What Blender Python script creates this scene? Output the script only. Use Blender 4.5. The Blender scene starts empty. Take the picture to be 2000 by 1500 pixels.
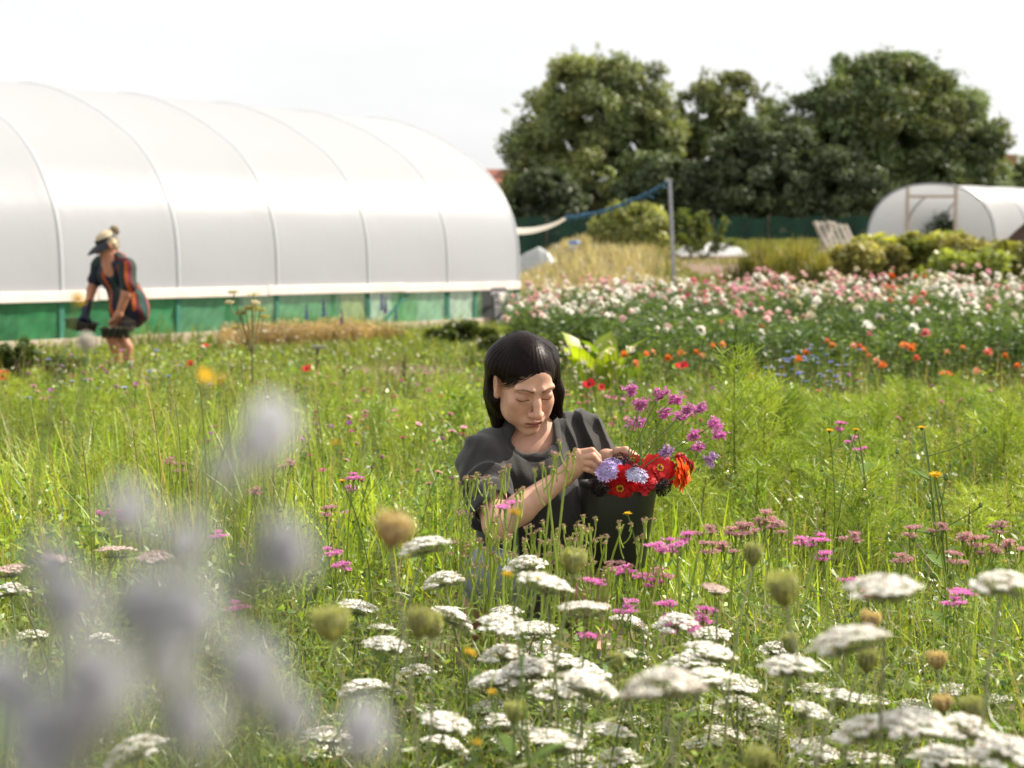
import bpy, math, random
import numpy as np
from mathutils import Vector, Matrix

random.seed(11)
rng = np.random.default_rng(11)
R = math.radians
sc = bpy.context.scene
COL = sc.collection

# ------------------------------------------------------------------ camera
CAM_H = 1.08
FPX = 3000.0                       # focal length in photo pixels (2000 px wide)
PITCH = math.atan(250 / FPX)       # horizon at y = 500 of 1500
cam = bpy.data.cameras.new('camera')
cam_ob = bpy.data.objects.new('camera', cam)
COL.objects.link(cam_ob)
cam_ob.location = (0, 0, CAM_H)
cam_ob.rotation_euler = (math.pi / 2 - PITCH, 0, 0)
cam.sensor_width = 36
cam.lens = FPX / 2000 * 36
cam.clip_start = 0.02
cam.clip_end = 2000
cam.dof.use_dof = True
cam.dof.focus_distance = 3.74
cam.dof.aperture_fstop = 4.1
cam.dof.aperture_blades = 8
sc.camera = cam_ob

# ------------------------------------------------------------------ light
SUN_EL, SUN_AZ = R(40), R(66)      # azimuth clockwise from +Y
sdir = Vector((math.sin(SUN_AZ) * math.cos(SUN_EL), math.cos(SUN_AZ) * math.cos(SUN_EL), math.sin(SUN_EL)))
sun = bpy.data.lights.new('sun', 'SUN')
sun.energy = 4.5
sun.angle = R(0.55)
sun.color = (1.0, 0.91, 0.78)
sun_ob = bpy.data.objects.new('sun', sun)
COL.objects.link(sun_ob)
sun_ob.rotation_euler = (-sdir).to_track_quat('-Z', 'Y').to_euler()
sun_ob.location = (20, 10, 30)

world = bpy.data.worlds.new('World')
sc.world = world
world.use_nodes = True
wn, wl = world.node_tree.nodes, world.node_tree.links
wn.clear()
w_out = wn.new('ShaderNodeOutputWorld')
w_bg = wn.new('ShaderNodeBackground')
w_sky = wn.new('ShaderNodeTexSky')
w_sky.sky_type = 'NISHITA'
w_sky.sun_disc = False
w_sky.sun_elevation = SUN_EL
w_sky.sun_rotation = SUN_AZ
w_sky.air_density = 1.0
w_sky.dust_density = 4.0
w_bg.inputs['Strength'].default_value = 0.1
# a bright veil of thin high cloud over the blue
w_tc = wn.new('ShaderNodeTexCoord')
w_map = wn.new('ShaderNodeMapping')
w_map.inputs['Scale'].default_value = (1.0, 1.0, 4.0)
w_no = wn.new('ShaderNodeTexNoise')
w_no.inputs['Scale'].default_value = 2.2
w_no.inputs['Detail'].default_value = 5
w_rmp = wn.new('ShaderNodeMapRange')
w_rmp.inputs['From Min'].default_value = 0.35
w_rmp.inputs['From Max'].default_value = 0.65
w_rmp.inputs['To Min'].default_value = 0.9
w_rmp.inputs['To Max'].default_value = 1.0
w_mix = wn.new('ShaderNodeMix')
w_mix.data_type = 'RGBA'
w_mix.inputs['B'].default_value = (5.75, 5.75, 5.72, 1)
wl.new(w_tc.outputs['Generated'], w_map.inputs['Vector'])
wl.new(w_map.outputs['Vector'], w_no.inputs['Vector'])
w_veil = wn.new('ShaderNodeMix')
w_veil.data_type = 'RGBA'
w_veil.inputs['A'].default_value = (4.80, 4.81, 4.84, 1)
w_veil.inputs['B'].default_value = (5.45, 5.45, 5.42, 1)
w_vr = wn.new('ShaderNodeMapRange')
w_vr.inputs['From Min'].default_value = 0.3
w_vr.inputs['From Max'].default_value = 0.7
wl.new(w_no.outputs['Fac'], w_vr.inputs['Value'])
wl.new(w_vr.outputs['Result'], w_veil.inputs['Factor'])
wl.new(w_veil.outputs['Result'], w_mix.inputs['B'])
wl.new(w_no.outputs['Fac'], w_rmp.inputs['Value'])
wl.new(w_rmp.outputs['Result'], w_mix.inputs['Factor'])
wl.new(w_sky.outputs['Color'], w_mix.inputs['A'])
wl.new(w_mix.outputs['Result'], w_bg.inputs['Color'])
wl.new(w_bg.outputs['Background'], w_out.inputs['Surface'])

sc.view_settings.view_transform = 'Standard'
sc.view_settings.look = 'None'
sc.view_settings.exposure = 0.97
sc.view_settings.gamma = 1
sc.render.engine = 'CYCLES'
sc.cycles.use_denoising = True
sc.cycles.max_bounces = 8
sc.cycles.transparent_max_bounces = 12
sc.cycles.transmission_bounces = 6
sc.cycles.sample_clamp_indirect = 6

# ------------------------------------------------------------------ helpers
_F = np.array([0, math.cos(PITCH), -math.sin(PITCH)])
_U = np.array([0, math.sin(PITCH), math.cos(PITCH)])
CAMP = np.array([0, 0, CAM_H])


def P(px, py, Y):
    """the point at distance Y in front of the camera that the photo shows at pixel (px, py)"""
    d = _F + _U * ((750 - py) / FPX) + np.array([(px - 1000) / FPX, 0, 0])
    return CAMP + d * (Y / d[1])


def PX(px, Y):
    return (px - 1000) / FPX * Y * math.cos(PITCH)


def sm(a, b, x):
    t = np.clip((np.asarray(x, float) - a) / (b - a), 0, 1)
    return t * t * (3 - 2 * t)


def gz(x, y):
    """height of the ground: flat garden, rising gently beyond the polytunnel"""
    y = np.asarray(y, float)
    x = np.asarray(x, float)
    up = 0.047 * (np.maximum(y - 20, 0) - 3 * (1 - np.exp(-np.maximum(y - 20, 0) / 3)))
    up = np.where(y > 80, 0.047 * 57 + 0.01 * (y - 80), up)
    return up * sm(-1.0, 2.0, x - 0.012 * (y - 20)) * 1.12 + up * 0.0


def lin(r, g, b):
    def f(c):
        c /= 255
        return c / 12.92 if c <= 0.04045 else ((c + 0.055) / 1.055) ** 2.4
    return np.array([f(r), f(g), f(b)])


def nz(v):
    v = np.asarray(v, float)
    return v / (np.linalg.norm(v, axis=-1, keepdims=True) + 1e-12)


class MB:
    """collects geometry for ONE mesh"""

    def __init__(self):
        self.v, self.c, self.q, self.t, self.qm, self.tm, self.n = [], [], [], [], [], [], 0

    def add(self, v, f, col=(0.5, 0.5, 0.5), mi=0):
        v = np.asarray(v, float).reshape(-1, 3)
        f = np.asarray(f, int)
        col = np.asarray(col, float)
        if col.ndim == 1:
            col = np.broadcast_to(col, (len(v), 3))
        self.v.append(v)
        self.c.append(col.reshape(-1, 3))
        if f.size:
            (self.q if f.shape[1] == 4 else self.t).append(f + self.n)
            (self.qm if f.shape[1] == 4 else self.tm).append(np.full(len(f), mi))
        self.n += len(v)

    def strips(self, pts, w, side, col, mi=0):
        """pts N,K,3; w N,K half widths; side N,3 or N,K,3; col broadcast to N,K,3"""
        pts = np.asarray(pts, float)
        N, K = pts.shape[:2]
        side = np.asarray(side, float)
        if side.ndim == 2:
            side = side[:, None, :]
        off = side * np.asarray(w, float)[..., None]
        v = np.stack([pts - off, pts + off], 2).reshape(-1, 3)
        cc = np.broadcast_to(col, (N, K, 3))
        cc = np.repeat(cc, 2, axis=1).reshape(-1, 3)
        b = (np.arange(N) * K * 2)[:, None] + (np.arange(K - 1) * 2)[None, :]
        f = np.stack([b, b + 1, b + 3, b + 2], -1).reshape(-1, 4)
        self.add(v, f, cc, mi)

    def tube(self, pts, rad, n=6, col=(0.5, 0.5, 0.5), mi=0, cap=True):
        pts = np.asarray(pts, float)
        K = len(pts)
        rad = np.broadcast_to(np.asarray(rad, float), (K,))
        t = nz(np.gradient(pts, axis=0))
        ref = np.array([0, 0, 1.0]) if abs(t[0][2]) < 0.9 else np.array([1.0, 0, 0])
        a = nz(np.cross(t[0], ref))
        rings = []
        for k in range(K):
            a = nz(a - t[k] * np.dot(a, t[k]))
            b = np.cross(t[k], a)
            ang = np.arange(n) * 2 * math.pi / n
            rings.append(pts[k] + rad[k] * (np.cos(ang)[:, None] * a + np.sin(ang)[:, None] * b))
        v = np.concatenate(rings)
        f = []
        for k in range(K - 1):
            for i in range(n):
                j = (i + 1) % n
                f.append((k * n + i, k * n + j, (k + 1) * n + j, (k + 1) * n + i))
        col = np.asarray(col, float)
        if col.ndim == 2:
            col = np.repeat(col, n, axis=0)
        self.add(v, f, col, mi)
        if cap:
            for k, s in ((0, -1), (K - 1, 1)):
                cc = col if col.ndim == 1 else col[k * n]
                tri = [(0, 1 + i, 1 + (i + 1) % n) for i in range(n)]
                if s < 0:
                    tri = [(a_, c_, b_) for a_, b_, c_ in tri]
                self.add(np.vstack([pts[k], v[k * n:(k + 1) * n]]), tri, cc, mi)

    def box(self, c, s, rot=None, col=(0.5, 0.5, 0.5), mi=0, bev=0.0):
        """box with centre c, full size s, 3x3 rot, optional chamfer"""
        s = np.asarray(s, float) / 2
        if bev <= 0:
            v = np.array([[x, y, z] for x in (-1, 1) for y in (-1, 1) for z in (-1, 1)]) * s
            f = [(0, 1, 3, 2), (4, 6, 7, 5), (0, 4, 5, 1), (2, 3, 7, 6), (0, 2, 6, 4), (1, 5, 7, 3)]
            t = np.zeros((0, 3), int)
        else:
            bm_v, f, t = [], [], []
            sg = [(-1, -1, -1), (-1, -1, 1), (-1, 1, -1), (-1, 1, 1), (1, -1, -1), (1, -1, 1), (1, 1, -1), (1, 1, 1)]
            idx = {}
            for i, g in enumerate(sg):
                for ax in range(3):
                    p = np.array(g) * (s - bev)
                    p[ax] = g[ax] * s[ax]
                    idx[(i, ax)] = len(bm_v)
                    bm_v.append(p)
                t.append([idx[(i, 0)], idx[(i, 1)], idx[(i, 2)]])
            F = {0: [(0, 1, 3, 2), (4, 6, 7, 5)], 1: [(0, 4, 5, 1), (2, 3, 7, 6)], 2: [(0, 2, 6, 4), (1, 5, 7, 3)]}
            for ax, qs in F.items():
                for qd in qs:
                    f.append([idx[(i, ax)] for i in qd])
            for i in range(8):
                for j in range(i + 1, 8):
                    df = [k for k in range(3) if sg[i][k] != sg[j][k]]
                    if len(df) == 1:
                        a, b = [k for k in range(3) if k != df[0]]
                        f.append([idx[(i, a)], idx[(j, a)], idx[(j, b)], idx[(i, b)]])
            v = np.array(bm_v)
        if rot is not None:
            v = v @ np.asarray(rot).T
        v = v + np.asarray(c, float)
        n0 = self.n
        self.add(v, f, col, mi)
        if len(t):
            self.t.append(np.asarray(t) + n0)
            self.tm.append(np.full(len(t), mi))

    def lathe(self, prof, n=24, col=(0.5, 0.5, 0.5), M=None, mi=0):
        """prof list of (r, z) turned round z, then 4x4 M"""
        prof = np.asarray(prof, float)
        ang = np.arange(n) * 2 * math.pi / n
        v = np.stack([prof[:, 0, None] * np.cos(ang), prof[:, 0, None] * np.sin(ang), np.repeat(prof[:, 1, None], n, 1)], -1).reshape(-1, 3)
        if M is not None:
            M = np.asarray(M)
            v = v @ M[:3, :3].T + M[:3, 3]
        f = [(k * n + i, k * n + (i + 1) % n, (k + 1) * n + (i + 1) % n, (k + 1) * n + i) for k in range(len(prof) - 1) for i in range(n)]
        self.add(v, f, col, mi)

    def mesh(self, name, mats, origin=None, smooth=True):
        me = bpy.data.meshes.new(name)
        v = np.concatenate(self.v)
        if origin is not None:
            v = v - np.asarray(origin)
        c = np.concatenate(self.c)
        q = np.concatenate(self.q) if self.q else np.zeros((0, 4), int)
        t = np.concatenate(self.t) if self.t else np.zeros((0, 3), int)
        qm = np.concatenate(self.qm) if self.qm else np.zeros(0, int)
        tm = np.concatenate(self.tm) if self.tm else np.zeros(0, int)
        me.vertices.add(len(v))
        me.vertices.foreach_set('co', v.astype(np.float32).ravel())
        nl = q.size + t.size
        me.loops.add(nl)
        me.loops.foreach_set('vertex_index', np.concatenate([q.ravel(), t.ravel()]).astype(np.int32))
        me.polygons.add(len(q) + len(t))
        ls = np.concatenate([np.arange(len(q)) * 4, q.size + np.arange(len(t)) * 3]).astype(np.int32)
        me.polygons.foreach_set('loop_start', ls)
        me.polygons.foreach_set('material_index', np.concatenate([qm, tm]).astype(np.int32))
        me.polygons.foreach_set('use_smooth', np.full(len(q) + len(t), smooth))
        at = me.color_attributes.new('Col', 'FLOAT_COLOR', 'POINT')
        at.data.foreach_set('color', np.concatenate([c, np.ones((len(c), 1))], 1).astype(np.float32).ravel())
        me.update(calc_edges=True)
        for m in (mats if isinstance(mats, (list, tuple)) else [mats]):
            me.materials.append(m)
        return me

    def build(self, name, mats, parent=None, origin=None, smooth=True):
        o = bpy.data.objects.new(name, self.mesh(name, mats, origin, smooth))
        COL.objects.link(o)
        if parent is not None:
            o.parent = parent
        elif origin is not None:
            o.location = tuple(origin)
        return o


def tag(o, label, cat, group=None):
    o['label'] = label
    o['category'] = cat
    if group:
        o['group'] = group
    return o


def kind(o, k):
    o['kind'] = k
    return o


def thing(name, label, cat, loc=(0, 0, 0), rotz=0.0, group=None):
    o = bpy.data.objects.new(name, None)
    o.empty_display_size = 0.1
    COL.objects.link(o)
    o.location = tuple(loc)
    o.rotation_euler = (0, 0, rotz)
    return tag(o, label, cat, group)


def place(parts, name, label, cat, group, loc, rot=(0, 0, 0), scale=1.0):
    """a copy of a thing: parts = [(part name, mesh)]; a single entry with name None is the thing itself"""
    if len(parts) == 1 and parts[0][0] is None:
        o = bpy.data.objects.new(name, parts[0][1])
        COL.objects.link(o)
        tag(o, label, cat, group)
    else:
        o = thing(name, label, cat, group=group)
        for pn, me in parts:
            c = bpy.data.objects.new(pn, me)
            COL.objects.link(c)
            c.parent = o
    o.location = tuple(loc)
    o.rotation_euler = rot
    o.scale = (scale,) * 3 if np.isscalar(scale) else scale
    return o


# ------------------------------------------------------------------ materials
def _mat(name):
    m = bpy.data.materials.new(name)
    m.use_nodes = True
    n, l = m.node_tree.nodes, m.node_tree.links
    n.clear()
    return m, n, l, n.new('ShaderNodeOutputMaterial')


def mat_leaf(name, transl=0.4, gloss=0.05, rough=0.45, warm=(1.12, 1.1, 0.55), var=0.22, objvar=0.14, nscale=9.0):
    """thin living tissue: colour from the Col attribute, light passes through"""
    m, n, l, out = _mat(name)
    at = n.new('ShaderNodeAttribute'); at.attribute_name = 'Col'
    tc = n.new('ShaderNodeTexCoord')
    no = n.new('ShaderNodeTexNoise'); no.inputs['Scale'].default_value = nscale; no.inputs['Detail'].default_value = 3
    mr = n.new('ShaderNodeMapRange'); mr.inputs['From Min'].default_value = 0.3; mr.inputs['From Max'].default_value = 0.7
    mr.inputs['To Min'].default_value = 1 - var; mr.inputs['To Max'].default_value = 1 + var
    oi = n.new('ShaderNodeObjectInfo')
    mo = n.new('ShaderNodeMapRange'); mo.inputs['To Min'].default_value = 1 - objvar; mo.inputs['To Max'].default_value = 1 + objvar
    mu = n.new('ShaderNodeMath'); mu.operation = 'MULTIPLY'
    hs = n.new('ShaderNodeHueSaturation')
    l.new(tc.outputs['Object'], no.inputs['Vector']); l.new(no.outputs['Fac'], mr.inputs['Value'])
    l.new(oi.outputs['Random'], mo.inputs['Value'])
    l.new(mr.outputs['Result'], mu.inputs[0]); l.new(mo.outputs['Result'], mu.inputs[1])
    l.new(mu.outputs[0], hs.inputs['Value']); l.new(at.outputs['Color'], hs.inputs['Color'])
    di = n.new('ShaderNodeBsdfDiffuse'); tr = n.new('ShaderNodeBsdfTranslucent'); gl = n.new('ShaderNodeBsdfGlossy')
    gl.inputs['Roughness'].default_value = rough
    wm = n.new('ShaderNodeMix'); wm.data_type = 'RGBA'; wm.blend_type = 'MULTIPLY'
    wm.inputs['Factor'].default_value = 1; wm.inputs['B'].default_value = (*warm, 1)
    l.new(hs.outputs['Color'], di.inputs['Color']); l.new(hs.outputs['Color'], wm.inputs['A'])
    l.new(wm.outputs['Result'], tr.inputs['Color'])
    m1 = n.new('ShaderNodeMixShader'); m1.inputs[0].default_value = transl
    m2 = n.new('ShaderNodeMixShader'); m2.inputs[0].default_value = gloss
    l.new(di.outputs[0], m1.inputs[1]); l.new(tr.outputs[0], m1.inputs[2])
    l.new(m1.outputs[0], m2.inputs[1]); l.new(gl.outputs[0], m2.inputs[2])
    l.new(m2.outputs[0], out.inputs['Surface'])
    return m


def mat_col(name, color=None, rough=0.6, nscale=12.0, var=0.15, bump=0.0, bscale=60.0, metal=0.0, sss=0.0, spec=0.5, color2=None, stretch=(1, 1, 1), sheen=0.0):
    """Principled with noise in colour and bump; colour None = the Col attribute"""
    m, n, l, out = _mat(name)
    b = n.new('ShaderNodeBsdfPrincipled')
    tc = n.new('ShaderNodeTexCoord')
    mp = n.new('ShaderNodeMapping'); mp.inputs['Scale'].default_value = stretch
    l.new(tc.outputs['Object'], mp.inputs['Vector'])
    no = n.new('ShaderNodeTexNoise'); no.inputs['Scale'].default_value = nscale; no.inputs['Detail'].default_value = 6
    l.new(mp.outputs['Vector'], no.inputs['Vector'])
    if color is None:
        at = n.new('ShaderNodeAttribute'); at.attribute_name = 'Col'
        src = at.outputs['Color']
    else:
        rgb = n.new('ShaderNodeRGB'); rgb.outputs[0].default_value = (*color, 1)
        src = rgb.outputs[0]
    if color2 is not None:
        mx = n.new('ShaderNodeMix'); mx.data_type = 'RGBA'; mx.inputs['B'].default_value = (*color2, 1)
        cr = n.new('ShaderNodeMapRange'); cr.inputs['From Min'].default_value = 0.42; cr.inputs['From Max'].default_value = 0.6
        l.new(no.outputs['Fac'], cr.inputs['Value']); l.new(cr.outputs['Result'], mx.inputs['Factor'])
        l.new(src, mx.inputs['A']); src = mx.outputs['Result']
    mr = n.new('ShaderNodeMapRange'); mr.inputs['From Min'].default_value = 0.3; mr.inputs['From Max'].default_value = 0.7
    mr.inputs['To Min'].default_value = 1 - var; mr.inputs['To Max'].default_value = 1 + var
    hs = n.new('ShaderNodeHueSaturation')
    l.new(no.outputs['Fac'], mr.inputs['Value']); l.new(mr.outputs['Result'], hs.inputs['Value']); l.new(src, hs.inputs['Color'])
    l.new(hs.outputs['Color'], b.inputs['Base Color'])
    b.inputs['Roughness'].default_value = rough
    b.inputs['Metallic'].default_value = metal
    b.inputs['Specular IOR Level'].default_value = spec
    if sss:
        b.inputs['Subsurface Weight'].default_value = sss
        b.inputs['Subsurface Radius'].default_value = (0.012, 0.004, 0.002)
        b.inputs['Subsurface Scale'].default_value = 1.0
    if sheen:
        b.inputs['Sheen Weight'].default_value = sheen
    if bump:
        n2 = n.new('ShaderNodeTexNoise'); n2.inputs['Scale'].default_value = bscale; n2.inputs['Detail'].default_value = 5
        l.new(mp.outputs['Vector'], n2.inputs['Vector'])
        bp = n.new('ShaderNodeBump'); bp.inputs['Strength'].default_value = bump; bp.inputs['Distance'].default_value = 0.01
        l.new(n2.outputs['Fac'], bp.inputs['Height']); l.new(bp.outputs['Normal'], b.inputs['Normal'])
    l.new(b.outputs[0], out.inputs['Surface'])
    return m


def mat_film(name, color, transl=0.4, clear=0.0, gloss=0.08, rough=0.3, bump=0.25, bscale=1.2):
    """polythene sheet or netting: part diffuse, part translucent, part clear"""
    m, n, l, out = _mat(name)
    di = n.new('ShaderNodeBsdfDiffuse'); tr = n.new('ShaderNodeBsdfTranslucent'); gl = n.new('ShaderNodeBsdfGlossy'); tp = n.new('ShaderNodeBsdfTransparent')
    if color is None:
        at = n.new('ShaderNodeAttribute'); at.attribute_name = 'Col'
        l.new(at.outputs['Color'], di.inputs['Color']); l.new(at.outputs['Color'], tr.inputs['Color'])
    else:
        for s in (di, tr):
            s.inputs['Color'].default_value = (*color, 1)
    gl.inputs['Roughness'].default_value = rough
    tc = n.new('ShaderNodeTexCoord')
    no = n.new('ShaderNodeTexNoise'); no.inputs['Scale'].default_value = bscale; no.inputs['Detail'].default_value = 4
    bp = n.new('ShaderNodeBump'); bp.inputs['Strength'].default_value = bump; bp.inputs['Distance'].default_value = 0.05
    l.new(tc.outputs['Object'], no.inputs['Vector']); l.new(no.outputs['Fac'], bp.inputs['Height'])
    for s in (di, tr, gl):
        l.new(bp.outputs['Normal'], s.inputs['Normal'])
    m1 = n.new('ShaderNodeMixShader'); m1.inputs[0].default_value = transl
    m2 = n.new('ShaderNodeMixShader'); m2.inputs[0].default_value = gloss
    m3 = n.new('ShaderNodeMixShader'); m3.inputs[0].default_value = clear
    l.new(di.outputs[0], m1.inputs[1]); l.new(tr.outputs[0], m1.inputs[2])
    l.new(m1.outputs[0], m2.inputs[1]); l.new(gl.outputs[0], m2.inputs[2])
    l.new(m2.outputs[0], m3.inputs[1]); l.new(tp.outputs[0], m3.inputs[2])
    l.new(m3.outputs[0], out.inputs['Surface'])
    return m


M_GRASS = mat_leaf('grass_blade', 0.48, 0.05, 0.4, nscale=1.3, var=0.28)
M_LEAF = mat_leaf('leaf', 0.42, 0.05, 0.42, nscale=6)
M_TREE = mat_leaf('tree_leaf', 0.36, 0.05, 0.5, nscale=0.7, var=0.3)
M_PETAL = mat_leaf('petal', 0.38, 0.03, 0.5, warm=(1.0, 0.95, 0.9), var=0.1, objvar=0.1, nscale=60)
M_FLORET = mat_leaf('floret', 0.14, 0.02, 0.6, warm=(1.0, 0.97, 0.9), var=0.06, objvar=0.05, nscale=60)
M_STEM = mat_leaf('stem', 0.15, 0.06, 0.4, nscale=20)
M_BARK = mat_col('bark', (0.09, 0.07, 0.05), 0.9, 6, 0.35, 0.6, 14)
M_FILM = mat_film('white_polythene', (0.592, 0.611, 0.645), 0.48, 0.0, 0.014, 0.32)
M_CLEAR = mat_film('clear_polythene', (0.94, 0.95, 0.97), 0.72, 0.10, 0.1, 0.2)
M_NET = mat_film('windbreak_netting', None, 0.3, 0.12, 0.03, 0.5, 0.1, 3)
M_WOOD = mat_col('pale_timber', (0.55, 0.47, 0.38), 0.75, 3, 0.2, 0.2, 30, color2=(0.42, 0.33, 0.25), stretch=(1, 6, 6))
M_PAINT = mat_col('white_paint', (0.78, 0.77, 0.76), 0.45, 5, 0.06)
M_STEEL = mat_col('galvanised_steel', (0.32, 0.33, 0.36), 0.4, 15, 0.2, 0.05, 40, metal=0.6)

# ================================================================== SETTING
# ground: one sheet to the horizon, finer near the camera
def make_ground():
    m, n, l, out = _mat('garden_soil')
    b = n.new('ShaderNodeBsdfPrincipled'); b.inputs['Roughness'].default_value = 0.95; b.inputs['Specular IOR Level'].default_value = 0.15
    tc = n.new('ShaderNodeTexCoord')
    n1 = n.new('ShaderNodeTexNoise'); n1.inputs['Scale'].default_value = 0.5; n1.inputs['Detail'].default_value = 8
    n2 = n.new('ShaderNodeTexNoise'); n2.inputs['Scale'].default_value = 28; n2.inputs['Detail'].default_value = 8; n2.inputs['Roughness'].default_value = 0.7
    r1 = n.new('ShaderNodeValToRGB')
    r1.color_ramp.elements[0].position = 0.3; r1.color_ramp.elements[0].color = (0.10, 0.065, 0.045, 1)
    r1.color_ramp.elements[1].position = 0.68; r1.color_ramp.elements[1].color = (0.34, 0.25, 0.19, 1)
    mg = n.new('ShaderNodeMix'); mg.data_type = 'RGBA'; mg.inputs['B'].default_value = (0.12, 0.16, 0.03, 1)
    rg = n.new('ShaderNodeMapRange'); rg.inputs['From Min'].default_value = 0.5; rg.inputs['From Max'].default_value = 0.62; rg.inputs['To Max'].default_value = 0.75
    at = n.new('ShaderNodeAttribute'); at.attribute_name = 'Col'
    mb2 = n.new('ShaderNodeMix'); mb2.data_type = 'RGBA'
    sp = n.new('ShaderNodeSeparateColor')
    l.new(tc.outputs['Object'], n1.inputs['Vector']); l.new(tc.outputs['Object'], n2.inputs['Vector'])
    l.new(n2.outputs['Fac'], r1.inputs['Fac']); l.new(n1.outputs['Fac'], rg.inputs['Value'])
    l.new(r1.outputs['Color'], mg.inputs['A']); l.new(rg.outputs['Result'], mg.inputs['Factor'])
    l.new(at.outputs['Color'], sp.inputs['Color'])
    # Col.r = 1 where the soil lies bare
    l.new(sp.outputs['Red'], mb2.inputs['Factor']); l.new(mg.outputs['Result'], mb2.inputs['A']); l.new(r1.outputs['Color'], mb2.inputs['B'])
    l.new(mb2.outputs['Result'], b.inputs['Base Color'])
    bp = n.new('ShaderNodeBump'); bp.inputs['Strength'].default_value = 0.9; bp.inputs['Distance'].default_value = 0.03
    l.new(n2.outputs['Fac'], bp.inputs['Height']); l.new(bp.outputs['Normal'], b.inputs['Normal'])
    l.new(b.outputs[0], out.inputs['Surface'])
    ys = np.concatenate([np.linspace(-6, 20, 105), np.linspace(20.6, 90, 100), np.geomspace(95, 900, 20)])
    xs = np.concatenate([-np.geomspace(800, 13, 16), np.linspace(-12, 14, 90), np.geomspace(15, 800, 20)])
    X, Y = np.meshgrid(xs, ys)
    Z = gz(X, Y)
    near = (np.abs(X) < 12) & (Y < 20)
    Z = Z + near * 0.012 * (np.sin(X * 3.1 + Y * 1.7) + np.sin(X * 1.3 - Y * 4.1))
    Z = np.where(near, Z - 0.012, Z)
    v = np.stack([X, Y, Z], -1).reshape(-1, 3)
    nx, ny = len(xs), len(ys)
    i = np.arange(ny - 1)[:, None] * nx + np.arange(nx - 1)[None]
    f = np.stack([i, i + 1, i + nx + 1, i + nx], -1).reshape(-1, 4)
    bare = np.clip(np.exp(-(((X + 1.0) / 1.1) ** 2 + ((Y - 14.3) / 0.8) ** 2)) * 1.5 + np.exp(-(((X - 5.5) / 1.6) ** 2 + ((Y - 37) / 2.5) ** 2)) * 1.5 + (Y < 5.5) * 0.8, 0, 1)
    mb = MB()
    mb.add(v, f, np.stack([bare] * 3, -1).reshape(-1, 3))
    kind(mb.build('ground', m), 'structure')


make_ground()

# ------------------------------------------------------------------ the big polytunnel
TW0 = np.array([-5.68, 17.05])                       # point of the near wall line
TD = nz(np.array([1.0, 1.25]))                       # along the wall, away to the right
TN = np.array([-TD[1], TD[0]])                       # across, away from the camera
RAIL = 0.652
PROF = [(0.0, 0.652), (0.0, 0.9), (0.012, 1.2), (0.05, 1.46), (0.13, 1.7), (0.245, 1.91), (0.40, 2.15), (0.6, 2.37), (0.83, 2.56), (1.12, 2.73), (1.545, 2.95), (2.09, 3.165), (2.67, 3.335), (3.3, 3.41)]
PROF = PROF + [(6.6 - u, z) for u, z in PROF[-2::-1]]


def spline(pts, n):
    pts = np.asarray(pts, float)
    d = np.concatenate([[0], np.cumsum(np.linalg.norm(np.diff(pts, axis=0), axis=1))])
    s = np.linspace(0, d[-1], n)
    m = np.gradient(pts, d, axis=0)
    out = []
    for x in s:
        i = min(max(np.searchsorted(d, x) - 1, 0), len(d) - 2)
        h = d[i + 1] - d[i]
        t = (x - d[i]) / h
        out.append((2 * t**3 - 3 * t**2 + 1) * pts[i] + (t**3 - 2 * t**2 + t) * h * m[i] + (-2 * t**3 + 3 * t**2) * pts[i + 1] + (t**3 - t**2) * h * m[i + 1])
    return np.array(out)


PROFS = spline(PROF, 72)


def tpt(s, u, z):
    s, u, z = np.broadcast_arrays(s, u, z)
    xy = TW0 + np.multiply.outer(s, TD) + np.multiply.outer(u, TN)
    return np.concatenate([xy, np.asarray(z, float)[..., None]], -1)


def spx(px):
    """distance along the near wall that shows at pixel column px"""
    k = (px - 1000) / FPX
    # (x) / (y) = k along the line
    return (k * TW0[1] - TW0[0]) / (TD[0] - k * TD[1])


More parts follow.
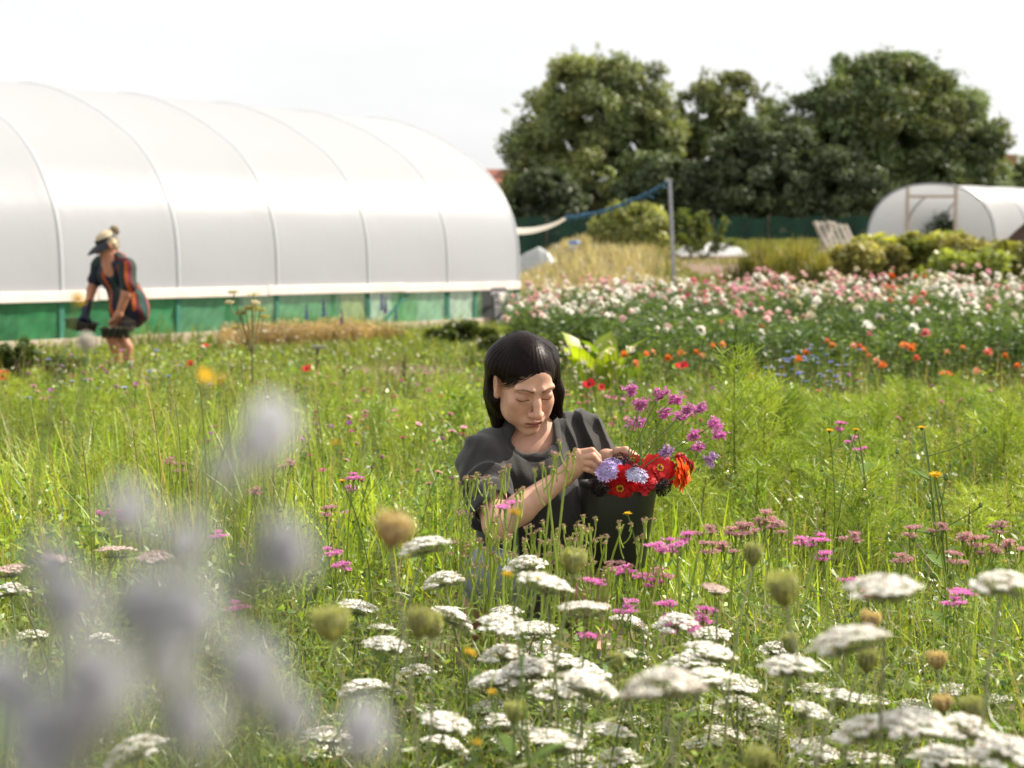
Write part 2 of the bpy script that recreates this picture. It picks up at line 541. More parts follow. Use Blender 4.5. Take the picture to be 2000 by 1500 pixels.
def make_tunnel():
    hs = [spx(p) for p in (122, 350, 543, 720, 875, 1013)]
    step = (hs[-1] - hs[0]) / 5
    hoops = [hs[0] - step * k for k in range(6, 0, -1)] + hs
    end, start = hoops[-1], hoops[0]
    root = thing('polytunnel', 'long white polythene tunnel greenhouse with green netted lower side', 'polytunnel', (*tpt(end, 3.3, 0)[:2], 0))
    O = np.array([*tpt(end, 3.3, 0)[:2], 0])
    # skin: pulled tight between the hoops
    mb = MB()
    ss = []
    for a, b in zip(hoops[:-1], hoops[1:]):
        ss += list(np.linspace(a, b, 13)[:-1])
    ss.append(end)
    ss = np.array(ss)
    rows = []
    ha = np.array(hoops)
    for s in ss:
        i = min(max(np.searchsorted(ha, s) - 1, 0), len(ha) - 2)
        t = (s - ha[i]) / (ha[i + 1] - ha[i])
        sag = 0.02 * (4 * t * (1 - t)) ** 0.7
        p = PROFS.copy()
        c = np.array([3.3, 1.1])
        dirv = nz(c - p)
        wgt = sm(0.65, 1.3, p[:, 1])[:, None]
        p = p + dirv * sag * wgt
        rows.append(tpt(np.full(len(p), s), p[:, 0], p[:, 1]))
    v = np.array(rows)
    ns, npf = v.shape[:2]
    i = np.arange(ns - 1)[:, None] * npf + np.arange(npf - 1)[None]
    mb.add(v.reshape(-1, 3), np.stack([i, i + npf, i + npf + 1, i + 1], -1).reshape(-1, 4))
    mb.build('cover', M_FILM, root, O)
    # hoops, lying just proud of the skin
    for h in hoops:
        # the skin stands up in a pale ridge over each hoop
        mb = MB()
        c = np.array([3.3, 1.1])
        rows_ = []
        for ds, up_ in ((-0.034, -0.004), (-0.017, 0.010), (0.0, 0.015), (0.017, 0.010), (0.034, -0.004)):
            pr = PROFS - nz(c - PROFS) * up_
            rows_.append(tpt(np.full(len(pr), h + ds), pr[:, 0], pr[:, 1]))
        vv = np.array(rows_)
        ii = np.arange(4)[:, None] * len(PROFS) + np.arange(len(PROFS) - 1)[None]
        mb.add(vv.reshape(-1, 3), np.stack([ii, ii + len(PROFS), ii + len(PROFS) + 1, ii + 1], -1).reshape(-1, 4))
        mb.build('hoop', M_FILM2, root, O)
    # rail: pale timber running the length of both sides
    wallrot = np.array([[TD[0], TN[0], 0], [TD[1], TN[1], 0], [0, 0, 1]])
    L = end - start
    for u in (-0.02, 6.62):
        mb = MB()
        nb = 7
        for k in range(nb):
            a, b = start + L * k / nb, start + L * (k + 1) / nb - 0.012
            mb.box(tpt((a + b) / 2, u, RAIL - 0.03 + 0.006 * ((k * 7) % 3 - 1)), (b - a + (0.06 if k == nb - 1 else 0), 0.045, 0.12), wallrot, bev=0.006)
        mb.build('rail', M_RAIL, root, O, False)
    for u in (-0.015, 6.615):
        mb = MB()
        mb.box(tpt((start + end) / 2, u, 0.06), (L + 0.04, 0.05, 0.14), wallrot, bev=0.006)
        mb.build('base_board', M_WOOD, root, O, False)
    # netted side: panels between posts, patched in several greens; the near-black one paints an open gap's darkness
    pan = [(-900, -500, (48, 138, 84)), (-500, -250, (62, 150, 100)), (-250, -60, (52, 140, 86)), (-60, 38, (50, 130, 82)), (38, 126, (58, 146, 92)), (126, 250, (54, 140, 90)), (250, 352, (72, 158, 104)), (352, 442, (96, 164, 122)), (442, 480, (66, 148, 98)), (480, 545, (118, 172, 112)),
           (545, 632, (84, 164, 104)), (632, 668, (70, 150, 94)), (668, 716, (150, 180, 116)), (728, 768, (170, 208, 178)), (768, 818, (92, 170, 104)), (818, 872, (136, 190, 150)), (882, 926, (180, 212, 188)), (926, 944, (120, 168, 100)), (944, 988, (16, 40, 30)), (988, 1012, (104, 186, 122))]
    for a, b, c in pan:
        sa, sb = spx(a) if a > -400 else hoops[0] + (a + 900) / 500 * 1.2, spx(b) if b > -400 else hoops[0] + (b + 900) / 500 * 1.2
        if a <= -400:
            sa, sb = {-900: (start, start + 3.0), -500: (start + 3.0, spx(-250))}[a]
        mb = MB()
        nx, nzn = 10, 7
        S, Z = np.meshgrid(np.linspace(sa, sb, nx), np.linspace(0.1, RAIL - 0.07, nzn))
        U = 0.03 + 0.006 * np.sin(S * 9 + Z * 14) + 0.004 * np.sin(S * 23 - Z * 31)
        cc = lin(*c) * 0.8
        cols = cc * (1 + 0.16 * np.sin(S * 31 + 3 * np.sin(Z * 17))[..., None] + 0.06 * rng.standard_normal(S.shape)[..., None])
        i = np.arange(nzn - 1)[:, None] * nx + np.arange(nx - 1)[None]
        mb.add(tpt(S, U, Z).reshape(-1, 3), np.stack([i, i + 1, i + nx + 1, i + nx], -1).reshape(-1, 4), np.clip(cols, 0, 1).reshape(-1, 3))
        mb.build('side_panel', M_NET, root, O)
    # plain far side
    mb = MB()
    S, Z = np.meshgrid(np.linspace(start, end, 30), np.linspace(0.1, RAIL - 0.07, 4))
    i = np.arange(3)[:, None] * 30 + np.arange(29)[None]
    mb.add(tpt(S, np.full(S.shape, 6.57), Z).reshape(-1, 3), np.stack([i, i + 1, i + 31, i + 30], -1).reshape(-1, 4), lin(56, 142, 88) * 0.62)
    mb.build('side_panel', M_NET, root, O)
    # posts under each hoop, a few extra, one brace
    for s in hoops + [spx(p) for p in (722, 877, 930, 1011)]:
        mb = MB()
        mb.box(tpt(s, 0.022, 0.30), (0.07, 0.03, 0.60), wallrot, bev=0.004)
        mb.build('post', M_POST, root, O, False)
    a, b = tpt(spx(748), 0.012, 0.12), tpt(spx(800), 0.012, RAIL - 0.09)
    mb = MB()
    d = nz(b - a)
    sd = np.array([TN[0], TN[1], 0])
    rt = np.stack([d, sd, np.cross(d, sd)], 1)
    mb.box((a + b) / 2, (np.linalg.norm(b - a), 0.02, 0.05), rt)
    mb.build('brace', M_POST, root, O, False)
    # end walls with a door
    for s, sg in ((end, 1), (start, -1)):
        mb = MB()
        ring = tpt(np.full(len(PROFS), s - sg * 0.02), PROFS[:, 0], PROFS[:, 1])
        low = ring.copy(); low[:, 2] = 0.02
        mb.add(np.vstack([ring, low]), [(k, k + 1, k + 1 + len(ring), k + len(ring)) for k in range(len(ring) - 1)])
        mb.build('end_wall', M_FILM, root, O)
        mb = MB()
        for u in (2.5, 4.1):
            mb.box(tpt(s + sg * 0.02, u, 1.1), (0.05, 0.07, 2.2), wallrot)
        mb.box(tpt(s + sg * 0.02, 3.3, 2.23), (0.05, 1.67, 0.07), wallrot)
        mb.box(tpt(s + sg * 0.02, 3.3, 1.1), (0.04, 0.07, 2.18), wallrot)
        mb.build('door_frame', M_WOOD, root, O, False)
    return wallrot


M_FILM2 = mat_film('white_hoop', (0.70, 0.72, 0.75), 0.5, 0.0, 0.04, 0.3, 0.05)
M_RAIL = mat_col('whitewashed_rail', (0.80, 0.71, 0.66), 0.7, 4, 0.1, 0.15, 25)
M_POST = mat_col('green_post', (0.035, 0.19, 0.13), 0.6, 10, 0.2)
WALLROT = make_tunnel()


def make_sign():
    s = spx(967)
    c = tpt(s, -0.10, 0.30)
    root = thing('chalkboard_sign', 'small black chalkboard with white chalk writing leaning on the tunnel corner', 'sign', (c[0], c[1], 0))
    O = np.array([c[0], c[1], 0])
    w, h = 0.34, 0.575
    tilt = R(6)
    rt = WALLROT @ np.array([[1, 0, 0], [0, math.cos(tilt), math.sin(tilt)], [0, -math.sin(tilt), math.cos(tilt)]])
    # local: x along the wall, y into the wall, z up
    mb = MB()
    mb.box(c, (w - 0.03, 0.012, h - 0.03), rt)
    mb.build('board', mat_col('chalkboard', (0.022, 0.024, 0.026), 0.7, 8, 0.3), root, O, False)
    mb = MB()
    for dx, dz, sx, sz in ((0, h / 2 - 0.008, w, 0.018), (0, -h / 2 + 0.008, w, 0.018), (-w / 2 + 0.008, 0, 0.018, h - 0.034), (w / 2 - 0.008, 0, 0.018, h - 0.034)):
        mb.box(c + rt @ np.array([dx, -0.002, dz]), (sx, 0.022, sz), rt)
    mb.build('frame', mat_col('black_frame', (0.03, 0.03, 0.032), 0.5), root, O, False)
    chalk = mat_col('chalk', (0.66, 0.64, 0.68), 0.9, 80, 0.2)
    cu = bpy.data.curves.new('lettering', 'FONT')
    cu.body = 'MY WORK'
    cu.size = 0.082
    cu.align_x = 'CENTER'
    cu.extrude = 0.0006
    cu.offset = 0.0012
    cu.materials.append(chalk)
    tmp = bpy.data.objects.new('lettering_curve', cu)
    me = bpy.data.meshes.new_from_object(tmp)
    bpy.data.objects.remove(tmp)
    o = bpy.data.objects.new('lettering', me)
    COL.objects.link(o)
    o.parent = root
    mt = Matrix([[*rt[:, k]] for k in range(3)]).transposed()
    face = np.stack([rt[:, 0], rt[:, 2], -rt[:, 1]], 1)
    mt = Matrix([list(r) for r in face]).to_4x4()
    mt.translation = Vector(c + rt @ np.array([0, -0.009, 0.185]) - O)
    o.matrix_local = mt
    # the lower lines are handwriting too small to read: rows of chalk strokes
    r2 = random.Random(5)
    for row, z in enumerate((0.130, 0.088, 0.022, -0.020, -0.082, -0.125, -0.185, -0.225)):
        mb = MB()
        x = -w / 2 + 0.035
        lim = w / 2 - (0.10 if row in (1,) else 0.03)
        while x < lim:
            n = r2.randint(3, 7)
            for k in range(n):
                if x > lim:
                    break
                hh = r2.choice((0.018, 0.024, 0.028))
                a = r2.uniform(-0.35, 0.35)
                rr = rt @ np.array([[math.cos(a), 0, math.sin(a)], [0, 1, 0], [-math.sin(a), 0, math.cos(a)]])
                mb.box(c + rt @ np.array([x, -0.0085 - 0.0004 * (k % 2), z + r2.uniform(-0.003, 0.003)]), (0.004, 0.001, hh), rr)
                if r2.random() < 0.6:
                    mb.box(c + rt @ np.array([x + 0.005, -0.0094, z + r2.choice((-0.008, 0.0, 0.009))]), (0.009, 0.001, 0.004), rt)
                x += 0.0125
            x += 0.014
        mb.build('chalk_line', chalk, root, O, False)


make_sign()


# ------------------------------------------------------------------ the small polytunnel
def make_small_tunnel():
    Y0 = 49.0
    c = P(1818, 476, Y0)
    g = float(gz(c[0], Y0))
    O = np.array([c[0], Y0, g])
    root = thing('polytunnel', 'small white polythene tunnel with open timber door frame beyond the beans', 'polytunnel', O)
    rx = 2.02
    H = P(1818, 360, Y0)[2] - g
    ang = np.linspace(0, math.pi, 41)
    pr = np.stack([-rx * np.sign(np.cos(ang)) * np.abs(np.cos(ang)) ** 0.85, H * np.abs(np.sin(ang)) ** 0.78], 1)
    dirv = nz(np.array([1.0, 0.62]))
    crs = np.array([1.0, 0.0])

    def tp(s, x, z):
        b = dirv * s
        return O + np.array([b[0] + x, b[1], z])
    Ls = 13.0
    mb = MB()
    ss = np.linspace(0, Ls, 60)
    v = np.array([[tp(s, x * (1 - 0.012 * abs(math.sin(s * math.pi / 1.6))), z * (1 - 0.012 * abs(math.sin(s * math.pi / 1.6)))) for x, z in pr] for s in ss])
    i = np.arange(59)[:, None] * 41 + np.arange(40)[None]
    mb.add(v.reshape(-1, 3), np.stack([i, i + 41, i + 42, i + 1], -1).reshape(-1, 4))
    mb.build('cover', mat_film('bright_polythene', (0.78, 0.79, 0.81), 0.5, 0.0, 0.05, 0.3), root, O)
    for s in np.arange(0, Ls, 1.6):
        mb = MB()
        k = 0.985 if s > 0 else 1.006
        mb.tube(np.array([tp(s, x * k, z * k) for x, z in pr]), 0.03, 6)
        mb.build('hoop', M_STEEL, root, O)
    # end sheet either side of the doorway and above it
    xa, xb = PX(1772, Y0) - O[0], PX(1866, Y0) - O[0]
    zt = P(1818, 384, Y0)[2] - g

    def topz(x):
        return float(np.interp(x, pr[:, 0], pr[:, 1]))
    mb = MB()
    for lo, hi, zb in ((-rx, xa, 0.0), (xb, rx, 0.0), (xa, xb, zt)):
        xs = np.linspace(lo + 0.005, hi - 0.005, 16)
        vv, ff = [], []
        for k, x in enumerate(xs):
            vv += [tp(-0.015, x, zb), tp(-0.015, x, max(topz(x) - 0.01, zb + 0.01))]
            if k:
                ff.append((2 * k - 2, 2 * k, 2 * k + 1, 2 * k - 1))
        mb.add(vv, ff)
    mb.build('end_sheet', M_CLEAR, root, O)
    mb = MB()
    for x in (xa, xb):
        mb.box(tp(-0.05, x, topz(x) / 2), (0.085, 0.07, topz(x)), col=lin(190, 175, 150))
    mb.box(tp(-0.055, (xa + xb) / 2, zt), (xb - xa + 0.02, 0.06, 0.09))
    mb.build('door_frame', M_WOOD, root, O, False)
    # a tall dark crop inside the doorway
    for px, hh in ((1832, 1.1), (1806, 0.75), (1858, 0.8)):
        mb = MB()
        b = P(px, 470, Y0 + 1.6)
        gg = float(gz(b[0], b[1]))
        N = 500
        q = np.stack([rng.normal(0, 0.22, N), rng.normal(0, 0.22, N), rng.uniform(0, 1, N)], 1)
        q[:, 2] = q[:, 2] * hh
        leaf_cards(mb, q + np.array([b[0], b[1], gg]), 0.13, lin(78, 104, 60) * 0.6, 0.3)
        o = thing('tomato_plant', {1832: 'tallest dark leafy crop inside the small tunnel doorway', 1806: 'shorter leafy crop by the doorway post nearer the pallets', 1858: 'leafy crop by the doorway post nearer the brown heap'}[px], 'plant', (b[0], b[1], gg), group='crops inside the small tunnel')
        mb.build('foliage', M_LEAF, o, (b[0], b[1], gg))
        mb = MB()
        mb.tube([[b[0], b[1], gg], [b[0], b[1], gg + hh]], 0.02, 5, lin(80, 90, 50))
        mb.build('stem', M_STEM, o, (b[0], b[1], gg))


def leaf_cards(mb, c, size, col, colvar=0.2, up=0.35, aspect=0.55, mi=0, outward=None):
    """many small pointed leaves (4-point diamonds with a fold) at points c"""
    c = np.asarray(c, float)
    N = len(c)
    nrm = rng.standard_normal((N, 3))
    nrm[:, 2] = np.abs(nrm[:, 2]) + up
    if outward is not None:
        nrm = nrm + outward
    nrm = nz(nrm)
    d = nz(np.cross(nrm, rng.standard_normal((N, 3))))
    s = np.cross(nrm, d)
    sz = (np.asarray(size) * rng.uniform(0.6, 1.35, N))[:, None]
    v = np.stack([c - d * sz * 0.5, c + s * sz * aspect * 0.5 + nrm * sz * 0.06, c + d * sz * 0.5, c - s * sz * aspect * 0.5 + nrm * sz * 0.06], 1).reshape(-1, 3)
    f = np.arange(N * 4).reshape(-1, 4)
    col = np.asarray(col, float)
    if col.ndim == 1:
        col = np.broadcast_to(col, (N, 3))
    k = np.clip(1 + colvar * rng.standard_normal((N, 1)), 0.35, 1.8)
    cc = np.repeat(np.clip(col * k, 0, 1), 4, axis=0)
    mb.add(v, f, cc, mi)


make_small_tunnel()


# ------------------------------------------------------------------ trees
def make_tree(px, Y, top_py, wpx, label, col, seed, base_py=None, dens=1.0, lobes=None, leaf=0.16, lit=None, name='tree', cat='tree', grp='trees along the far boundary'):
    r = np.random.default_rng(seed)
    x = PX(px, Y)
    g = float(gz(x, Y))
    topz = P(px, top_py, Y)[2] - g
    W = wpx / FPX * Y / 2
    O = np.array([x, Y, g])
    root = thing(name, label, cat, O, group=grp)
    # crown volume: several lobes (cx, cz, rx, rz) as fractions of W and height
    lobes = lobes or [(0, 0.62, 0.62, 0.36), (-0.5, 0.45, 0.45, 0.3), (0.5, 0.48, 0.45, 0.3), (-0.2, 0.72, 0.42, 0.26), (0.3, 0.7, 0.4, 0.24), (0.0, 0.3, 0.75, 0.26)]
    cl = []
    for (cx, cz, rx, rz) in lobes:
        nn = max(3, int(62 * (rx * rz / 0.2) ** 0.8 * dens))
        u = nz(r.standard_normal((nn, 3)))
        rad = r.uniform(0.5, 1.0, (nn, 1)) ** 0.5
        q = u * rad * np.array([rx * W, rx * W * 0.8, rz * topz]) + np.array([cx * W, 0, cz * topz])
        cl.append(q)
    cl = np.concatenate(cl)
    cl = cl[cl[:, 2] > 0.25]
    cen = np.array([0, 0, topz * 0.5])
    mb = MB()
    for q in cl:
        cr = r.uniform(0.03, 0.20) * W * 0.8 + 0.18
        n = int(330 * dens * (cr / 0.6) ** 1.6) + 40
        u = nz(r.standard_normal((n, 3)))
        pts = q + u * (r.uniform(0.15, 1.0, (n, 1)) ** 0.5) * cr * np.array([1.15, 1.15, 0.75])
        gap = np.sin(pts[:, 0] * 2.3 + seed) * np.sin(pts[:, 2] * 2.7 + 2 * seed) + 0.7 * np.sin(pts[:, 0] * 5.1 + pts[:, 2] * 3.3) * np.sin(pts[:, 1] * 4.2 + pts[:, 2] * 4.9)
        ok = (pts[:, 2] > 0.12) & (pts[:, 2] < topz + 0.1) & ((gap < 0.62) | (pts[:, 2] < 0.28 * topz))
        pts, u = pts[ok], u[ok]
        base = np.asarray(col) * r.uniform(0.65, 1.35)
        if lit is not None and r.random() < 0.4:
            base = np.asarray(lit) * r.uniform(0.8, 1.2)
        leaf_cards(mb, pts + O, leaf, base, 0.22, 0.25, 0.6, outward=u * 0.9)
    # thin outer sprays that break the outline
    out = nz(cl - cen)
    for k in range(int(90 * dens)):
        q = cl[r.integers(len(cl))]
        d = nz(q - cen + r.standard_normal(3) * 0.2 * W + np.array([0, 0, 0.4]))
        n = 26
        t = r.uniform(0, 1, (n, 1))
        pts = q + d * (0.2 + t * 0.85) * W * 0.26 + r.standard_normal((n, 3)) * 0.09 * (1.2 - t)
        pts = pts[pts[:, 2] < topz + 0.4]
        leaf_cards(mb, pts + O, leaf * 0.85, np.asarray(col) * r.uniform(0.8, 1.3), 0.2)
    mb.build('crown', M_TREE, root, O)
    mb = MB()
    tr = 0.035 * topz
    lean = r.normal(0, 0.15)
    mid = np.array([lean, 0, topz * 0.4])
    mb.tube(np.array([[0, 0, -0.1], [lean * 0.3, 0, topz * 0.15], mid, mid + [lean * 0.4, 0.1, topz * 0.35]]) + O, [tr, tr * 0.8, tr * 0.6, tr * 0.15], 8)
    for k in range(9):
        q = cl[r.integers(len(cl))]
        a = np.array([lean * 0.5, 0, topz * r.uniform(0.18, 0.5)])
        mb.tube(np.array([a, (a + q) / 2 + [0, 0, 0.1 * topz], q]) + O, [tr * 0.4, tr * 0.25, tr * 0.07], 5)
    mb.build('trunk', M_BARK, root, O)
    return root


G_TREE = lin(122, 134, 86)
G_TREE2 = lin(110, 128, 82)
G_DARK = lin(90, 104, 68) * 0.9
G_OLIVE = lin(142, 150, 92)
make_tree(1158, 60, 108, 350, 'tall olive green tree nearest the big tunnel with sky gaps in its crown', G_TREE, 1, dens=1.25, lit=G_OLIVE,
          lobes=[(0.1, 0.74, 0.58, 0.24), (-0.25, 0.6, 0.55, 0.24), (0.45, 0.62, 0.45, 0.26), (-0.1, 0.86, 0.36, 0.12), (0.32, 0.86, 0.4, 0.12), (-0.55, 0.38, 0.45, 0.24), (0.1, 0.3, 0.9, 0.26), (-0.62, 0.16, 0.5, 0.16), (0.5, 0.4, 0.5, 0.25)])
make_tree(1405, 62, 136, 250, 'middle tree with a narrower paler crown between the two big trees', lin(122, 134, 78) * 0.8, 2, dens=1.0, lit=G_OLIVE,
          lobes=[(0.05, 0.85, 0.42, 0.13), (-0.25, 0.7, 0.6, 0.2), (0.35, 0.66, 0.5, 0.2), (-0.6, 0.6, 0.4, 0.22), (0, 0.45, 0.9, 0.25), (0, 0.2, 1.0, 0.2)])
make_tree(1470, 57, 232, 250, 'dark ivy covered tree low between the taller trees', G_DARK, 3, dens=1.1,
          lobes=[(0.1, 0.8, 0.32, 0.18), (-0.2, 0.66, 0.5, 0.22), (0.45, 0.7, 0.4, 0.24), (0, 0.4, 0.95, 0.3), (-0.4, 0.25, 0.6, 0.25), (0.5, 0.25, 0.6, 0.25)])
make_tree(1722, 60, 106, 440, 'broad dark green tree rising behind the small tunnel', G_TREE2, 4, dens=1.35, lit=lin(128, 140, 80) * 0.8,
          lobes=[(-0.25, 0.82, 0.42, 0.17), (0.1, 0.84, 0.4, 0.14), (-0.5, 0.62, 0.48, 0.22), (0.35, 0.7, 0.46, 0.2), (0.62, 0.56, 0.4, 0.22), (0.0, 0.55, 0.7, 0.3), (-0.4, 0.3, 0.65, 0.28), (0.5, 0.28, 0.55, 0.26), (0.8, 0.4, 0.25, 0.2)])
make_tree(1990, 66, 305, 130, 'small round tree at the far end of the tree line', G_TREE, 5, dens=0.8)
make_tree(1065, 56, 330, 170, 'dark shrubby tree low beside the big tunnel end', G_DARK, 6, dens=0.9)
make_tree(1300, 57, 300, 200, 'dark undergrowth tree behind the tall post', G_DARK, 7, dens=1.0)
make_tree(1620, 57, 290, 230, 'dark shrubby tree between the pallet and the broad tree', G_DARK, 8, dens=1.0)
make_tree(2110, 62, 250, 220, 'green tree past the small tunnel roof', G_TREE2, 9, dens=0.8)
# bushes in the rough grass
make_tree(1236, 44, 398, 150, 'rounded pale green bush in the straw grass under the rope', lin(160, 168, 92), 21, dens=0.8, leaf=0.11, name='bush', cat='bush', grp='bushes in the rough grass', lit=lin(190, 192, 116))


# ------------------------------------------------------------------ houses far behind
def make_house(px, Y, ridge_py, wpx, label, seed):
    x = PX(px, Y)
    g = float(gz(x, Y))
    H = P(px, ridge_py, Y)[2] - g
    W = wpx / FPX * Y
    D = 7.0
    eav = H - 2.4
    O = np.array([x, Y, g])
    root = thing('house', label, 'house', O, group='houses beyond the trees')
    mb = MB()
    mb.box(O + [0, 0, eav / 2], (W, D, eav))
    for sx in (-1, 1):
        a = O + np.array([sx * W / 2, 0, 0])
        mb.add([a + [0, -D / 2, eav], a + [0, D / 2, eav], a + [0, 0, H - 0.1]], [(0, 1, 2)])
    mb.build('wall', mat_col('render_wall', (0.55, 0.5, 0.45), 0.9, 3, 0.15), root, O, False)
    mb = MB()
    ov = 0.35
    for sy in (-1, 1):
        p0, p1 = O + [-W / 2 - ov, sy * (D / 2 + ov), eav - 0.2], O + [W / 2 + ov, sy * (D / 2 + ov), eav - 0.2]
        q0, q1 = O + [-W / 2 - ov, 0, H], O + [W / 2 + ov, 0, H]
        t = np.array([0, 0, 0.12])
        mb.add([p0, p1, q1, q0, p0 + t, p1 + t, q1 + t, q0 + t], [(0, 1, 2, 3), (4, 5, 6, 7), (0, 1, 5, 4), (0, 3, 7, 4), (1, 2, 6, 5)])
    rf = mb.build('roof', mat_col('clay_tiles', (0.30, 0.12, 0.08), 0.85, 1.5, 0.3, 0.5, 8), root, O, False)
    mb = MB()
    mb.box(O + [W * 0.25, 0.2, H + 0.4], (0.7, 0.7, 1.6), bev=0.03)
    mb.build('chimney', mat_col('chimney_brick', (0.3, 0.13, 0.09), 0.9, 9, 0.3), rf, O, False)
    for k in (-0.28, 0.28):
        mb = MB()
        mb.box(O + [W * k, -D / 2 - 0.03, eav - 1.2], (1.3, 0.1, 1.3))
        w = mb.build('window', M_PAINT, root, O, False)
        mb = MB()
        mb.box(O + [W * k, -D / 2 - 0.085, eav - 1.2], (1.1, 0.02, 1.1))
        mb.build('pane', mat_col('dark_glass', (0.03, 0.035, 0.04), 0.1), w, O, False)


make_house(945, 95, 334, 330, 'brick red roofed house just showing past the big tunnel end', 1)
make_house(1905, 100, 338, 260, 'red roofed house glimpsed under the broad tree', 2)


# ------------------------------------------------------------------ windbreak fence along the trees
def make_fence():
    Y = 53.0
    root = None
    x0, x1 = PX(960, Y), PX(1720, Y)
    O = np.array([x0, Y, float(gz(x0, Y))])
    root = thing('windbreak_fence', 'dark green windbreak netting fence in front of the trees', 'fence', O)
    xs = np.linspace(x0, x1, 70)
    mb = MB()
    v, c = [], []
    for k, x in enumerate(xs):
        g = float(gz(x, Y))
        zt = P(1300, 424, Y)[2] + 0.05 * math.sin(k * 0.9)
        v += [(x, Y + 0.03 * math.sin(k * 0.8), g - 0.05), (x, Y + 0.05 * math.sin(k * 0.8 + 1), zt)]
        b = 0.85 + 0.25 * math.sin(k * 0.37) * math.sin(k * 1.3)
        c += [lin(30, 84, 66) * 0.5 * b] * 2
    mb.add(v, [(2 * k, 2 * k + 2, 2 * k + 3, 2 * k + 1) for k in range(len(xs) - 1)], np.array(c))
    mb.build('netting', M_NET, root, O)
    for x in np.arange(x0, x1, 1.9):
        mb = MB()
        g = float(gz(x, Y))
        mb.tube([[x, Y - 0.06, g - 0.1], [x, Y - 0.06, P(1300, 420, Y)[2]]], 0.035, 6)
        mb.build('post', M_BARK, root, O)


make_fence()


# ------------------------------------------------------------------ rope, sheet and pole
def make_line():
    Yp = 23.0
    top, bot = P(1308, 353, Yp), P(1317, 560, Yp)
    g = float(gz(bot[0], Yp))
    d = (bot - top) / (top[2] - bot[2])
    bot = top + d * (top[2] - g + 0.05)
    mb = MB()
    mb.tube([bot, (bot + top) / 2, top], 0.027, 10)
    mb.tube([top, top + [0, 0, 0.03]], [0.031, 0.031], 10)
    o = mb.build('pole', M_STEEL, None, bot)
    tag(o, 'tall leaning grey metal pole standing at the edge of the flower bed', 'pole')
    a = P(1104, 424, 26.2)
    # blue rope with a net bunched round it
    mb = MB()
    n = 60
    t = np.linspace(0, 1, n)[:, None]
    line = a * (1 - t) + top * t + np.array([0, 0, -0.12]) * (4 * t * (1 - t))
    rad = 0.025 + 0.010 * np.sin(np.arange(n) * 1.9) + 0.02 * np.exp(-((np.arange(n) - 12) / 2.5) ** 2)
    rad[-6:] *= 0.8
    colr = np.array([lin(44, 104, 138) * 0.75 * (0.8 + 0.5 * (math.sin(k * 2.3) > 0.2)) for k in range(n)])
    mb.tube(line, rad, 7, colr)
    for k in range(3, n - 3, 2):
        b = line[k] + rng.normal(0, 0.02, 3)
        mb.tube([b, b + [rng.normal(0, 0.05), 0, rng.normal(-0.03, 0.03)], b + [rng.normal(0, 0.08), 0.02, -0.03]], 0.006, 4, lin(60, 120, 150) * 0.8)
    o = mb.build('rope', mat_col('blue_rope', None, 0.7, 30, 0.25), None, a)
    tag(o, 'twisted blue rope running up to the top of the leaning pole', 'rope')
    # pale sheet slung from the tunnel to the rope
    mb = MB()
    s0 = tpt(spx(1013), 0.1, 0)
    p0, p1 = P(1004, 437, 27.4), P(1103, 424, 26.2)
    nx, nw = 24, 9
    vv = []
    for i in range(nx):
        t = i / (nx - 1)
        c = p0 * (1 - t) + p1 * t + np.array([0, 0, -0.06 * 4 * t * (1 - t)])
        wd = 0.62 * (1 - t) ** 0.7 + 0.05
        for j in range(nw):
            u = j / (nw - 1) - 0.5
            vv.append(c + np.array([0.1 * u, wd * u * 1.6, -0.35 * wd * (abs(u) * 2) ** 1.5 * 0.5 - 0.10 * wd]))
    i = np.arange(nx - 1)[:, None] * nw + np.arange(nw - 1)[None]
    mb.add(vv, np.stack([i, i + nw, i + nw + 1, i + 1], -1).reshape(-1, 4))
    o = mb.build('shade_sheet', mat_film('cream_sheet', (0.78, 0.74, 0.66), 0.3, 0, 0.02, 0.5), None, p0)
    tag(o, 'cream cloth sheet slung from the tunnel corner to the blue rope', 'sheet')


make_line()


def cloth_patch(px0, px1, py_t, py_b, Y, hgt, name, label, cat, mat, seed, depth=2.0, peak=None):
    r = np.random.default_rng(seed)
    x0, x1 = PX(px0, Y), PX(px1, Y)
    nx, ny = 44, 22
    X, T = np.meshgrid(np.linspace(x0, x1, nx), np.linspace(0, 1, ny))
    Yv = Y + (T - 0.5) * depth
    u = (X - x0) / (x1 - x0)
    edge = (np.minimum(1, 6 * np.minimum(u, 1 - u)) * np.minimum(1, 5 * np.minimum(T, 1 - T)))
    wob = sum(np.sin(X * f * 5 + r.uniform(0, 6) + T * r.uniform(-9, 9)) / f for f in (1, 2, 3.3)) / 2.2
    Z = gz(X, Yv) + 0.01 + edge * hgt * (0.72 + 0.28 * wob)
    if peak is not None:
        Z = gz(X, Yv) + 0.01 + np.interp(u, *peak) * hgt * np.minimum(1, 4 * np.minimum(T, 1 - T)) * (0.93 + 0.07 * wob)
    mb = MB()
    i = np.arange(ny - 1)[:, None] * nx + np.arange(nx - 1)[None]
    mb.add(np.stack([X, Yv, Z], -1).reshape(-1, 3), np.stack([i, i + 1, i + nx + 1, i + nx], -1).reshape(-1, 4))
    o = mb.build(name, mat, None, (float((x0 + x1) / 2), Y, float(gz((x0 + x1) / 2, Y))))
    return tag(o, label, cat)


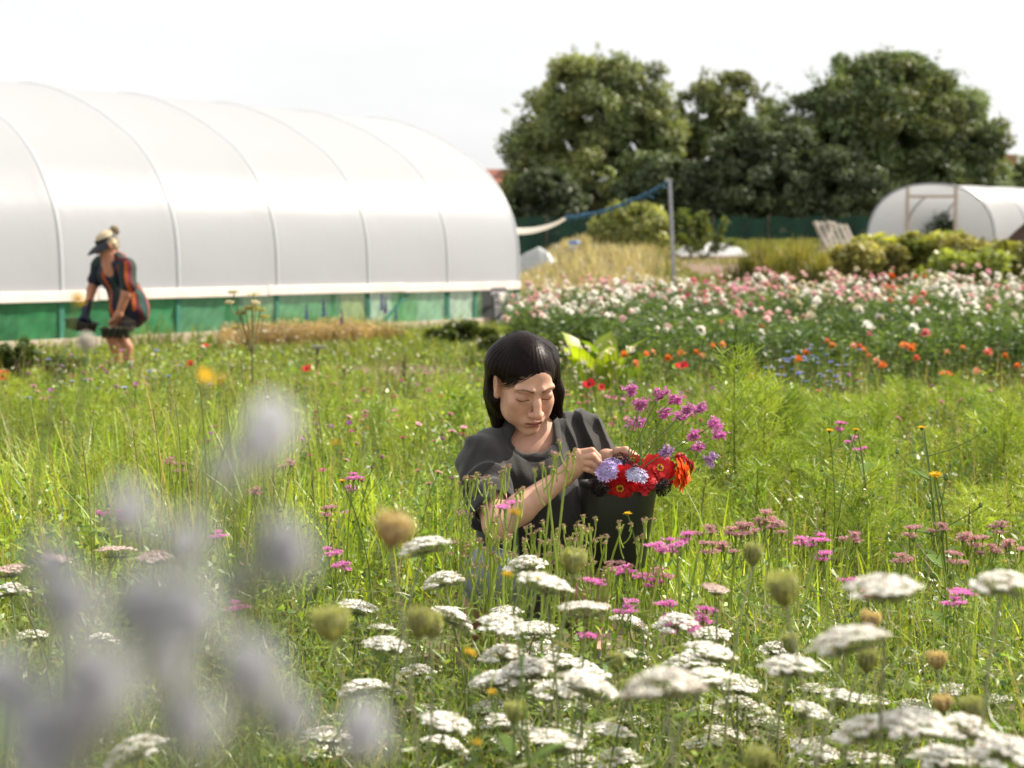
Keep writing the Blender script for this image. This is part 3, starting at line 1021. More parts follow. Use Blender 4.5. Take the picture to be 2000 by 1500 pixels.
M_FLEECE = mat_film('fleece', (0.76, 0.77, 0.78), 0.25, 0, 0.02, 0.5, 0.6, 5)
cloth_patch(1322, 1452, 470, 495, 44.5, 0.36, 'fleece_cover', 'white fleece cover lying over a low bed in the rough grass', 'crop cover', M_FLEECE, 3)
cloth_patch(985, 1098, 440, 480, 40.0, 0.92, 'plastic_sheet', 'wrinkled pale plastic sheet draped over a frame behind the tunnel', 'sheet', mat_film('grey_sheet', (0.52, 0.55, 0.55), 0.3, 0.15, 0.1, 0.25, 0.8, 6), 4, 1.6, ([0, 0.1, 0.6, 0.75, 0.98, 1], [0.9, 0.95, 1, 0.8, 0.05, 0]))


def make_tub():
    c = P(1121, 479, 41.0)
    O = np.array([c[0], c[1], c[2] - 0.15])
    root = thing('tub', 'small blue lidded white tub in the straw grass', 'tub', O)
    mb = MB(); mb.lathe([(0, 0), (0.12, 0), (0.145, 0.2), (0.15, 0.21), (0, 0.21)], 16, M=Matrix.Translation(O))
    mb.build('body', M_PAINT, root, O)
    mb = MB(); mb.lathe([(0.158, 0.19), (0.16, 0.25), (0.1, 0.27), (0, 0.275)], 16, M=Matrix.Translation(O))
    mb.build('lid', mat_col('blue_plastic', (0.05, 0.16, 0.42), 0.4), root, O)


make_tub()


# ------------------------------------------------------------------ pallets propped together
def make_pallet(base, xa, up, label):
    xa, up = nz(xa), nz(up)
    nrm = np.cross(xa, up)
    rt = np.stack([xa, nrm, up], 1)
    O = np.asarray(base, float)
    root = thing('pallet', label, 'pallet', O, group='pallets propped together')
    W, H = 1.0, 1.1
    for k in range(6):
        mb = MB()
        mb.box(O + rt @ np.array([-W / 2 + 0.055 + k * (W - 0.11) / 5, 0.06, H / 2]), (0.10, 0.02, H), rt, bev=0.004)
        mb.build('slat', M_PALLET, root, O, False)
    for z in (0.06, H / 2, H - 0.06):
        mb = MB()
        mb.box(O + rt @ np.array([0, 0.0, z]), (W, 0.095, 0.09), rt, bev=0.006)
        mb.build('bearer', M_PALLET, root, O, False)
    for k in range(3):
        mb = MB()
        mb.box(O + rt @ np.array([-W / 2 + 0.06 + k * (W - 0.12) / 2, -0.06, H / 2]), (0.10, 0.02, H), rt, bev=0.004)
        mb.build('slat', M_PALLET, root, O, False)


M_PALLET = mat_col('weathered_pallet', (0.52, 0.47, 0.40), 0.85, 3, 0.25, 0.3, 20, stretch=(6, 6, 1))
pb = P(1652, 492, 42.0)
gp = float(gz(pb[0], 42.0))
make_pallet((pb[0] + 0.02, 42.0, gp - 0.02), (0.93, 0.22, -0.1), (-0.42, 0.25, 1.0), 'weathered pallet leaning with its pale slatted face in the sun')
make_pallet((pb[0] - 0.62, 42.5, gp - 0.02), (0.35, 1.0, 0.0), (0.32, 0.06, 1.0), 'weathered pallet propped edge on behind the slatted one')


# ------------------------------------------------------------------ brown heap, tarpaulin
def make_heap():
    c = P(2052, 470, 32.0)
    g = float(gz(c[0], 32))
    H = P(2052, 392, 32)[2] - g
    nr, na = 14, 40
    v, f = [], []
    for i in range(nr + 1):
        t = i / nr
        for a in range(na):
            an = a * 2 * math.pi / na
            k = 1 + 0.08 * math.sin(3 * an + 1) + 0.05 * math.sin(7 * an)
            v.append((c[0] + 1.75 * t * k * math.cos(an), 32 + 1.1 * t * k * math.sin(an), g + H * (1 - t ** 1.1) + 0.02 * math.sin(17 * an + 9 * t)))
    for i in range(nr):
        for a in range(na):
            b = (a + 1) % na
            f.append((i * na + a, i * na + b, (i + 1) * na + b, (i + 1) * na + a))
    mb = MB(); mb.add(v, f)
    o = mb.build('compost_heap', mat_col('compost', (0.06, 0.032, 0.02), 0.95, 9, 0.4, 0.9, 22), None, (c[0], 32, g))
    tag(o, 'dark brown compost heap in front of the small tunnel', 'heap')


make_heap()
cloth_patch(1905, 2030, 490, 535, 24.0, 0.55, 'tarpaulin', 'blue grey tarpaulin half hidden under the bean leaves', 'tarpaulin', mat_col('tarp', (0.30, 0.34, 0.42), 0.4, 6, 0.2, 0.4, 8), 9, 1.0)

# ================================================================== PEOPLE
class Sdf:
    """smooth union of tapered capsules and ellipsoids, meshed by surface nets"""

    def __init__(self):
        self.ops = []

    def rc(self, a, b, r1, r2, k=0.02, op='u'):
        a, b = np.asarray(a, float), np.asarray(b, float)

        def f(p):
            ab = b - a
            t = np.clip((p - a) @ ab / (ab @ ab + 1e-12), 0, 1)
            return np.linalg.norm(p - a - t[:, None] * ab, axis=1) - (r1 + (r2 - r1) * t)
        rm = max(r1, r2)
        self.ops.append((op, f, np.minimum(a, b) - rm, np.maximum(a, b) + rm, k))
        return self

    def chain(self, pts, rad, k=0.02, op='u'):
        for i in range(len(pts) - 1):
            self.rc(pts[i], pts[i + 1], rad[i], rad[i + 1], k, op)
        return self

    def ell(self, c, r, rot=None, k=0.02, op='u'):
        c, r = np.asarray(c, float), np.asarray(r, float)
        M = np.eye(3) if rot is None else np.asarray(rot, float)

        def f(p):
            q = (p - c) @ M
            k0 = np.linalg.norm(q / r, axis=1)
            k1 = np.linalg.norm(q / (r * r), axis=1) + 1e-9
            return np.where(k0 < 1e-4, -r.min(), k0 * (k0 - 1) / k1)
        rm = r.max()
        self.ops.append((op, f, c - rm, c + rm, k))
        return self

    def box(self, c, h, rot=None, rnd=0.01, k=0.01, op='u'):
        c, h = np.asarray(c, float), np.asarray(h, float)
        M = np.eye(3) if rot is None else np.asarray(rot, float)

        def f(p):
            q = np.abs((p - c) @ M) - (h - rnd)
            return np.linalg.norm(np.maximum(q, 0), axis=1) + np.minimum(q.max(1), 0) - rnd
        rm = np.linalg.norm(h)
        self.ops.append((op, f, c - rm, c + rm, k))
        return self

    def disp(self, f, lo, hi):
        self.ops.append(('d', f, np.asarray(lo, float), np.asarray(hi, float), 0))
        return self

    def ev(self, p):
        d = np.full(len(p), 0.3)
        for op, f, lo, hi, k in self.ops:
            mg = k + 0.07
            m = np.all((p > lo - mg) & (p < hi + mg), axis=1)
            if not m.any():
                continue
            q = p[m]
            a = d[m]
            if op == 'd':
                d[m] = a + f(q)
                continue
            b = f(q)
            k = max(k, 1e-5)
            if op == 'u':
                h = np.clip(0.5 + 0.5 * (a - b) / k, 0, 1)
                d[m] = a * (1 - h) + b * h - k * h * (1 - h)
            else:
                b = -b
                h = np.clip(0.5 - 0.5 * (a - b) / k, 0, 1)
                d[m] = a * (1 - h) + b * h + k * h * (1 - h)
        return d

    def mesh(self, h, pad=0.03):
        us = [o for o in self.ops if o[0] == 'u']
        lo = np.min([o[2] for o in us], axis=0) - pad
        hi = np.max([o[3] for o in us], axis=0) + pad
        S = 4
        nc = np.ceil((hi - lo) / (h * S)).astype(int) + 1
        g = [lo[i] + h * S * (np.arange(nc[i]) + 0.5 - 0.5 / S) for i in range(3)]
        G = np.stack(np.meshgrid(*g, indexing='ij'), -1).reshape(-1, 3)
        dc = self.ev(G).reshape(nc)
        act = np.abs(dc) < h * S * 2.1
        V = np.repeat(np.repeat(np.repeat(np.where(dc < 0, -1.0, 1.0).astype(np.float32), S, 0), S, 1), S, 2)
        ai = np.argwhere(act)
        off = np.stack(np.meshgrid(*[np.arange(S)] * 3, indexing='ij'), -1).reshape(-1, 3)
        for blk in range(0, len(ai), 20000):
            ii = (ai[blk:blk + 20000, None, :] * S + off[None]).reshape(-1, 3)
            V[ii[:, 0], ii[:, 1], ii[:, 2]] = self.ev(lo + ii * h)
        return surface_nets(V, lo, h)


def surface_nets(V, org, h):
    ins = V < 0
    n = np.array(V.shape) - 1
    cnt = np.zeros(n, np.int8)
    cor = [(i, j, k) for i in (0, 1) for j in (0, 1) for k in (0, 1)]
    for i, j, k in cor:
        cnt += ins[i:i + n[0], j:j + n[1], k:k + n[2]]
    ai = np.argwhere((cnt > 0) & (cnt < 8))
    idx = np.full(n, -1, np.int64)
    idx[ai[:, 0], ai[:, 1], ai[:, 2]] = np.arange(len(ai))
    acc = np.zeros((len(ai), 3)); num = np.zeros(len(ai))
    val = {c: V[ai[:, 0] + c[0], ai[:, 1] + c[1], ai[:, 2] + c[2]].astype(float) for c in cor}
    for a in cor:
        for ax in range(3):
            if a[ax] == 0:
                b = list(a); b[ax] = 1; b = tuple(b)
                m = (val[a] < 0) != (val[b] < 0)
                t = val[a][m] / (val[a][m] - val[b][m])
                p = np.tile(np.array(a, float), (m.sum(), 1)); p[:, ax] += t
                acc[m] += p; num[m] += 1
    v = org + h * (ai + acc / num[:, None])
    F = []
    for ax in range(3):
        sl0 = [slice(None)] * 3; sl1 = [slice(None)] * 3
        sl0[ax] = slice(0, -1); sl1[ax] = slice(1, None)
        s0, s1 = ins[tuple(sl0)], ins[tuple(sl1)]
        e = np.argwhere(s0 != s1)
        o1, o2 = (ax + 1) % 3, (ax + 2) % 3
        ok = (e[:, o1] > 0) & (e[:, o2] > 0) & (e[:, o1] < n[o1]) & (e[:, o2] < n[o2])
        e = e[ok]
        c = []
        for d1, d2 in ((0, 0), (1, 0), (1, 1), (0, 1)):
            q = e.copy(); q[:, o1] -= d1; q[:, o2] -= d2
            c.append(idx[q[:, 0], q[:, 1], q[:, 2]])
        f = np.stack(c, 1)
        fl = ~s0[e[:, 0], e[:, 1], e[:, 2]]
        f[fl] = f[fl][:, ::-1]
        F.append(f)
    f = np.concatenate(F)
    f = f[(f >= 0).all(1)]
    # light smoothing
    e = np.concatenate([f[:, [0, 1]], f[:, [1, 2]], f[:, [2, 3]], f[:, [3, 0]]])
    for _ in range(1):
        s = np.zeros_like(v); w = np.zeros(len(v))
        np.add.at(s, e[:, 0], v[e[:, 1]]); np.add.at(w, e[:, 0], 1)
        np.add.at(s, e[:, 1], v[e[:, 0]]); np.add.at(w, e[:, 1], 1)
        v = 0.5 * v + 0.5 * s / np.maximum(w, 1)[:, None]
    return v, f


def frame(yaw, pitch, roll):
    """head frame seen from the camera: yaw turns the face to the right of the picture, pitch lowers it"""
    f = np.array([math.sin(yaw) * math.cos(pitch), -math.cos(yaw) * math.cos(pitch), -math.sin(pitch)])
    l = np.array([math.cos(yaw), math.sin(yaw), 0.0])
    u = np.cross(f, l)
    c, s = math.cos(roll), math.sin(roll)
    l, u = l * c - u * s, u * c + l * s
    return np.stack([l, f, u], 1)          # columns: her left, forward, up


M_SKIN = mat_col('skin', None, 0.52, 34, 0.13, 0.12, 420, sss=0.12, spec=0.35)
M_HAIR = mat_col('dark_hair', (0.0085, 0.0045, 0.004), 0.42, 90, 0.5, 0.0, spec=0.09)
M_SHIRT = mat_col('charcoal_cotton', (0.030, 0.0285, 0.0275), 0.88, 14, 0.12, 0.25, 260, spec=0.2, sheen=0.25)
M_DENIM = mat_col('grey_denim', (0.20, 0.22, 0.26), 0.85, 40, 0.2, 0.3, 200)
M_RUBBER = mat_col('black_plastic', (0.012, 0.013, 0.014), 0.38, 10, 0.2, 0.05, 30)

SK = lin(228, 178, 152) * 0.76


def woman():
    base = np.array([0.06, 3.92, 0.0])
    root = thing('person', 'dark haired woman in a charcoal tee shirt crouching over a bucket of cut flowers', 'person', base)
    HC = P(1024, 742, 3.80)
    HR = frame(R(21), R(25), R(-2.5))

    def hp(x, y, z):
        return HC + HR @ np.array([x, y, z])

    s = Sdf()
    # --- head
    s.ell(hp(0, -0.012, 0.028), (0.068, 0.089, 0.076), HR)
    s.ell(hp(0, 0.034, -0.020), (0.0565, 0.056, 0.080), HR, 0.02)
    s.ell(hp(0, 0.040, -0.070), (0.042, 0.046, 0.042), HR, 0.025)
    s.ell(hp(0, 0.072, -0.101), (0.021, 0.016, 0.015), HR, 0.022)
    for sx in (-1, 1):
        s.ell(hp(sx * 0.0395, 0.057, -0.028), (0.019, 0.019, 0.018), HR, 0.02)
        s.ell(hp(sx * 0.041, 0.022, -0.068), (0.014, 0.028, 0.022), HR, 0.025)
        s.ell(hp(sx * 0.034, 0.052, -0.054), (0.019, 0.022, 0.026), HR, 0.022)
        s.rc(hp(sx * 0.014, 0.088, 0.020), hp(sx * 0.046, 0.072, 0.018), 0.008, 0.006, 0.014)
    s.ell(hp(0, 0.061, 0.036), (0.036, 0.016, 0.026), HR, 0.022)
    for sx in (-1, 1):
        s.ell(hp(sx * 0.031, 0.099, 0.000), (0.018, 0.013, 0.011), HR, 0.010, 's')
        s.ell(hp(sx * 0.032, 0.0745, -0.003), (0.0165, 0.0135, 0.0115), HR, 0.004)
    s.chain([hp(0, 0.086, 0.012), hp(0, 0.098, -0.012), hp(0, 0.1115, -0.036)], [0.0085, 0.0085, 0.0115], 0.010)
    s.ell(hp(0, 0.1125, -0.039), (0.0105, 0.0095, 0.0085), HR, 0.006)
    for sx in (-1, 1):
        s.ell(hp(sx * 0.0125, 0.1, -0.041), (0.0085, 0.010, 0.0075), HR, 0.006)
        s.ell(hp(sx * 0.0075, 0.107, -0.049), (0.0035, 0.005, 0.003), HR, 0.003, 's')
    s.ell(hp(0, 0.084, -0.068), (0.026, 0.012, 0.016), HR, 0.014)
    s.rc(hp(-0.018, 0.089, -0.0665), hp(0.018, 0.089, -0.0665), 0.0045, 0.0045, 0.006)
    s.ell(hp(0, 0.0955, -0.0655), (0.012, 0.005, 0.0042), HR, 0.005)
    s.ell(hp(0, 0.0945, -0.0755), (0.016, 0.006, 0.0050), HR, 0.005)
    s.rc(hp(-0.022, 0.0945, -0.0705), hp(0.022, 0.0945, -0.0705), 0.0015, 0.0015, 0.003, 's')
    s.ell(hp(0, 0.092, -0.088), (0.018, 0.006, 0.005), HR, 0.008, 's')
    for sx in (-1, 1):
        eo = frame(R(21) + sx * 0.35, R(25), R(-2.5))
        s.ell(hp(sx * 0.0690, -0.008, -0.012), (0.0085, 0.019, 0.031), eo, 0.006)
        s.ell(hp(sx * 0.0775, -0.002, -0.008), (0.006, 0.010, 0.018), eo, 0.004, 's')
        s.ell(hp(sx * 0.0700, 0.002, -0.036), (0.006, 0.008, 0.009), HR, 0.005)
    # --- neck, trunk
    nb = P(1038, 848, 3.90)
    s.rc(hp(0, -0.018, -0.045), nb, 0.052, 0.056, 0.03)
    chest = P(1034, 905, 3.90)
    shR, shL = P(936, 897, 3.78), P(1134, 846, 3.94)
    s.rc(nb + [0, 0.01, -0.036], shR + [0, 0, -0.008], 0.042, 0.034, 0.03)
    s.rc(nb + [0, 0.01, -0.036], shL + [0, 0, -0.008], 0.042, 0.034, 0.03)
    tr = frame(R(25), R(12), R(3))
    s.ell(chest, (0.138, 0.088, 0.115), tr, 0.03)
    belly = P(1050, 1030, 3.96)
    s.ell(belly, (0.14, 0.11, 0.14), tr, 0.05)
    pel = P(1050, 1140, 4.05)
    s.ell(pel, (0.165, 0.13, 0.11), tr, 0.05)
    # --- right arm
    elR, wrR = P(972, 1026, 3.585), P(1103, 930, 3.645)
    s.chain([shR, shR * 0.5 + elR * 0.5, elR], [0.038, 0.040, 0.034], 0.02)
    fm = elR * 0.66 + wrR * 0.34
    s.chain([elR, fm, wrR], [0.034, 0.0345, 0.0225], 0.015)
    # hand: palm and five fingers, pinching a stem
    kn = [P(1127, 885, 3.615), P(1133, 893, 3.612), P(1136, 903, 3.613), P(1134, 913, 3.618)]
    for i, q in enumerate(kn):
        s.rc(wrR, q, 0.019 - 0.001 * i, 0.0115, 0.012)
    s.ell((wrR * 0.45 + (kn[1] + kn[2]) / 2 * 0.55), (0.022, 0.014, 0.024), None, 0.012)
    fin = [
        [kn[0], P(1156, 880, 3.612), P(1168, 892, 3.622), P(1171, 906, 3.634)],
        [kn[1], P(1158, 891, 3.604), P(1168, 902, 3.614), P(1169, 911, 3.626)],
        [kn[2], P(1153, 905, 3.603), P(1163, 912, 3.613), P(1165, 918, 3.624)],
        [kn[3], P(1148, 917, 3.607), P(1158, 921, 3.616), P(1163, 925, 3.626)],
    ]
    for i, ch in enumerate(fin):
        r0 = (0.0084, 0.0086, 0.0080, 0.0070)[i]
        s.chain(ch, [r0 + 0.0006, r0, r0 - 0.0008, r0 - 0.0018], 0.0014)
    s.chain([wrR + (kn[0] - wrR) * 0.35 + [0, 0.012, 0], P(1140, 898, 3.655), P(1158, 902, 3.652), P(1170, 909, 3.645)], [0.014, 0.0115, 0.0100, 0.008], 0.006)
    # --- left arm, mostly behind the bucket and the flowers
    elL, wrL = P(1196, 985, 3.985), P(1184, 897, 3.875)
    s.chain([shL, shL * 0.5 + elL * 0.5, elL], [0.038, 0.040, 0.034], 0.02)
    s.chain([elL, elL * 0.6 + wrL * 0.4, wrL], [0.037, 0.036, 0.025], 0.015)
    kl = [P(1216, 886, 3.845), P(1218, 891, 3.822), P(1218, 898, 3.805), P(1216, 906, 3.795)]
    for i, q in enumerate(kl):
        s.rc(wrL, q, 0.019, 0.0115, 0.012)
    fl = [
        [kl[0], P(1234, 885, 3.83), P(1247, 895, 3.815), P(1250, 908, 3.80)],
        [kl[1], P(1238, 889, 3.80), P(1250, 899, 3.79), P(1251, 912, 3.785)],
        [kl[2], P(1237, 897, 3.785), P(1247, 906, 3.775), P(1247, 918, 3.775)],
        [kl[3], P(1232, 907, 3.78), P(1240, 914, 3.775), P(1240, 923, 3.775)],
    ]
    for i, ch in enumerate(fl):
        r0 = (0.0084, 0.0086, 0.0080, 0.0070)[i]
        s.chain(ch, [r0 + 0.0006, r0, r0 - 0.0008, r0 - 0.0018], 0.0014)
    s.chain([wrL + [0.015, 0, 0.0], P(1206, 882, 3.82), P(1222, 880, 3.80), P(1234, 888, 3.785)], [0.014, 0.011, 0.0098, 0.0078], 0.006)
    # --- legs: crouched, knees forward
    hipR, hipL = pel + tr @ np.array([-0.085, 0.02, -0.01]), pel + tr @ np.array([0.085, 0.02, -0.01])
    knR, knL = P(957, 1128, 3.60), P(1150, 1150, 3.72)
    anR, anL = np.array([-0.10, 3.92, 0.075]), np.array([0.19, 3.93, 0.075])
    for hp_, kn_, an_ in ((hipR, knR, anR), (hipL, knL, anL)):
        s.chain([hp_, hp_ * 0.5 + kn_ * 0.5, kn_], [0.082, 0.07, 0.052], 0.03)
        s.chain([kn_, kn_ * 0.6 + an_ * 0.4 + [0, 0.02, 0], an_], [0.05, 0.05, 0.034], 0.02)
        s.chain([an_, an_ + [0.02, -0.10, -0.03], an_ + [0.03, -0.15, -0.045]], [0.034, 0.03, 0.022], 0.02)
    v, f = s.mesh(0.0018)
    # skin colour: lips, brows, lashes, flush on cheeks and nose
    q = (v - HC) @ HR
    col = np.tile(SK, (len(v), 1))

    def blend(mask, c):
        nonlocal col
        col = col * (1 - mask[:, None]) + np.asarray(c) * mask[:, None]
    front = sm(0.03, 0.06, q[:, 1]) * (np.abs(q[:, 0]) < 0.09)

    def spot(x, y, rx, ry, hard=0.35):
        d = np.sqrt(((q[:, 0] - x) / rx) ** 2 + ((q[:, 2] - y) / ry) ** 2)
        return (1 - sm(1 - hard, 1 + hard, d)) * front
    for sx in (-1, 1):
        blend(0.18 * spot(sx * 0.042, -0.035, 0.024, 0.018, 0.8), lin(214, 140, 116) * 0.62)
        # brow
        x = q[:, 0] * sx
        t = np.clip((x - 0.012) / 0.036, 0, 1)
        yb = 0.0185 + 0.006 * np.sin(t * 2.3) - 0.005 * t
        wd = 0.0032 * (1 - 0.55 * t)
        m = (1 - sm(0.5, 1.3, np.abs(q[:, 2] - yb) / wd)) * front * (x > 0.010) * (x < 0.050)
        blend(0.8 * m, lin(74, 52, 42) * 0.5)
        # lash line of the lowered lid
        yl = -0.0092 + 0.0016 * ((x - 0.036) / 0.016) ** 2
        m = (1 - sm(0.5, 1.4, np.abs(q[:, 2] - yl) / 0.0016)) * front * (x > 0.016) * (x < 0.047)
        blend(0.92 * m, lin(40, 26, 22) * 0.5)
        blend(0.30 * spot(sx * 0.032, 0.002, 0.018, 0.008, 0.6), lin(170, 112, 92) * 0.6)
        blend(0.25 * spot(sx * 0.030, -0.018, 0.016, 0.006, 0.6), lin(176, 120, 104) * 0.6)
    blend(0.4 * spot(0, -0.040, 0.016, 0.012, 0.7), lin(222, 146, 122) * 0.66)
    xl = np.abs(q[:, 0]) / 0.0225
    up = -0.0705 + 0.0072 * (1 - xl ** 1.8) * (1 - 0.25 * np.exp(-(xl / 0.18) ** 2))
    lo = -0.0705 - 0.0088 * (1 - xl ** 2)
    m = (xl < 1) * sm(-0.0012, 0.0008, up - q[:, 2]) * sm(-0.0012, 0.0008, q[:, 2] - lo) * front
    blend(0.8 * m, lin(186, 104, 96) * 0.62)
    m = (1 - sm(0.4, 1.3, np.abs(q[:, 2] + 0.0705) / 0.0016)) * (xl < 1.05) * front
    blend(0.75 * m, lin(110, 52, 48) * 0.5)
    kk = np.minimum.reduce([np.linalg.norm(v - a, axis=1) for a in kn + kl + [c_[1] for c_ in fin + fl]])
    blend(0.3 * (1 - sm(0.006, 0.016, kk)), lin(226, 148, 124) * 0.66)
    mb = MB()
    mb.add(v, f, col)
    mb.build('body', M_SKIN, root, base)

    # --- tee shirt
    c = Sdf()
    e = 0.016
    c.ell(chest + [0, 0, 0.005], (0.165, 0.108, 0.125), tr, 0.04)
    c.ell(belly + [0.0, 0, -0.01], (0.162, 0.130, 0.165), tr, 0.06)
    c.ell(pel + [0, 0.02, 0.04], (0.185, 0.145, 0.10), tr, 0.05)
    c.rc(nb + [0, 0.012, -0.032], shR + [0, 0, 0.002], 0.056, 0.047, 0.035)
    c.rc(nb + [0, 0.012, -0.032], shL + [0, 0, 0.002], 0.056, 0.048, 0.035)
    c.rc(nb + [0, 0.015, -0.015], nb + [0, 0.02, -0.05], 0.066, 0.075, 0.03)
    # lap of cloth hanging in front between arm and bucket
    c.chain([P(1075, 950, 3.80), P(1105, 1010, 3.78), P(1098, 1085, 3.78)], [0.06, 0.062, 0.05], 0.05)
    c.rc(P(985, 930, 3.80), P(990, 1060, 3.83), 0.07, 0.08, 0.05)
    hemR = shR + (elR - shR) * 0.80
    c.chain([shR, shR * 0.5 + hemR * 0.5, hemR], [0.050, 0.053, 0.058], 0.025)
    hemL = shL + (elL - shL) * 0.42
    c.chain([shL, shL * 0.5 + hemL * 0.5, hemL + [0.02, -0.01, 0]], [0.055, 0.057, 0.057], 0.03)
    # openings
    c.rc(hemR - nz(elR - shR) * 0.03, hemR + nz(elR - shR) * 0.12, 0.050, 0.058, 0.004, 's')
    c.box(hemR + nz(elR - shR) * 0.075, (0.09, 0.09, 0.06), np.stack([nz(np.cross(nz(elR - shR), [0, 1, 0.2])), nz(np.cross(nz(elR - shR), np.cross(nz(elR - shR), [0, 1, 0.2]))), nz(elR - shR)], 1), 0.004, 0.004, 's')
    nk = nb + HR @ np.array([0.0, 0.045, 0.0]) * 0.8
    c.rc(nb + [0.0, -0.02, 0.08], nb + [0.002, -0.070, 0.004], 0.058, 0.054, 0.008, 's')
    c.rc(nb + [0.0, -0.02, 0.05], nb + [0.002, -0.10, 0.010], 0.05, 0.044, 0.008, 's')

    def cap(p, a, b_):
        ab = b_ - a
        t = np.clip((p - a) @ ab / (ab @ ab), 0, 1)
        return np.linalg.norm(p - a - t[:, None] * ab, axis=1)

    def folds(p):
        x, y, z = p[:, 0], p[:, 1], p[:, 2]
        d = np.zeros(len(p))
        # neck rib and sleeve hem: a shallow sewn line
        dn = np.minimum(cap(p, nb + [0.0, -0.02, 0.08], nb + [0.002, -0.070, 0.004]) - 0.055, cap(p, nb + [0.0, -0.02, 0.05], nb + [0.002, -0.10, 0.010]) - 0.046)
        d += 0.0024 * np.exp(-((dn - 0.020) / 0.0022) ** 2) - 0.0012 * np.exp(-((dn - 0.010) / 0.007) ** 2)
        th = (p - hemR) @ nz(elR - shR)
        d += 0.002 * np.exp(-((th + 0.010) / 0.0022) ** 2) * (x < 0.03)
        # long drapes falling from her left shoulder and chest
        w = sm(0.09, 0.15, x) * sm(0.34, 0.44, z) * (1 - sm(0.66, 0.72, z))
        u = x + 0.10 * (z - 0.6) + 0.012 * np.sin(z * 30)
        d += w * 0.012 * (np.abs(np.sin(u * 74 + 1.1)) - 0.6)
        # creases across the sleeve and under the arm
        ax = nz(elR - shR)
        tt = (p - shR) @ ax
        rr = np.linalg.norm(p - shR - tt[:, None] * ax, axis=1)
        w = (1 - sm(0.08, 0.12, rr)) * sm(-0.02, 0.05, tt)
        d += w * 0.0052 * np.sin(tt * 62 + 9 * x + 3 * np.sin(30 * y) + 22 * z)
        # diagonal pulls over the front
        w = (1 - sm(-0.02, 0.12, x)) * sm(0.25, 0.36, z) * (1 - w)
        d += w * 0.0065 * np.sin(44 * (x * 0.7 + z * 0.75) + 2.2 * np.sin(13 * x) + 1.3 * np.sin(21 * z))
        # lap folds
        w = sm(0.02, 0.10, x) * (1 - sm(0.42, 0.50, z))
        d += w * 0.007 * (np.abs(np.sin((x + 0.25 * z) * 62)) - 0.6)
        d += 0.0022 * np.sin(37 * x + 11 * np.sin(9 * z)) * np.sin(29 * z + 7 * x)
        d += 0.0020 * np.abs(np.sin(61 * x + 33 * z + 4 * np.sin(17 * z + 5 * x))) * np.sin(23 * z - 14 * x + 3 * np.sin(31 * x))
        d += 0.0010 * np.sin(120 * z + 40 * x + 5 * np.sin(40 * x)) * np.sin(70 * x - 20 * z)
        return d
    c.disp(folds, (-1, 3, 0), (1, 5, 1.5))
    v, f = c.mesh(0.0030)
    mb = MB(); mb.add(v, f)
    mb.build('tee_shirt', M_SHIRT, root, base)
    # neck rib
    # --- shorts
    c = Sdf()
    c.ell(pel + [0, 0.01, -0.02], (0.185, 0.15, 0.115), tr, 0.04)
    for h_, k_ in ((hipR, knR), (hipL, knL)):
        t_ = 1.04 if k_ is knR else 0.62
        c.chain([h_, h_ * (1 - t_) + k_ * t_], [0.098, 0.072], 0.03)

    def denim(p):
        return 0.003 * np.sin(60 * p[:, 0] + 20 * p[:, 2]) * np.sin(45 * p[:, 1] + 8)
    c.disp(denim, (-1, 3, -0.2), (1, 5, 1))
    v, f = c.mesh(0.005)
    mb = MB(); mb.add(v, f)
    mb.build('shorts', M_DENIM, root, base)
    # --- shoes
    for an in (anR, anL):
        c = Sdf()
        c.chain([an + [0, 0.05, -0.03], an + [0.02, -0.10, -0.037], an + [0.03, -0.17, -0.045]], [0.04, 0.042, 0.03], 0.02)
        c.box(an + [0.015, -0.06, -0.085], (0.3, 0.3, 0.02), None, 0.002, 0.004, 's')
        v, f = c.mesh(0.006)
        mb = MB(); mb.add(v, f)
        mb.build('shoe', M_RUBBER, root, base)

    # --- hair: a bob parted above her left eye, tucked behind the right ear
    hs = Sdf()
    hs.ell(hp(0, -0.0135, 0.030), (0.0735, 0.0960, 0.084), HR, 0.02)
    hs.ell(hp(0.004, -0.055, 0.0), (0.066, 0.066, 0.088), HR, 0.03)
    # falls straight down: behind the right ear to below the jaw, and behind the face on her left
    for pts_, r in (([hp(-0.046, -0.035, 0.03), P(975, 768, 3.835), P(980, 824, 3.845)], (0.032, 0.032, 0.020)),
                    ([hp(-0.040, -0.04, 0.03), P(978, 770, 3.865), P(977, 822, 3.87)], (0.036, 0.034, 0.024)),
                    ([hp(-0.050, -0.02, 0.03), P(984, 775, 3.81), P(990, 826, 3.80)], (0.035, 0.024, 0.014)),
                    ([hp(-0.036, -0.05, 0.03), P(987, 770, 3.88), P(990, 815, 3.88)], (0.045, 0.038, 0.024)),
                    ([hp(0.055, -0.05, 0.03), P(1068, 770, 3.90), P(1078, 806, 3.885)], (0.05, 0.036, 0.018)),
                    ([hp(0.068, -0.01, 0.03), P(1086, 765, 3.845), P(1094, 812, 3.85)], (0.020, 0.016, 0.008)),
                    ([hp(0.0, -0.07, 0.02), P(1030, 775, 3.93), P(1035, 815, 3.93)], (0.05, 0.04, 0.028))):
        hs.chain(pts_, r, 0.025)
    def strands(p):
        q = (p - HC) @ HR
        a = np.arctan2(q[:, 1] + 0.02, q[:, 0] - 0.018)
        low = sm(0.06, -0.02, q[:, 2])
        d = 0.0004 * np.sin(a * 46 + 2 * np.sin(q[:, 2] * 40)) + 0.0003 * np.sin(a * 97 + q[:, 2] * 30)
        # parting groove
        par = np.exp(-((q[:, 0] - 0.020) / 0.006) ** 2) * sm(0.0, 0.05, q[:, 1]) * sm(0.05, 0.09, q[:, 2])
        return d + 0.0004 * par
    hs.disp(strands, HC - 0.4, HC + 0.4)
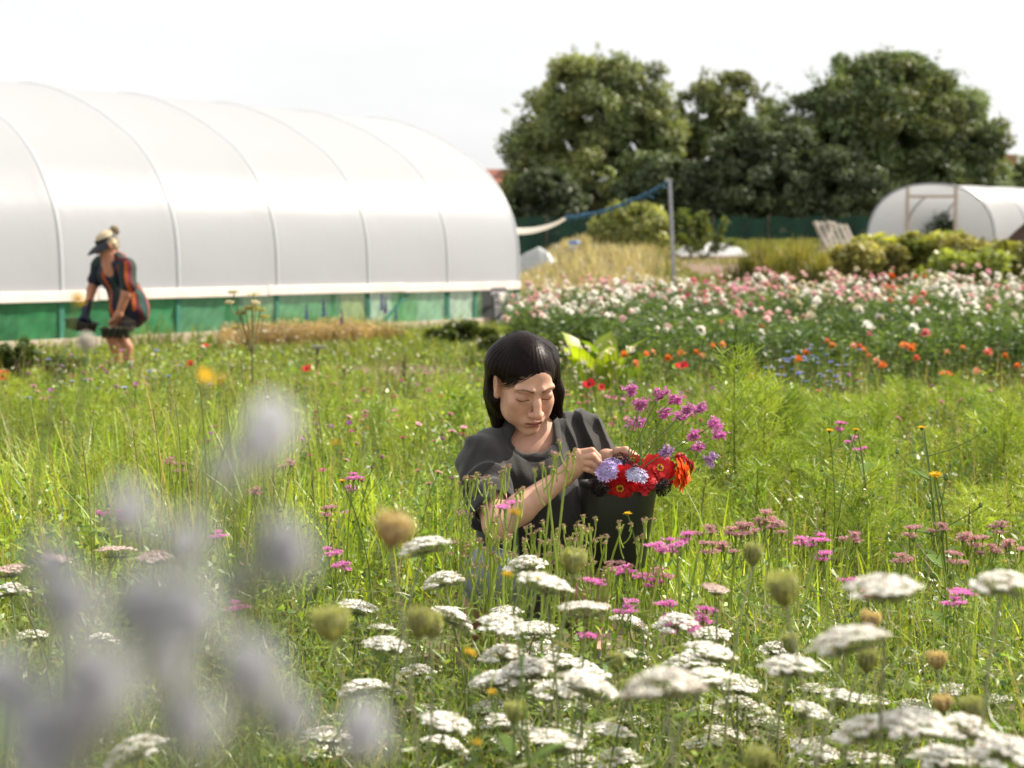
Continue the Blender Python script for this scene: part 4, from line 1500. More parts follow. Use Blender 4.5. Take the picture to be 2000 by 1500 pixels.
    # clear the face and the right ear
    for cx_, rx_, an_ in ((-0.010, 0.046, 0.30), (0.024, 0.034, -0.10)):
        ca_, sa_ = math.cos(an_), math.sin(an_)
        hs.ell(hp(cx_, 0.108, -0.035), (rx_, 0.078, 0.100), np.stack([HR[:, 0] * ca_ - HR[:, 2] * sa_, HR[:, 1], HR[:, 2] * ca_ + HR[:, 0] * sa_], 1), 0.008, 's')
    hs.ell(hp(-0.046, 0.056, -0.040), (0.037, 0.052, 0.062), HR, 0.028, 's')
    hs.ell(hp(-0.080, 0.004, -0.016), (0.020, 0.026, 0.034), HR, 0.008, 's')
    hs.ell(hp(0.045, 0.085, -0.07), (0.028, 0.05, 0.08), HR, 0.008, 's')
    hs.ell(hp(0, 0.04, -0.12), (0.052, 0.075, 0.05), HR, 0.012, 's')

    v, f = hs.mesh(0.0024)
    mb = MB(); mb.add(v, f)
    # strands lying on and a little off the surface
    r = np.random.default_rng(3)
    nS = 4200
    P0, KK = [], 12
    pts = np.zeros((nS, KK, 3))
    a0 = r.uniform(-math.pi, math.pi, nS)
    for i in range(nS):
        # start near the parting line, run down over the skull
        py_ = r.uniform(-0.08, 0.075)
        x0 = 0.020 + r.normal(0, 0.004)
        side = -1 if r.random() < 0.62 else 1
        st = np.array([x0, py_, 0.112])
        end_y = py_ - 0.05 - 0.02 * r.random() if py_ < 0.05 else -0.015 - 0.04 * r.random()
        en = np.array([side * (0.074 + 0.012 * r.random()), end_y, -0.02])
        lw = -0.135 - 0.022 * r.random() if side < 0 else -0.115 - 0.025 * r.random()
        lo = np.array([side * (0.055 + 0.02 * r.random()), end_y + 0.05 + 0.02 * r.normal(), lw + 0.02])
        t = np.linspace(0, 1, KK)[:, None]
        pts[i] = np.where(t < 0.55, st + (en - st) * (t / 0.55) + np.array([0, 0, 0.05]) * np.sin(t / 0.55 * math.pi), en + (lo - en) * ((t - 0.55) / 0.45))
    w = pts.reshape(-1, 3) @ HR.T + HC
    # push onto the hair surface, some standing a little off it
    off_ = 0.0004 + np.abs(r.normal(0, 0.0005, nS))
    for _ in range(4):
        d = hs.ev(w)
        g = np.stack([hs.ev(w + np.eye(3)[k] * 0.003) - d for k in range(3)], 1)
        far = np.abs(d) < 0.06
        w = w - nz(g) * (np.where(far, d, 0) - np.repeat(off_, KK))[:, None]
    dd = np.abs(hs.ev(w)).reshape(nS, KK)
    W = w.reshape(nS, KK, 3)
    W = W * 0.6 + (np.concatenate([W[:, :1], W[:, :-1]], 1) + np.concatenate([W[:, 1:], W[:, -1:]], 1)) * 0.2
    ok = (dd.max(1) < 0.012) & (np.linalg.norm(np.diff(W, axis=1), axis=2).max(1) < 0.045)
    W = W[ok][:, 2:]
    # ribbons lie flat on the surface they follow
    wf = W.reshape(-1, 3)
    d_ = hs.ev(wf)
    nrm_ = nz(np.stack([hs.ev(wf + np.eye(3)[k] * 0.004) - d_ for k in range(3)], 1)).reshape(W.shape)
    side = nz(np.cross(nz(np.gradient(W, axis=1)), nrm_))
    hw = r.uniform(0.0004, 0.0010, (len(W), 1)) * np.tile(1.0 * np.array([0.3, 0.8, 1, 1, 1, 1, 1, 0.9, 0.7, 0.2]), (1, 1))
    mb.strips(W, hw, side, (0.1, 0.1, 0.1))
    # loose hairs sweeping from the parting over the temples, and a few flyaways
    n2 = 150
    F_ = np.zeros((n2, 9, 3))
    t = np.linspace(0, 1, 9)[:, None]
    for i in range(n2):
        sd_ = -1 if i % 3 else 1
        a_ = np.array([0.018 + r.normal(0, 0.004), 0.078 - 0.02 * r.random(), 0.078 + 0.006 * r.normal()])
        c_ = np.array([sd_ * 0.045 + 0.006, 0.072 + 0.008 * r.normal(), 0.050 + 0.010 * r.normal()])
        e_ = np.array([sd_ * 0.070, 0.018 + 0.012 * r.normal(), 0.016 + 0.014 * r.normal()])
        F_[i] = a_ * (1 - t) ** 2 + 2 * c_ * t * (1 - t) + e_ * t * t
    w2 = F_.reshape(-1, 3) @ HR.T + HC
    for _ in range(4):
        d2 = s.ev(w2)
        g2 = np.stack([s.ev(w2 + np.eye(3)[k_] * 0.003) - d2 for k_ in range(3)], 1)
        w2 = w2 - nz(g2) * (d2 - 0.0014)[:, None]
    F_ = w2.reshape(n2, 9, 3)
    mb.strips(F_, r.uniform(0.0004, 0.0009, (n2, 1)) * np.array([[0.8, 1, 1, 1, 1, 1, 0.9, 0.7, 0.3]]), nz(np.cross(nz(np.gradient(F_, axis=1)), nz(g2).reshape(n2, 9, 3))), (0.1, 0.1, 0.1))
    fl = r.choice(len(W), 60)
    FW = W[fl] + (r.normal(0, 1, (60, 1, 3)) * 0.006 + np.array([0, 0, 0.002])) * np.linspace(0, 1, W.shape[1])[None, :, None] ** 1.5
    mb.strips(FW, np.full((60, W.shape[1]), 0.00045), side[fl], (0.1, 0.1, 0.1))
    mb.build('hair', M_HAIR, root, base)


woman()


# ------------------------------------------------------------------ the bucket she holds on her knee
BK_TOP, BK_BOT = P(1209, 944, 3.715), P(1200, 1106, 3.70)


def make_bucket():
    ax = nz(BK_TOP - BK_BOT)
    h = np.linalg.norm(BK_TOP - BK_BOT)
    xa = nz(np.cross([0, 1, 0], ax))
    ya = np.cross(ax, xa)
    M = np.eye(4)
    M[:3, 0], M[:3, 1], M[:3, 2], M[:3, 3] = xa, ya, ax, BK_BOT
    root = thing('bucket', 'black plastic bucket of cut flowers held on the crouching woman\'s knee', 'bucket', BK_BOT)
    mb = MB()
    prof = [(0.0, 0.0), (0.070, 0.0), (0.074, 0.004), (0.0925, h - 0.014), (0.0925, h - 0.004), (0.0900, h - 0.004), (0.0885, h - 0.02), (0.0725, 0.008), (0.0, 0.008)]
    mb.lathe(prof, 56, M=M)
    mb.build('body', M_RUBBER, root, BK_BOT)
    mb = MB()
    mb.lathe([(0.0930, h - 0.012), (0.0965, h - 0.010), (0.0975, h - 0.004), (0.0970, h + 0.001), (0.094, h + 0.0025), (0.0895, h + 0.001), (0.0890, h - 0.006)], 56, M=M)
    mb.build('rim', M_RUBBER, root, BK_BOT)


make_bucket()


# ------------------------------------------------------------------ the stooping gardener by the tunnel
def gardener():
    Y = 14.2
    base = np.array([PX(238, Y), Y, 0.0])
    root = thing('person', 'blonde woman in striped shirt and dark visor stooping beside the polytunnel with trays', 'person', base)
    p = lambda x, y, dy=0.0: P(x, y, Y + dy)
    s = Sdf()
    head = p(208, 478)
    f3 = nz(np.array([-0.80, -0.42, -0.42]))
    l3 = nz(np.cross([0, 0, 1], f3)) * -1
    l3 = nz(np.cross(f3, [0, 0, 1.0])) * -1
    u3 = np.cross(l3, f3) if np.cross(l3, f3)[2] > 0 else -np.cross(l3, f3)
    HR = np.stack([l3, f3, u3], 1)
    hp = lambda x, y, z: head + HR @ np.array([x, y, z])
    k = 0.03
    s.ell(hp(0, -0.01, 0.03), (0.074, 0.092, 0.085), HR, k)
    s.ell(hp(0, 0.04, -0.04), (0.056, 0.056, 0.078), HR, k)
    s.ell(hp(0, 0.068, -0.098), (0.022, 0.02, 0.018), HR, k)
    s.chain([hp(0, 0.085, 0.0), hp(0, 0.112, -0.038)], [0.01, 0.012], 0.012)
    s.ell(hp(0, 0.088, -0.068), (0.022, 0.012, 0.012), HR, 0.012)
    for sx in (-1, 1):
        s.ell(hp(sx * 0.031, 0.098, 0.0), (0.016, 0.012, 0.010), HR, 0.01, 's')
        s.ell(hp(sx * 0.076, -0.005, -0.012), (0.01, 0.02, 0.032), HR, 0.008)
    neck = p(219, 510, 0.06)
    s.rc(hp(0, -0.02, -0.05), neck, 0.054, 0.062, k)
    shN, shF = p(247, 520, -0.13), p(197, 516, 0.17)     # near (her left) and far shoulder
    s.rc(neck, shN, 0.062, 0.062, 0.04); s.rc(neck, shF, 0.062, 0.062, 0.04)
    ch = p(226, 536, 0.05); wa = p(244, 574, 0.06); hip = p(257, 598, 0.06)
    s.chain([p(223, 518, 0.03), ch, wa, hip], [0.11, 0.13, 0.125, 0.14], 0.05)
    # near arm hanging to the tray
    elN, wrN, haN = p(246, 575, -0.20), p(232, 614, -0.20), p(227, 622, -0.20)
    s.chain([shN, elN, wrN], [0.056, 0.044, 0.032], 0.02)
    for i in range(4):
        a = haN + np.array([-0.03 + 0.012 * i, -0.015 + 0.012 * i, -0.012])
        s.rc(wrN, a, 0.03, 0.017, 0.02)
        s.chain([a, a + [-0.028, 0.0, -0.02], a + [-0.03, 0.012, -0.045]], [0.0125, 0.0115, 0.009], 0.006)
    s.chain([wrN, haN + [0.012, 0.04, -0.01], haN + [-0.01, 0.055, -0.035]], [0.022, 0.014, 0.011], 0.012)
    # far arm, gloved
    elF, wrF = p(179, 566, 0.14), p(171, 600, 0.02)
    s.chain([shF, elF, wrF], [0.056, 0.044, 0.034], 0.02)
    haF = p(166, 618, -0.02)
    s.rc(wrF, haF, 0.034, 0.03, 0.02)
    # legs, knees bent
    knN, knF = p(236, 656, -0.11), p(215, 653, 0.11)
    anN, anF = np.array([PX(256, Y), Y - 0.12, 0.08]), np.array([PX(221, Y), Y + 0.12, 0.08])
    hN, hF = hip + [0.0, -0.10, -0.06], hip + [-0.02, 0.10, -0.06]
    for h_, k_, a_ in ((hN, knN, anN), (hF, knF, anF)):
        s.chain([h_, h_ * 0.5 + k_ * 0.5, k_], [0.095, 0.08, 0.054], 0.03)
        s.chain([k_, k_ * 0.62 + a_ * 0.38 + [0.022, 0.0, 0.0], a_], [0.053, 0.055, 0.036], 0.02)
        s.chain([a_, a_ + [-0.10, -0.04, -0.04], a_ + [-0.15, -0.06, -0.05]], [0.042, 0.036, 0.026], 0.02)
    v, f = s.mesh(0.0055)
    q = (v - head) @ HR
    col = np.tile(lin(214, 150, 118) * 0.62, (len(v), 1))
    d = np.sqrt((q[:, 0] / 0.022) ** 2 + ((q[:, 2] + 0.07) / 0.007) ** 2)
    m = ((d < 1) & (q[:, 1] > 0.05))[:, None]
    col = np.where(m, lin(178, 90, 82) * 0.6, col)
    mb = MB(); mb.add(v, f, col); mb.build('body', M_SKIN, root, base)

    # striped shirt
    c = Sdf()
    c.chain([p(227, 514, 0.04), ch, wa, p(259, 605, 0.06)], [0.11, 0.145, 0.145, 0.165], 0.05)
    c.rc(p(242, 588, -0.02), p(238, 606, -0.03), 0.125, 0.12, 0.04)
    c.rc(p(258, 590, -0.02), p(262, 604, -0.03), 0.13, 0.13, 0.04)
    slN, slF = p(251, 556, -0.18), p(189, 545, 0.16)
    c.rc(neck + [0.03, 0, -0.01], shN, 0.075, 0.078, 0.04); c.rc(neck + [0.03, 0, -0.01], shF, 0.075, 0.078, 0.04)
    c.rc(shN, slN, 0.076, 0.082, 0.03); c.rc(shF, slF, 0.074, 0.078, 0.03)
    c.rc(neck + nz(f3) * 0.05 + [0, 0, 0.04], p(212, 532, -0.12), 0.055, 0.05, 0.01, 's')
    c.disp(lambda q: 0.008 * np.sin(34 * q[:, 0] + 16 * q[:, 2]) * np.sin(20 * q[:, 2] + 9 * q[:, 1]), base - 2, base + [2, 2, 3])
    v, f = c.mesh(0.0065)
    # stripes run down the garment: sleeves round the arm, body from shoulder to hem
    ax = nz(p(258, 602, 0.06) - p(224, 515, 0.04)); pr_ = np.array([0, 1, 0.0]); w_ = nz(np.cross(ax, pr_)); n_ = np.cross(w_, ax)
    rel = v - p(238, 560, 0.05)
    u = np.arctan2(rel @ w_, -(rel @ n_)) * 0.15
    axn = nz(slN - shN); tt = (v - shN) @ axn
    rn = np.linalg.norm(v - shN - tt[:, None] * axn, axis=1)
    sl = (rn < 0.095) & (tt > -0.02) & (v[:, 1] < Y - 0.06)
    u = np.where(sl, (v - shN) @ nz(np.cross(axn, pr_)) * 1.15 + 0.04, u)
    pal = [lin(20, 28, 50), lin(22, 30, 54), lin(84, 22, 36), lin(18, 74, 62), lin(24, 32, 62), lin(172, 82, 26), lin(30, 22, 44), lin(30, 58, 48)]
    pal2 = [lin(24, 30, 54), lin(192, 92, 24), lin(110, 24, 46), lin(40, 62, 50)]
    key = np.floor((u + 0.007 * np.sin(v[:, 2] * 23)) / 0.036).astype(int) % len(pal)
    mb = MB(); mb.add(v, f, np.where(sl[:, None], np.array(pal2)[key % 4], np.array(pal)[key]) * 0.8)
    mb.build('striped_shirt', mat_col('striped_cotton', None, 0.85, 20, 0.12, 0.2, 120), root, base)
    # shorts
    c = Sdf()
    c.ell(hip + [0.0, 0, -0.03], (0.13, 0.155, 0.12), None, 0.04)
    for h_, k_ in ((hN, knN), (hF, knF)):
        c.rc(h_, h_ * 0.55 + k_ * 0.45, 0.100, 0.097, 0.03)
    v, f = c.mesh(0.008)
    z = np.sin(v[:, 2] * 120) > 0.55
    mb = MB(); mb.add(v, f, np.where(z[:, None], lin(122, 110, 104) * 0.55, lin(98, 84, 80) * 0.5)); mb.build('shorts', mat_col('woven_cotton', None, 0.85, 25, 0.15), root, base)
    # hair with a bun
    c = Sdf()
    c.ell(hp(0, -0.02, 0.042), (0.084, 0.098, 0.084), HR, 0.02)
    c.ell(hp(0, -0.06, -0.02), (0.066, 0.05, 0.07), HR, 0.03)
    c.ell(hp(0, -0.125, 0.085), (0.046, 0.046, 0.046), HR, 0.02)
    c.ell(hp(0, 0.09, -0.04), (0.075, 0.08, 0.085), HR, 0.01, 's')
    c.disp(lambda q: 0.004 * np.sin(((q - head) @ HR)[:, 0] * 130) + 0.003 * np.sin(((q - head) @ HR)[:, 2] * 170), head - 1, head + 1)
    v, f = c.mesh(0.0055)
    q = (v - head) @ HR
    mb = MB(); mb.add(v, f, np.where((q[:, 1] < -0.085)[:, None], lin(150, 128, 96) * 0.6, lin(228, 208, 172) * 0.72)); mb.build('hair', mat_col('blonde_hair', None, 0.55, 60, 0.2), root, base)
    # visor: a band and a peak
    mb = MB()
    a = np.linspace(0, 2 * math.pi, 40)
    ring = lambda z, k: np.array([hp(0.088 * k * math.cos(t), -0.016 + 0.104 * k * math.sin(t), z) for t in a])
    r0, r1 = ring(0.030, 1.0), ring(0.072, 0.985)
    mb.add(np.vstack([r0, r1]), [(i, i + 1, 41 + i, 40 + i) for i in range(39)])
    aa = np.linspace(math.radians(12), math.radians(168), 24)
    rows = []
    for j in range(7):
        t = j / 6
        rows.append([hp((0.088 + 0.010 * t) * math.cos(b), -0.016 + (0.104 + 0.115 * t * math.sin(b) ** 0.6) * math.sin(b), 0.034 - 0.035 * t * t - 0.012 * t - 0.02 * t * math.cos(b) ** 2) for b in aa])
    vv = np.array(rows)
    for dz in (0, -0.004):
        mb.add((vv + HR @ np.array([0, 0, dz])).reshape(-1, 3), [(j * 24 + i, j * 24 + i + 1, (j + 1) * 24 + i + 1, (j + 1) * 24 + i) for j in range(6) for i in range(23)])
    mb.build('visor', mat_col('navy_visor', (0.012, 0.016, 0.028), 0.5, 20, 0.15), root, base)
    # glove with fingers round the tray edge
    c = Sdf()
    c.rc(wrF + [0, 0, 0.035], haF, 0.042, 0.04, 0.02)
    for i in range(4):
        a_ = haF + np.array([-0.035 + 0.01 * i, -0.03 + 0.022 * i, -0.02])
        c.chain([haF, a_, a_ + [-0.03, 0, -0.04], a_ + [-0.02, 0.0, -0.075]], [0.03, 0.017, 0.016, 0.013], 0.012)
    c.chain([haF + [0.01, 0, 0], haF + [0.045, -0.03, -0.03], haF + [0.05, -0.03, -0.065]], [0.026, 0.018, 0.014], 0.015)
    v, f = c.mesh(0.005)
    mb = MB(); mb.add(v, f); mb.build('glove', mat_col('navy_glove', (0.012, 0.02, 0.035), 0.7, 30, 0.2), root, base)
    for a_ in (anN, anF):
        c = Sdf()
        c.chain([a_ + [0.05, 0.0, -0.03], a_ + [-0.10, -0.04, -0.04], a_ + [-0.17, -0.06, -0.045]], [0.05, 0.048, 0.036], 0.02)
        v, f = c.mesh(0.01)
        mb = MB(); mb.add(v, f); mb.build('shoe', M_RUBBER, root, base)
    # the two module trays she carries
    for (cx, cy, dy, lab, seedc, an, tl) in ((160, 628, -0.04, 'black module tray gripped in the dark gloved hand', 1, -0.4, 0.16), (226, 642, -0.28, 'black module tray with pale compost rims held in the bare hand', 2, 0.12, 0.03)):
        ctr = p(cx, cy, dy)
        ro = np.array(Matrix.Rotation(an, 3, 'Z') @ Matrix.Rotation(tl, 3, 'Y'))
        t = thing('plant_tray', lab, 'plant tray', ctr, group='plug trays the gardener carries')
        nx, ny, cs, hh = 5, 3, 0.050, 0.085
        mb = MB()
        for i in range(nx):
            for j in range(ny):
                c0 = np.array([(i - (nx - 1) / 2) * cs, (j - (ny - 1) / 2) * cs, 0])
                a, b = cs / 2 - 0.001, cs / 2 - 0.012
                vv = [c0 + [sx * a, sy * a, 0] for sx, sy in ((-1, -1), (1, -1), (1, 1), (-1, 1))] + [c0 + [sx * b, sy * b, -hh] for sx, sy in ((-1, -1), (1, -1), (1, 1), (-1, 1))]
                vv = np.array(vv) @ ro.T + ctr
                mb.add(vv, [(0, 1, 5, 4), (1, 2, 6, 5), (2, 3, 7, 6), (3, 0, 4, 7), (4, 5, 6, 7)])
        mb.build('cells', M_RUBBER, t, ctr, False)
        mb = MB()
        for sx in (-1, 1):
            mb.box(ctr + ro @ np.array([sx * (nx * cs / 2 + 0.004), 0, 0.001]), (0.012, ny * cs + 0.02, 0.012), ro)
            mb.box(ctr + ro @ np.array([0, sx * (ny * cs / 2 + 0.004), 0.002]), (nx * cs, 0.012, 0.012), ro)
        mb.build('rim', M_RUBBER, t, ctr, False)
        for i in range(nx):
            for j in range(ny):
                if (i * 3 + j * 5 + seedc) % 4 == 0 or seedc == 1:
                    continue
                mb = MB()
                c0 = ctr + ro @ np.array([(i - (nx - 1) / 2) * cs, (j - (ny - 1) / 2) * cs, -0.006])
                q = c0 + np.stack([rng.normal(0, 0.008, 14), rng.normal(0, 0.008, 14), rng.uniform(0, 0.02, 14)], 1)
                leaf_cards(mb, q, 0.02, lin(120, 120, 64) * 0.4, 0.2)
                mb.build('seedling', M_LEAF, t, ctr)


gardener()

# ================================================================== PLANTS
GR = lin(150, 178, 62) * 0.62         # bright meadow green
GR2 = lin(126, 158, 64) * 0.6
GRD = lin(70, 104, 50) * 0.45         # darker leaf green
GRY = lin(186, 194, 78) * 0.55        # yellow green
GREY = lin(168, 176, 130) * 0.62       # grey green stems
STRAW = lin(206, 184, 128) * 0.6
WHITE = lin(251, 249, 241) * 0.95
CREAM = lin(236, 228, 196) * 0.85
MAG = lin(206, 92, 176) * 0.8
PINK = lin(244, 182, 200) * 0.92
PALEP = lin(246, 210, 208) * 0.9
SALM = lin(236, 140, 116) * 0.82
RED = lin(226, 34, 36) * 0.82
ORA = lin(238, 112, 34) * 0.85
YEL = lin(246, 206, 34) * 0.85
LILAC = lin(166, 140, 214) * 0.85
BLUE = lin(92, 104, 214) * 0.8
PURP = lin(84, 62, 150) * 0.75
UPZ = np.array([0, 0, 1.0])


def basis(n):
    n = nz(n)
    a = nz(np.cross(n, [0.31, 0.9, 0.2]))
    return a, np.cross(n, a), n


def petals(mb, c, n, R_, num, col, r0=0.0, lift=0.2, curl=0.0, w=0.45, K=4, jit=0.12, mi=0, colvar=0.1, prof=None):
    """a ring of petals round axis n"""
    a, b, n = basis(n)
    ang = np.arange(num) * 2 * math.pi / num + rng.normal(0, jit, num)
    d = np.cos(ang)[:, None] * a + np.sin(ang)[:, None] * b
    s = np.cross(n, d)
    t = np.linspace(0, 1, K)
    L = R_ * (1 + rng.normal(0, 0.06, num))
    lf = lift + rng.normal(0, 0.07, num)
    pts = np.asarray(c) + d[:, None, :] * (r0 + (L - r0)[:, None] * t)[..., None] + n * (L[:, None] * (lf[:, None] * t - curl * t ** 2))[..., None]
    pf = np.asarray(prof if prof is not None else np.interp(t, [0, 0.35, 0.75, 1.0], [0.45, 0.85, 1.0, 0.35]))
    wd = pf * w * L[:, None] * (2.2 / num ** 0.5) * 0.5
    cc = np.asarray(col) * (1 + colvar * rng.standard_normal((num, 1)))
    mb.strips(pts, wd, s, np.clip(cc[:, None, :] * np.ones((1, K, 1)), 0, 1), mi)


def dome(mb, c, n, r, h, col, mi=0, seg=10):
    a, b, n = basis(n)
    M = np.eye(4); M[:3, 0], M[:3, 1], M[:3, 2], M[:3, 3] = a, b, n, c
    pr = [(r * math.cos(t), h * math.sin(t)) for t in np.linspace(0, math.pi / 2 * 0.98, 5)]
    mb.lathe(pr, seg, col, M, mi)


def curve(a, b, bow, K=6):
    t = np.linspace(0, 1, K)[:, None]
    return np.asarray(a) * (1 - t) + np.asarray(b) * t + np.asarray(bow) * (4 * t * (1 - t))


def stem_mesh(r0, r1, col, bow=0.03, leaves=0, leafcol=GR2, leaflen=0.12, ribs=6):
    """unit stem from z=0 to z=1; scaled in length when placed"""
    mb = MB()
    b = rng.normal(0, bow, 3) * [1, 1, 0]
    pts = curve([0, 0, 0], [0, 0, 1], b, 9)
    mb.tube(pts, np.linspace(r0, r1, 9), ribs, col, cap=False)
    if leaves:
        n = leaves
        k = rng.uniform(0.05, 0.75, n)
        p0 = np.stack([np.interp(k, np.linspace(0, 1, 9), pts[:, i]) for i in range(3)], 1)
        an = rng.uniform(0, 6.28, n)
        d = np.stack([np.cos(an), np.sin(an), np.zeros(n)], 1)
        t = np.linspace(0, 1, 5)
        L = leaflen * rng.uniform(0.6, 1.3, n)
        pp = p0[:, None] + d[:, None] * (L[:, None] * t)[..., None] + UPZ * (L[:, None] * (0.9 * t - 0.8 * t ** 2))[..., None]
        mb.strips(pp, L[:, None] * 0.11 * np.array([0.4, 1, 0.9, 0.5, 0.05]), np.stack([-d[:, 1], d[:, 0], d[:, 2]], 1), np.asarray(leafcol) * np.ones((n, 5, 3)) * rng.uniform(0.7, 1.3, (n, 1, 1)))
    return mb.mesh('stem', M_STEM if not leaves else M_LEAF)


def stalk(name, label, cat, group, top, head, stem, lean=(0, 0), tilt=(0, 0, 0), hs=1.0, hname='flower_head', ground=None):
    top = np.asarray(top, float)
    bx, by = top[0] + lean[0], top[1] + lean[1]
    g = float(gz(bx, by)) - 0.01 if ground is None else ground
    base = np.array([bx, by, g])
    o = thing(name, label, cat, base, group=group)
    d = Vector(top - base)
    s = bpy.data.objects.new('stem', stem)
    COL.objects.link(s)
    s.parent = o
    s.rotation_euler = Vector((0, 0, 1)).rotation_difference(d).to_euler()
    s.scale = (1, 1, d.length)
    if head is not None:
        for nm, me in (head if isinstance(head, list) else [(hname, head)]):
            h = bpy.data.objects.new(nm, me)
            COL.objects.link(h)
            h.parent = o
            h.location = d
            h.rotation_euler = tilt
            h.scale = (hs,) * 3
    return o


# ------------------------------------------------------------------ wild carrot
def umbel_mesh(seed, R_=0.038, flat=0.35, col=WHITE):
    global rng
    keep, rng = rng, np.random.default_rng(seed)
    mb = MB()
    nu = 46
    k = np.arange(nu) + 0.5
    rr = R_ * np.sqrt(k / nu) * (1 + rng.normal(0, 0.07, nu))
    an = k * 2.39996 + rng.normal(0, 0.12, nu)
    cx, cy = rr * np.cos(an), rr * np.sin(an)
    wx, wy = rng.normal(0, 0.09, 2)
    cz = 0.022 - flat * rr ** 2 / R_ + wx * cx + wy * cy + rng.normal(0, 0.0007, nu)
    C = np.stack([cx, cy, cz], 1)
    # rays from the stem top, bowl shaped
    t = np.linspace(0, 1, 6)
    bow = np.stack([cx, cy, np.zeros(nu)], 1) * 0.22 - UPZ * 0.004
    pts = C[:, None] * t[:, None] + bow[:, None] * (4 * t * (1 - t))[:, None] - UPZ * 0.003 * t[:, None]
    sd = np.stack([-np.sin(an), np.cos(an), np.zeros(nu)], 1)
    mb.strips(pts, np.full((nu, 6), 0.0007), sd, GREY * 1.1 * np.ones((nu, 6, 3)))
    mb.strips(pts, np.full((nu, 6), 0.0007), UPZ * np.ones((nu, 3)), GREY * np.ones((nu, 6, 3)))
    # florets
    nf = 25
    cr = 0.0070 * (1 + rng.normal(0, 0.15, nu))
    q = rng.uniform(0, 1, (nu, nf)) ** 0.5 * cr[:, None]
    a2 = rng.uniform(0, 6.28, (nu, nf))
    F = np.stack([cx[:, None] + q * np.cos(a2), cy[:, None] + q * np.sin(a2), cz[:, None] + 0.002 - 18 * q ** 2 + rng.normal(0, 0.0009, (nu, nf))], -1).reshape(-1, 3)
    n = len(F)
    nr = nz(np.stack([F[:, 0] * 12, F[:, 1] * 12, np.ones(n)], 1) + rng.normal(0, 0.28, (n, 3)))
    d = nz(np.cross(nr, rng.standard_normal((n, 3)))); s = np.cross(nr, d)
    sz = (0.0023 * rng.uniform(0.7, 1.4, n))[:, None]
    cc = col * (1 + 0.07 * rng.standard_normal((n, 1)))
    pk = rng.random(n) < 0.05
    cc[pk] = lin(222, 190, 176) * 0.8
    ang = np.arange(5) * 2 * math.pi / 5
    ring = [F + (d * math.cos(x) + s * math.sin(x)) * sz * (1.0 if i % 2 else 0.85) for i, x in enumerate(ang)]
    v = np.stack([F - nr * 0.0006] + ring, 1).reshape(-1, 3)
    b = (np.arange(n) * 6)[:, None]
    f = np.concatenate([np.concatenate([b, b + 1 + i, b + 1 + (i + 1) % 5], 1) for i in range(5)])
    mb.add(v, f, np.repeat(np.clip(cc, 0, 1), 6, axis=0))
    # feathery bracts under the head
    petals(mb, [0, 0, -0.001], -UPZ, 0.028, 9, GR2, lift=0.25, w=0.10)
    rng = keep
    return mb.mesh('flower_head', M_FLORET)


def nest_mesh(seed, R_=0.022, H=0.04, col=None):
    """a finished carrot head curled up like a bird's nest"""
    global rng
    keep, rng = rng, np.random.default_rng(seed)
    mb = MB()
    col = lin(184, 188, 116) * 0.7 if col is None else col
    n = 110
    an = rng.uniform(0, 6.28, n)
    k = rng.uniform(0.25, 1.0, n) ** 0.6
    t = np.linspace(0, 1, 7)
    rad = R_ * k[:, None] * (np.interp(t, [0, 0.3, 0.65, 1], [0.1, 0.72, 1.0, 0.78]))
    z = H * t * (0.85 + 0.15 * rng.random((n, 1)))
    p = np.stack([rad * np.cos(an)[:, None], rad * np.sin(an)[:, None], z], -1)
    sd = np.stack([-np.sin(an), np.cos(an), np.zeros(n)], 1)
    mb.strips(p, np.full((n, 7), 0.0011), sd, col * rng.uniform(0.7, 1.25, (n, 1, 1)) * np.ones((n, 7, 1)))
    # spiny seeds at the top
    m = 1100
    j = rng.integers(0, n, m)
    c = p[j, -1] * np.array([1, 1, 0.93]) + rng.normal(0, 1, (m, 3)) * [0.0035, 0.0035, 0.0042]
    d = nz(rng.standard_normal((m, 3)) + UPZ * 0.7)
    tip = c + d * rng.uniform(0.002, 0.005, (m, 1))
    pp = np.stack([c, (c + tip) / 2, tip], 1)
    mb.strips(pp, np.full((m, 3), 0.00055), nz(np.cross(d, rng.standard_normal((m, 3)))), (col * 1.15 + 0.03) * rng.uniform(0.7, 1.3, (m, 1, 1)) * np.ones((m, 3, 1)))
    petals(mb, [0, 0, 0.002], -UPZ, 0.03, 9, GREY, lift=0.2, w=0.09)
    rng = keep
    return mb.mesh('seed_head', M_LEAF)


UMB = [umbel_mesh(100 + i, flat=(0.32, 0.55, 0.42, 0.62, 0.22, 0.46, 0.36)[i]) for i in range(7)]
UMBP = [umbel_mesh(120 + i, flat=0.15, col=lin(236, 214, 204) * 0.84) for i in range(2)]
CST = [stem_mesh(0.0026, 0.0017, GREY * 0.9, 0.03) for i in range(4)]
CSTL = [stem_mesh(0.0030, 0.0017, GREY * 0.9, 0.03, 4, GR2, 0.10) for i in range(3)]

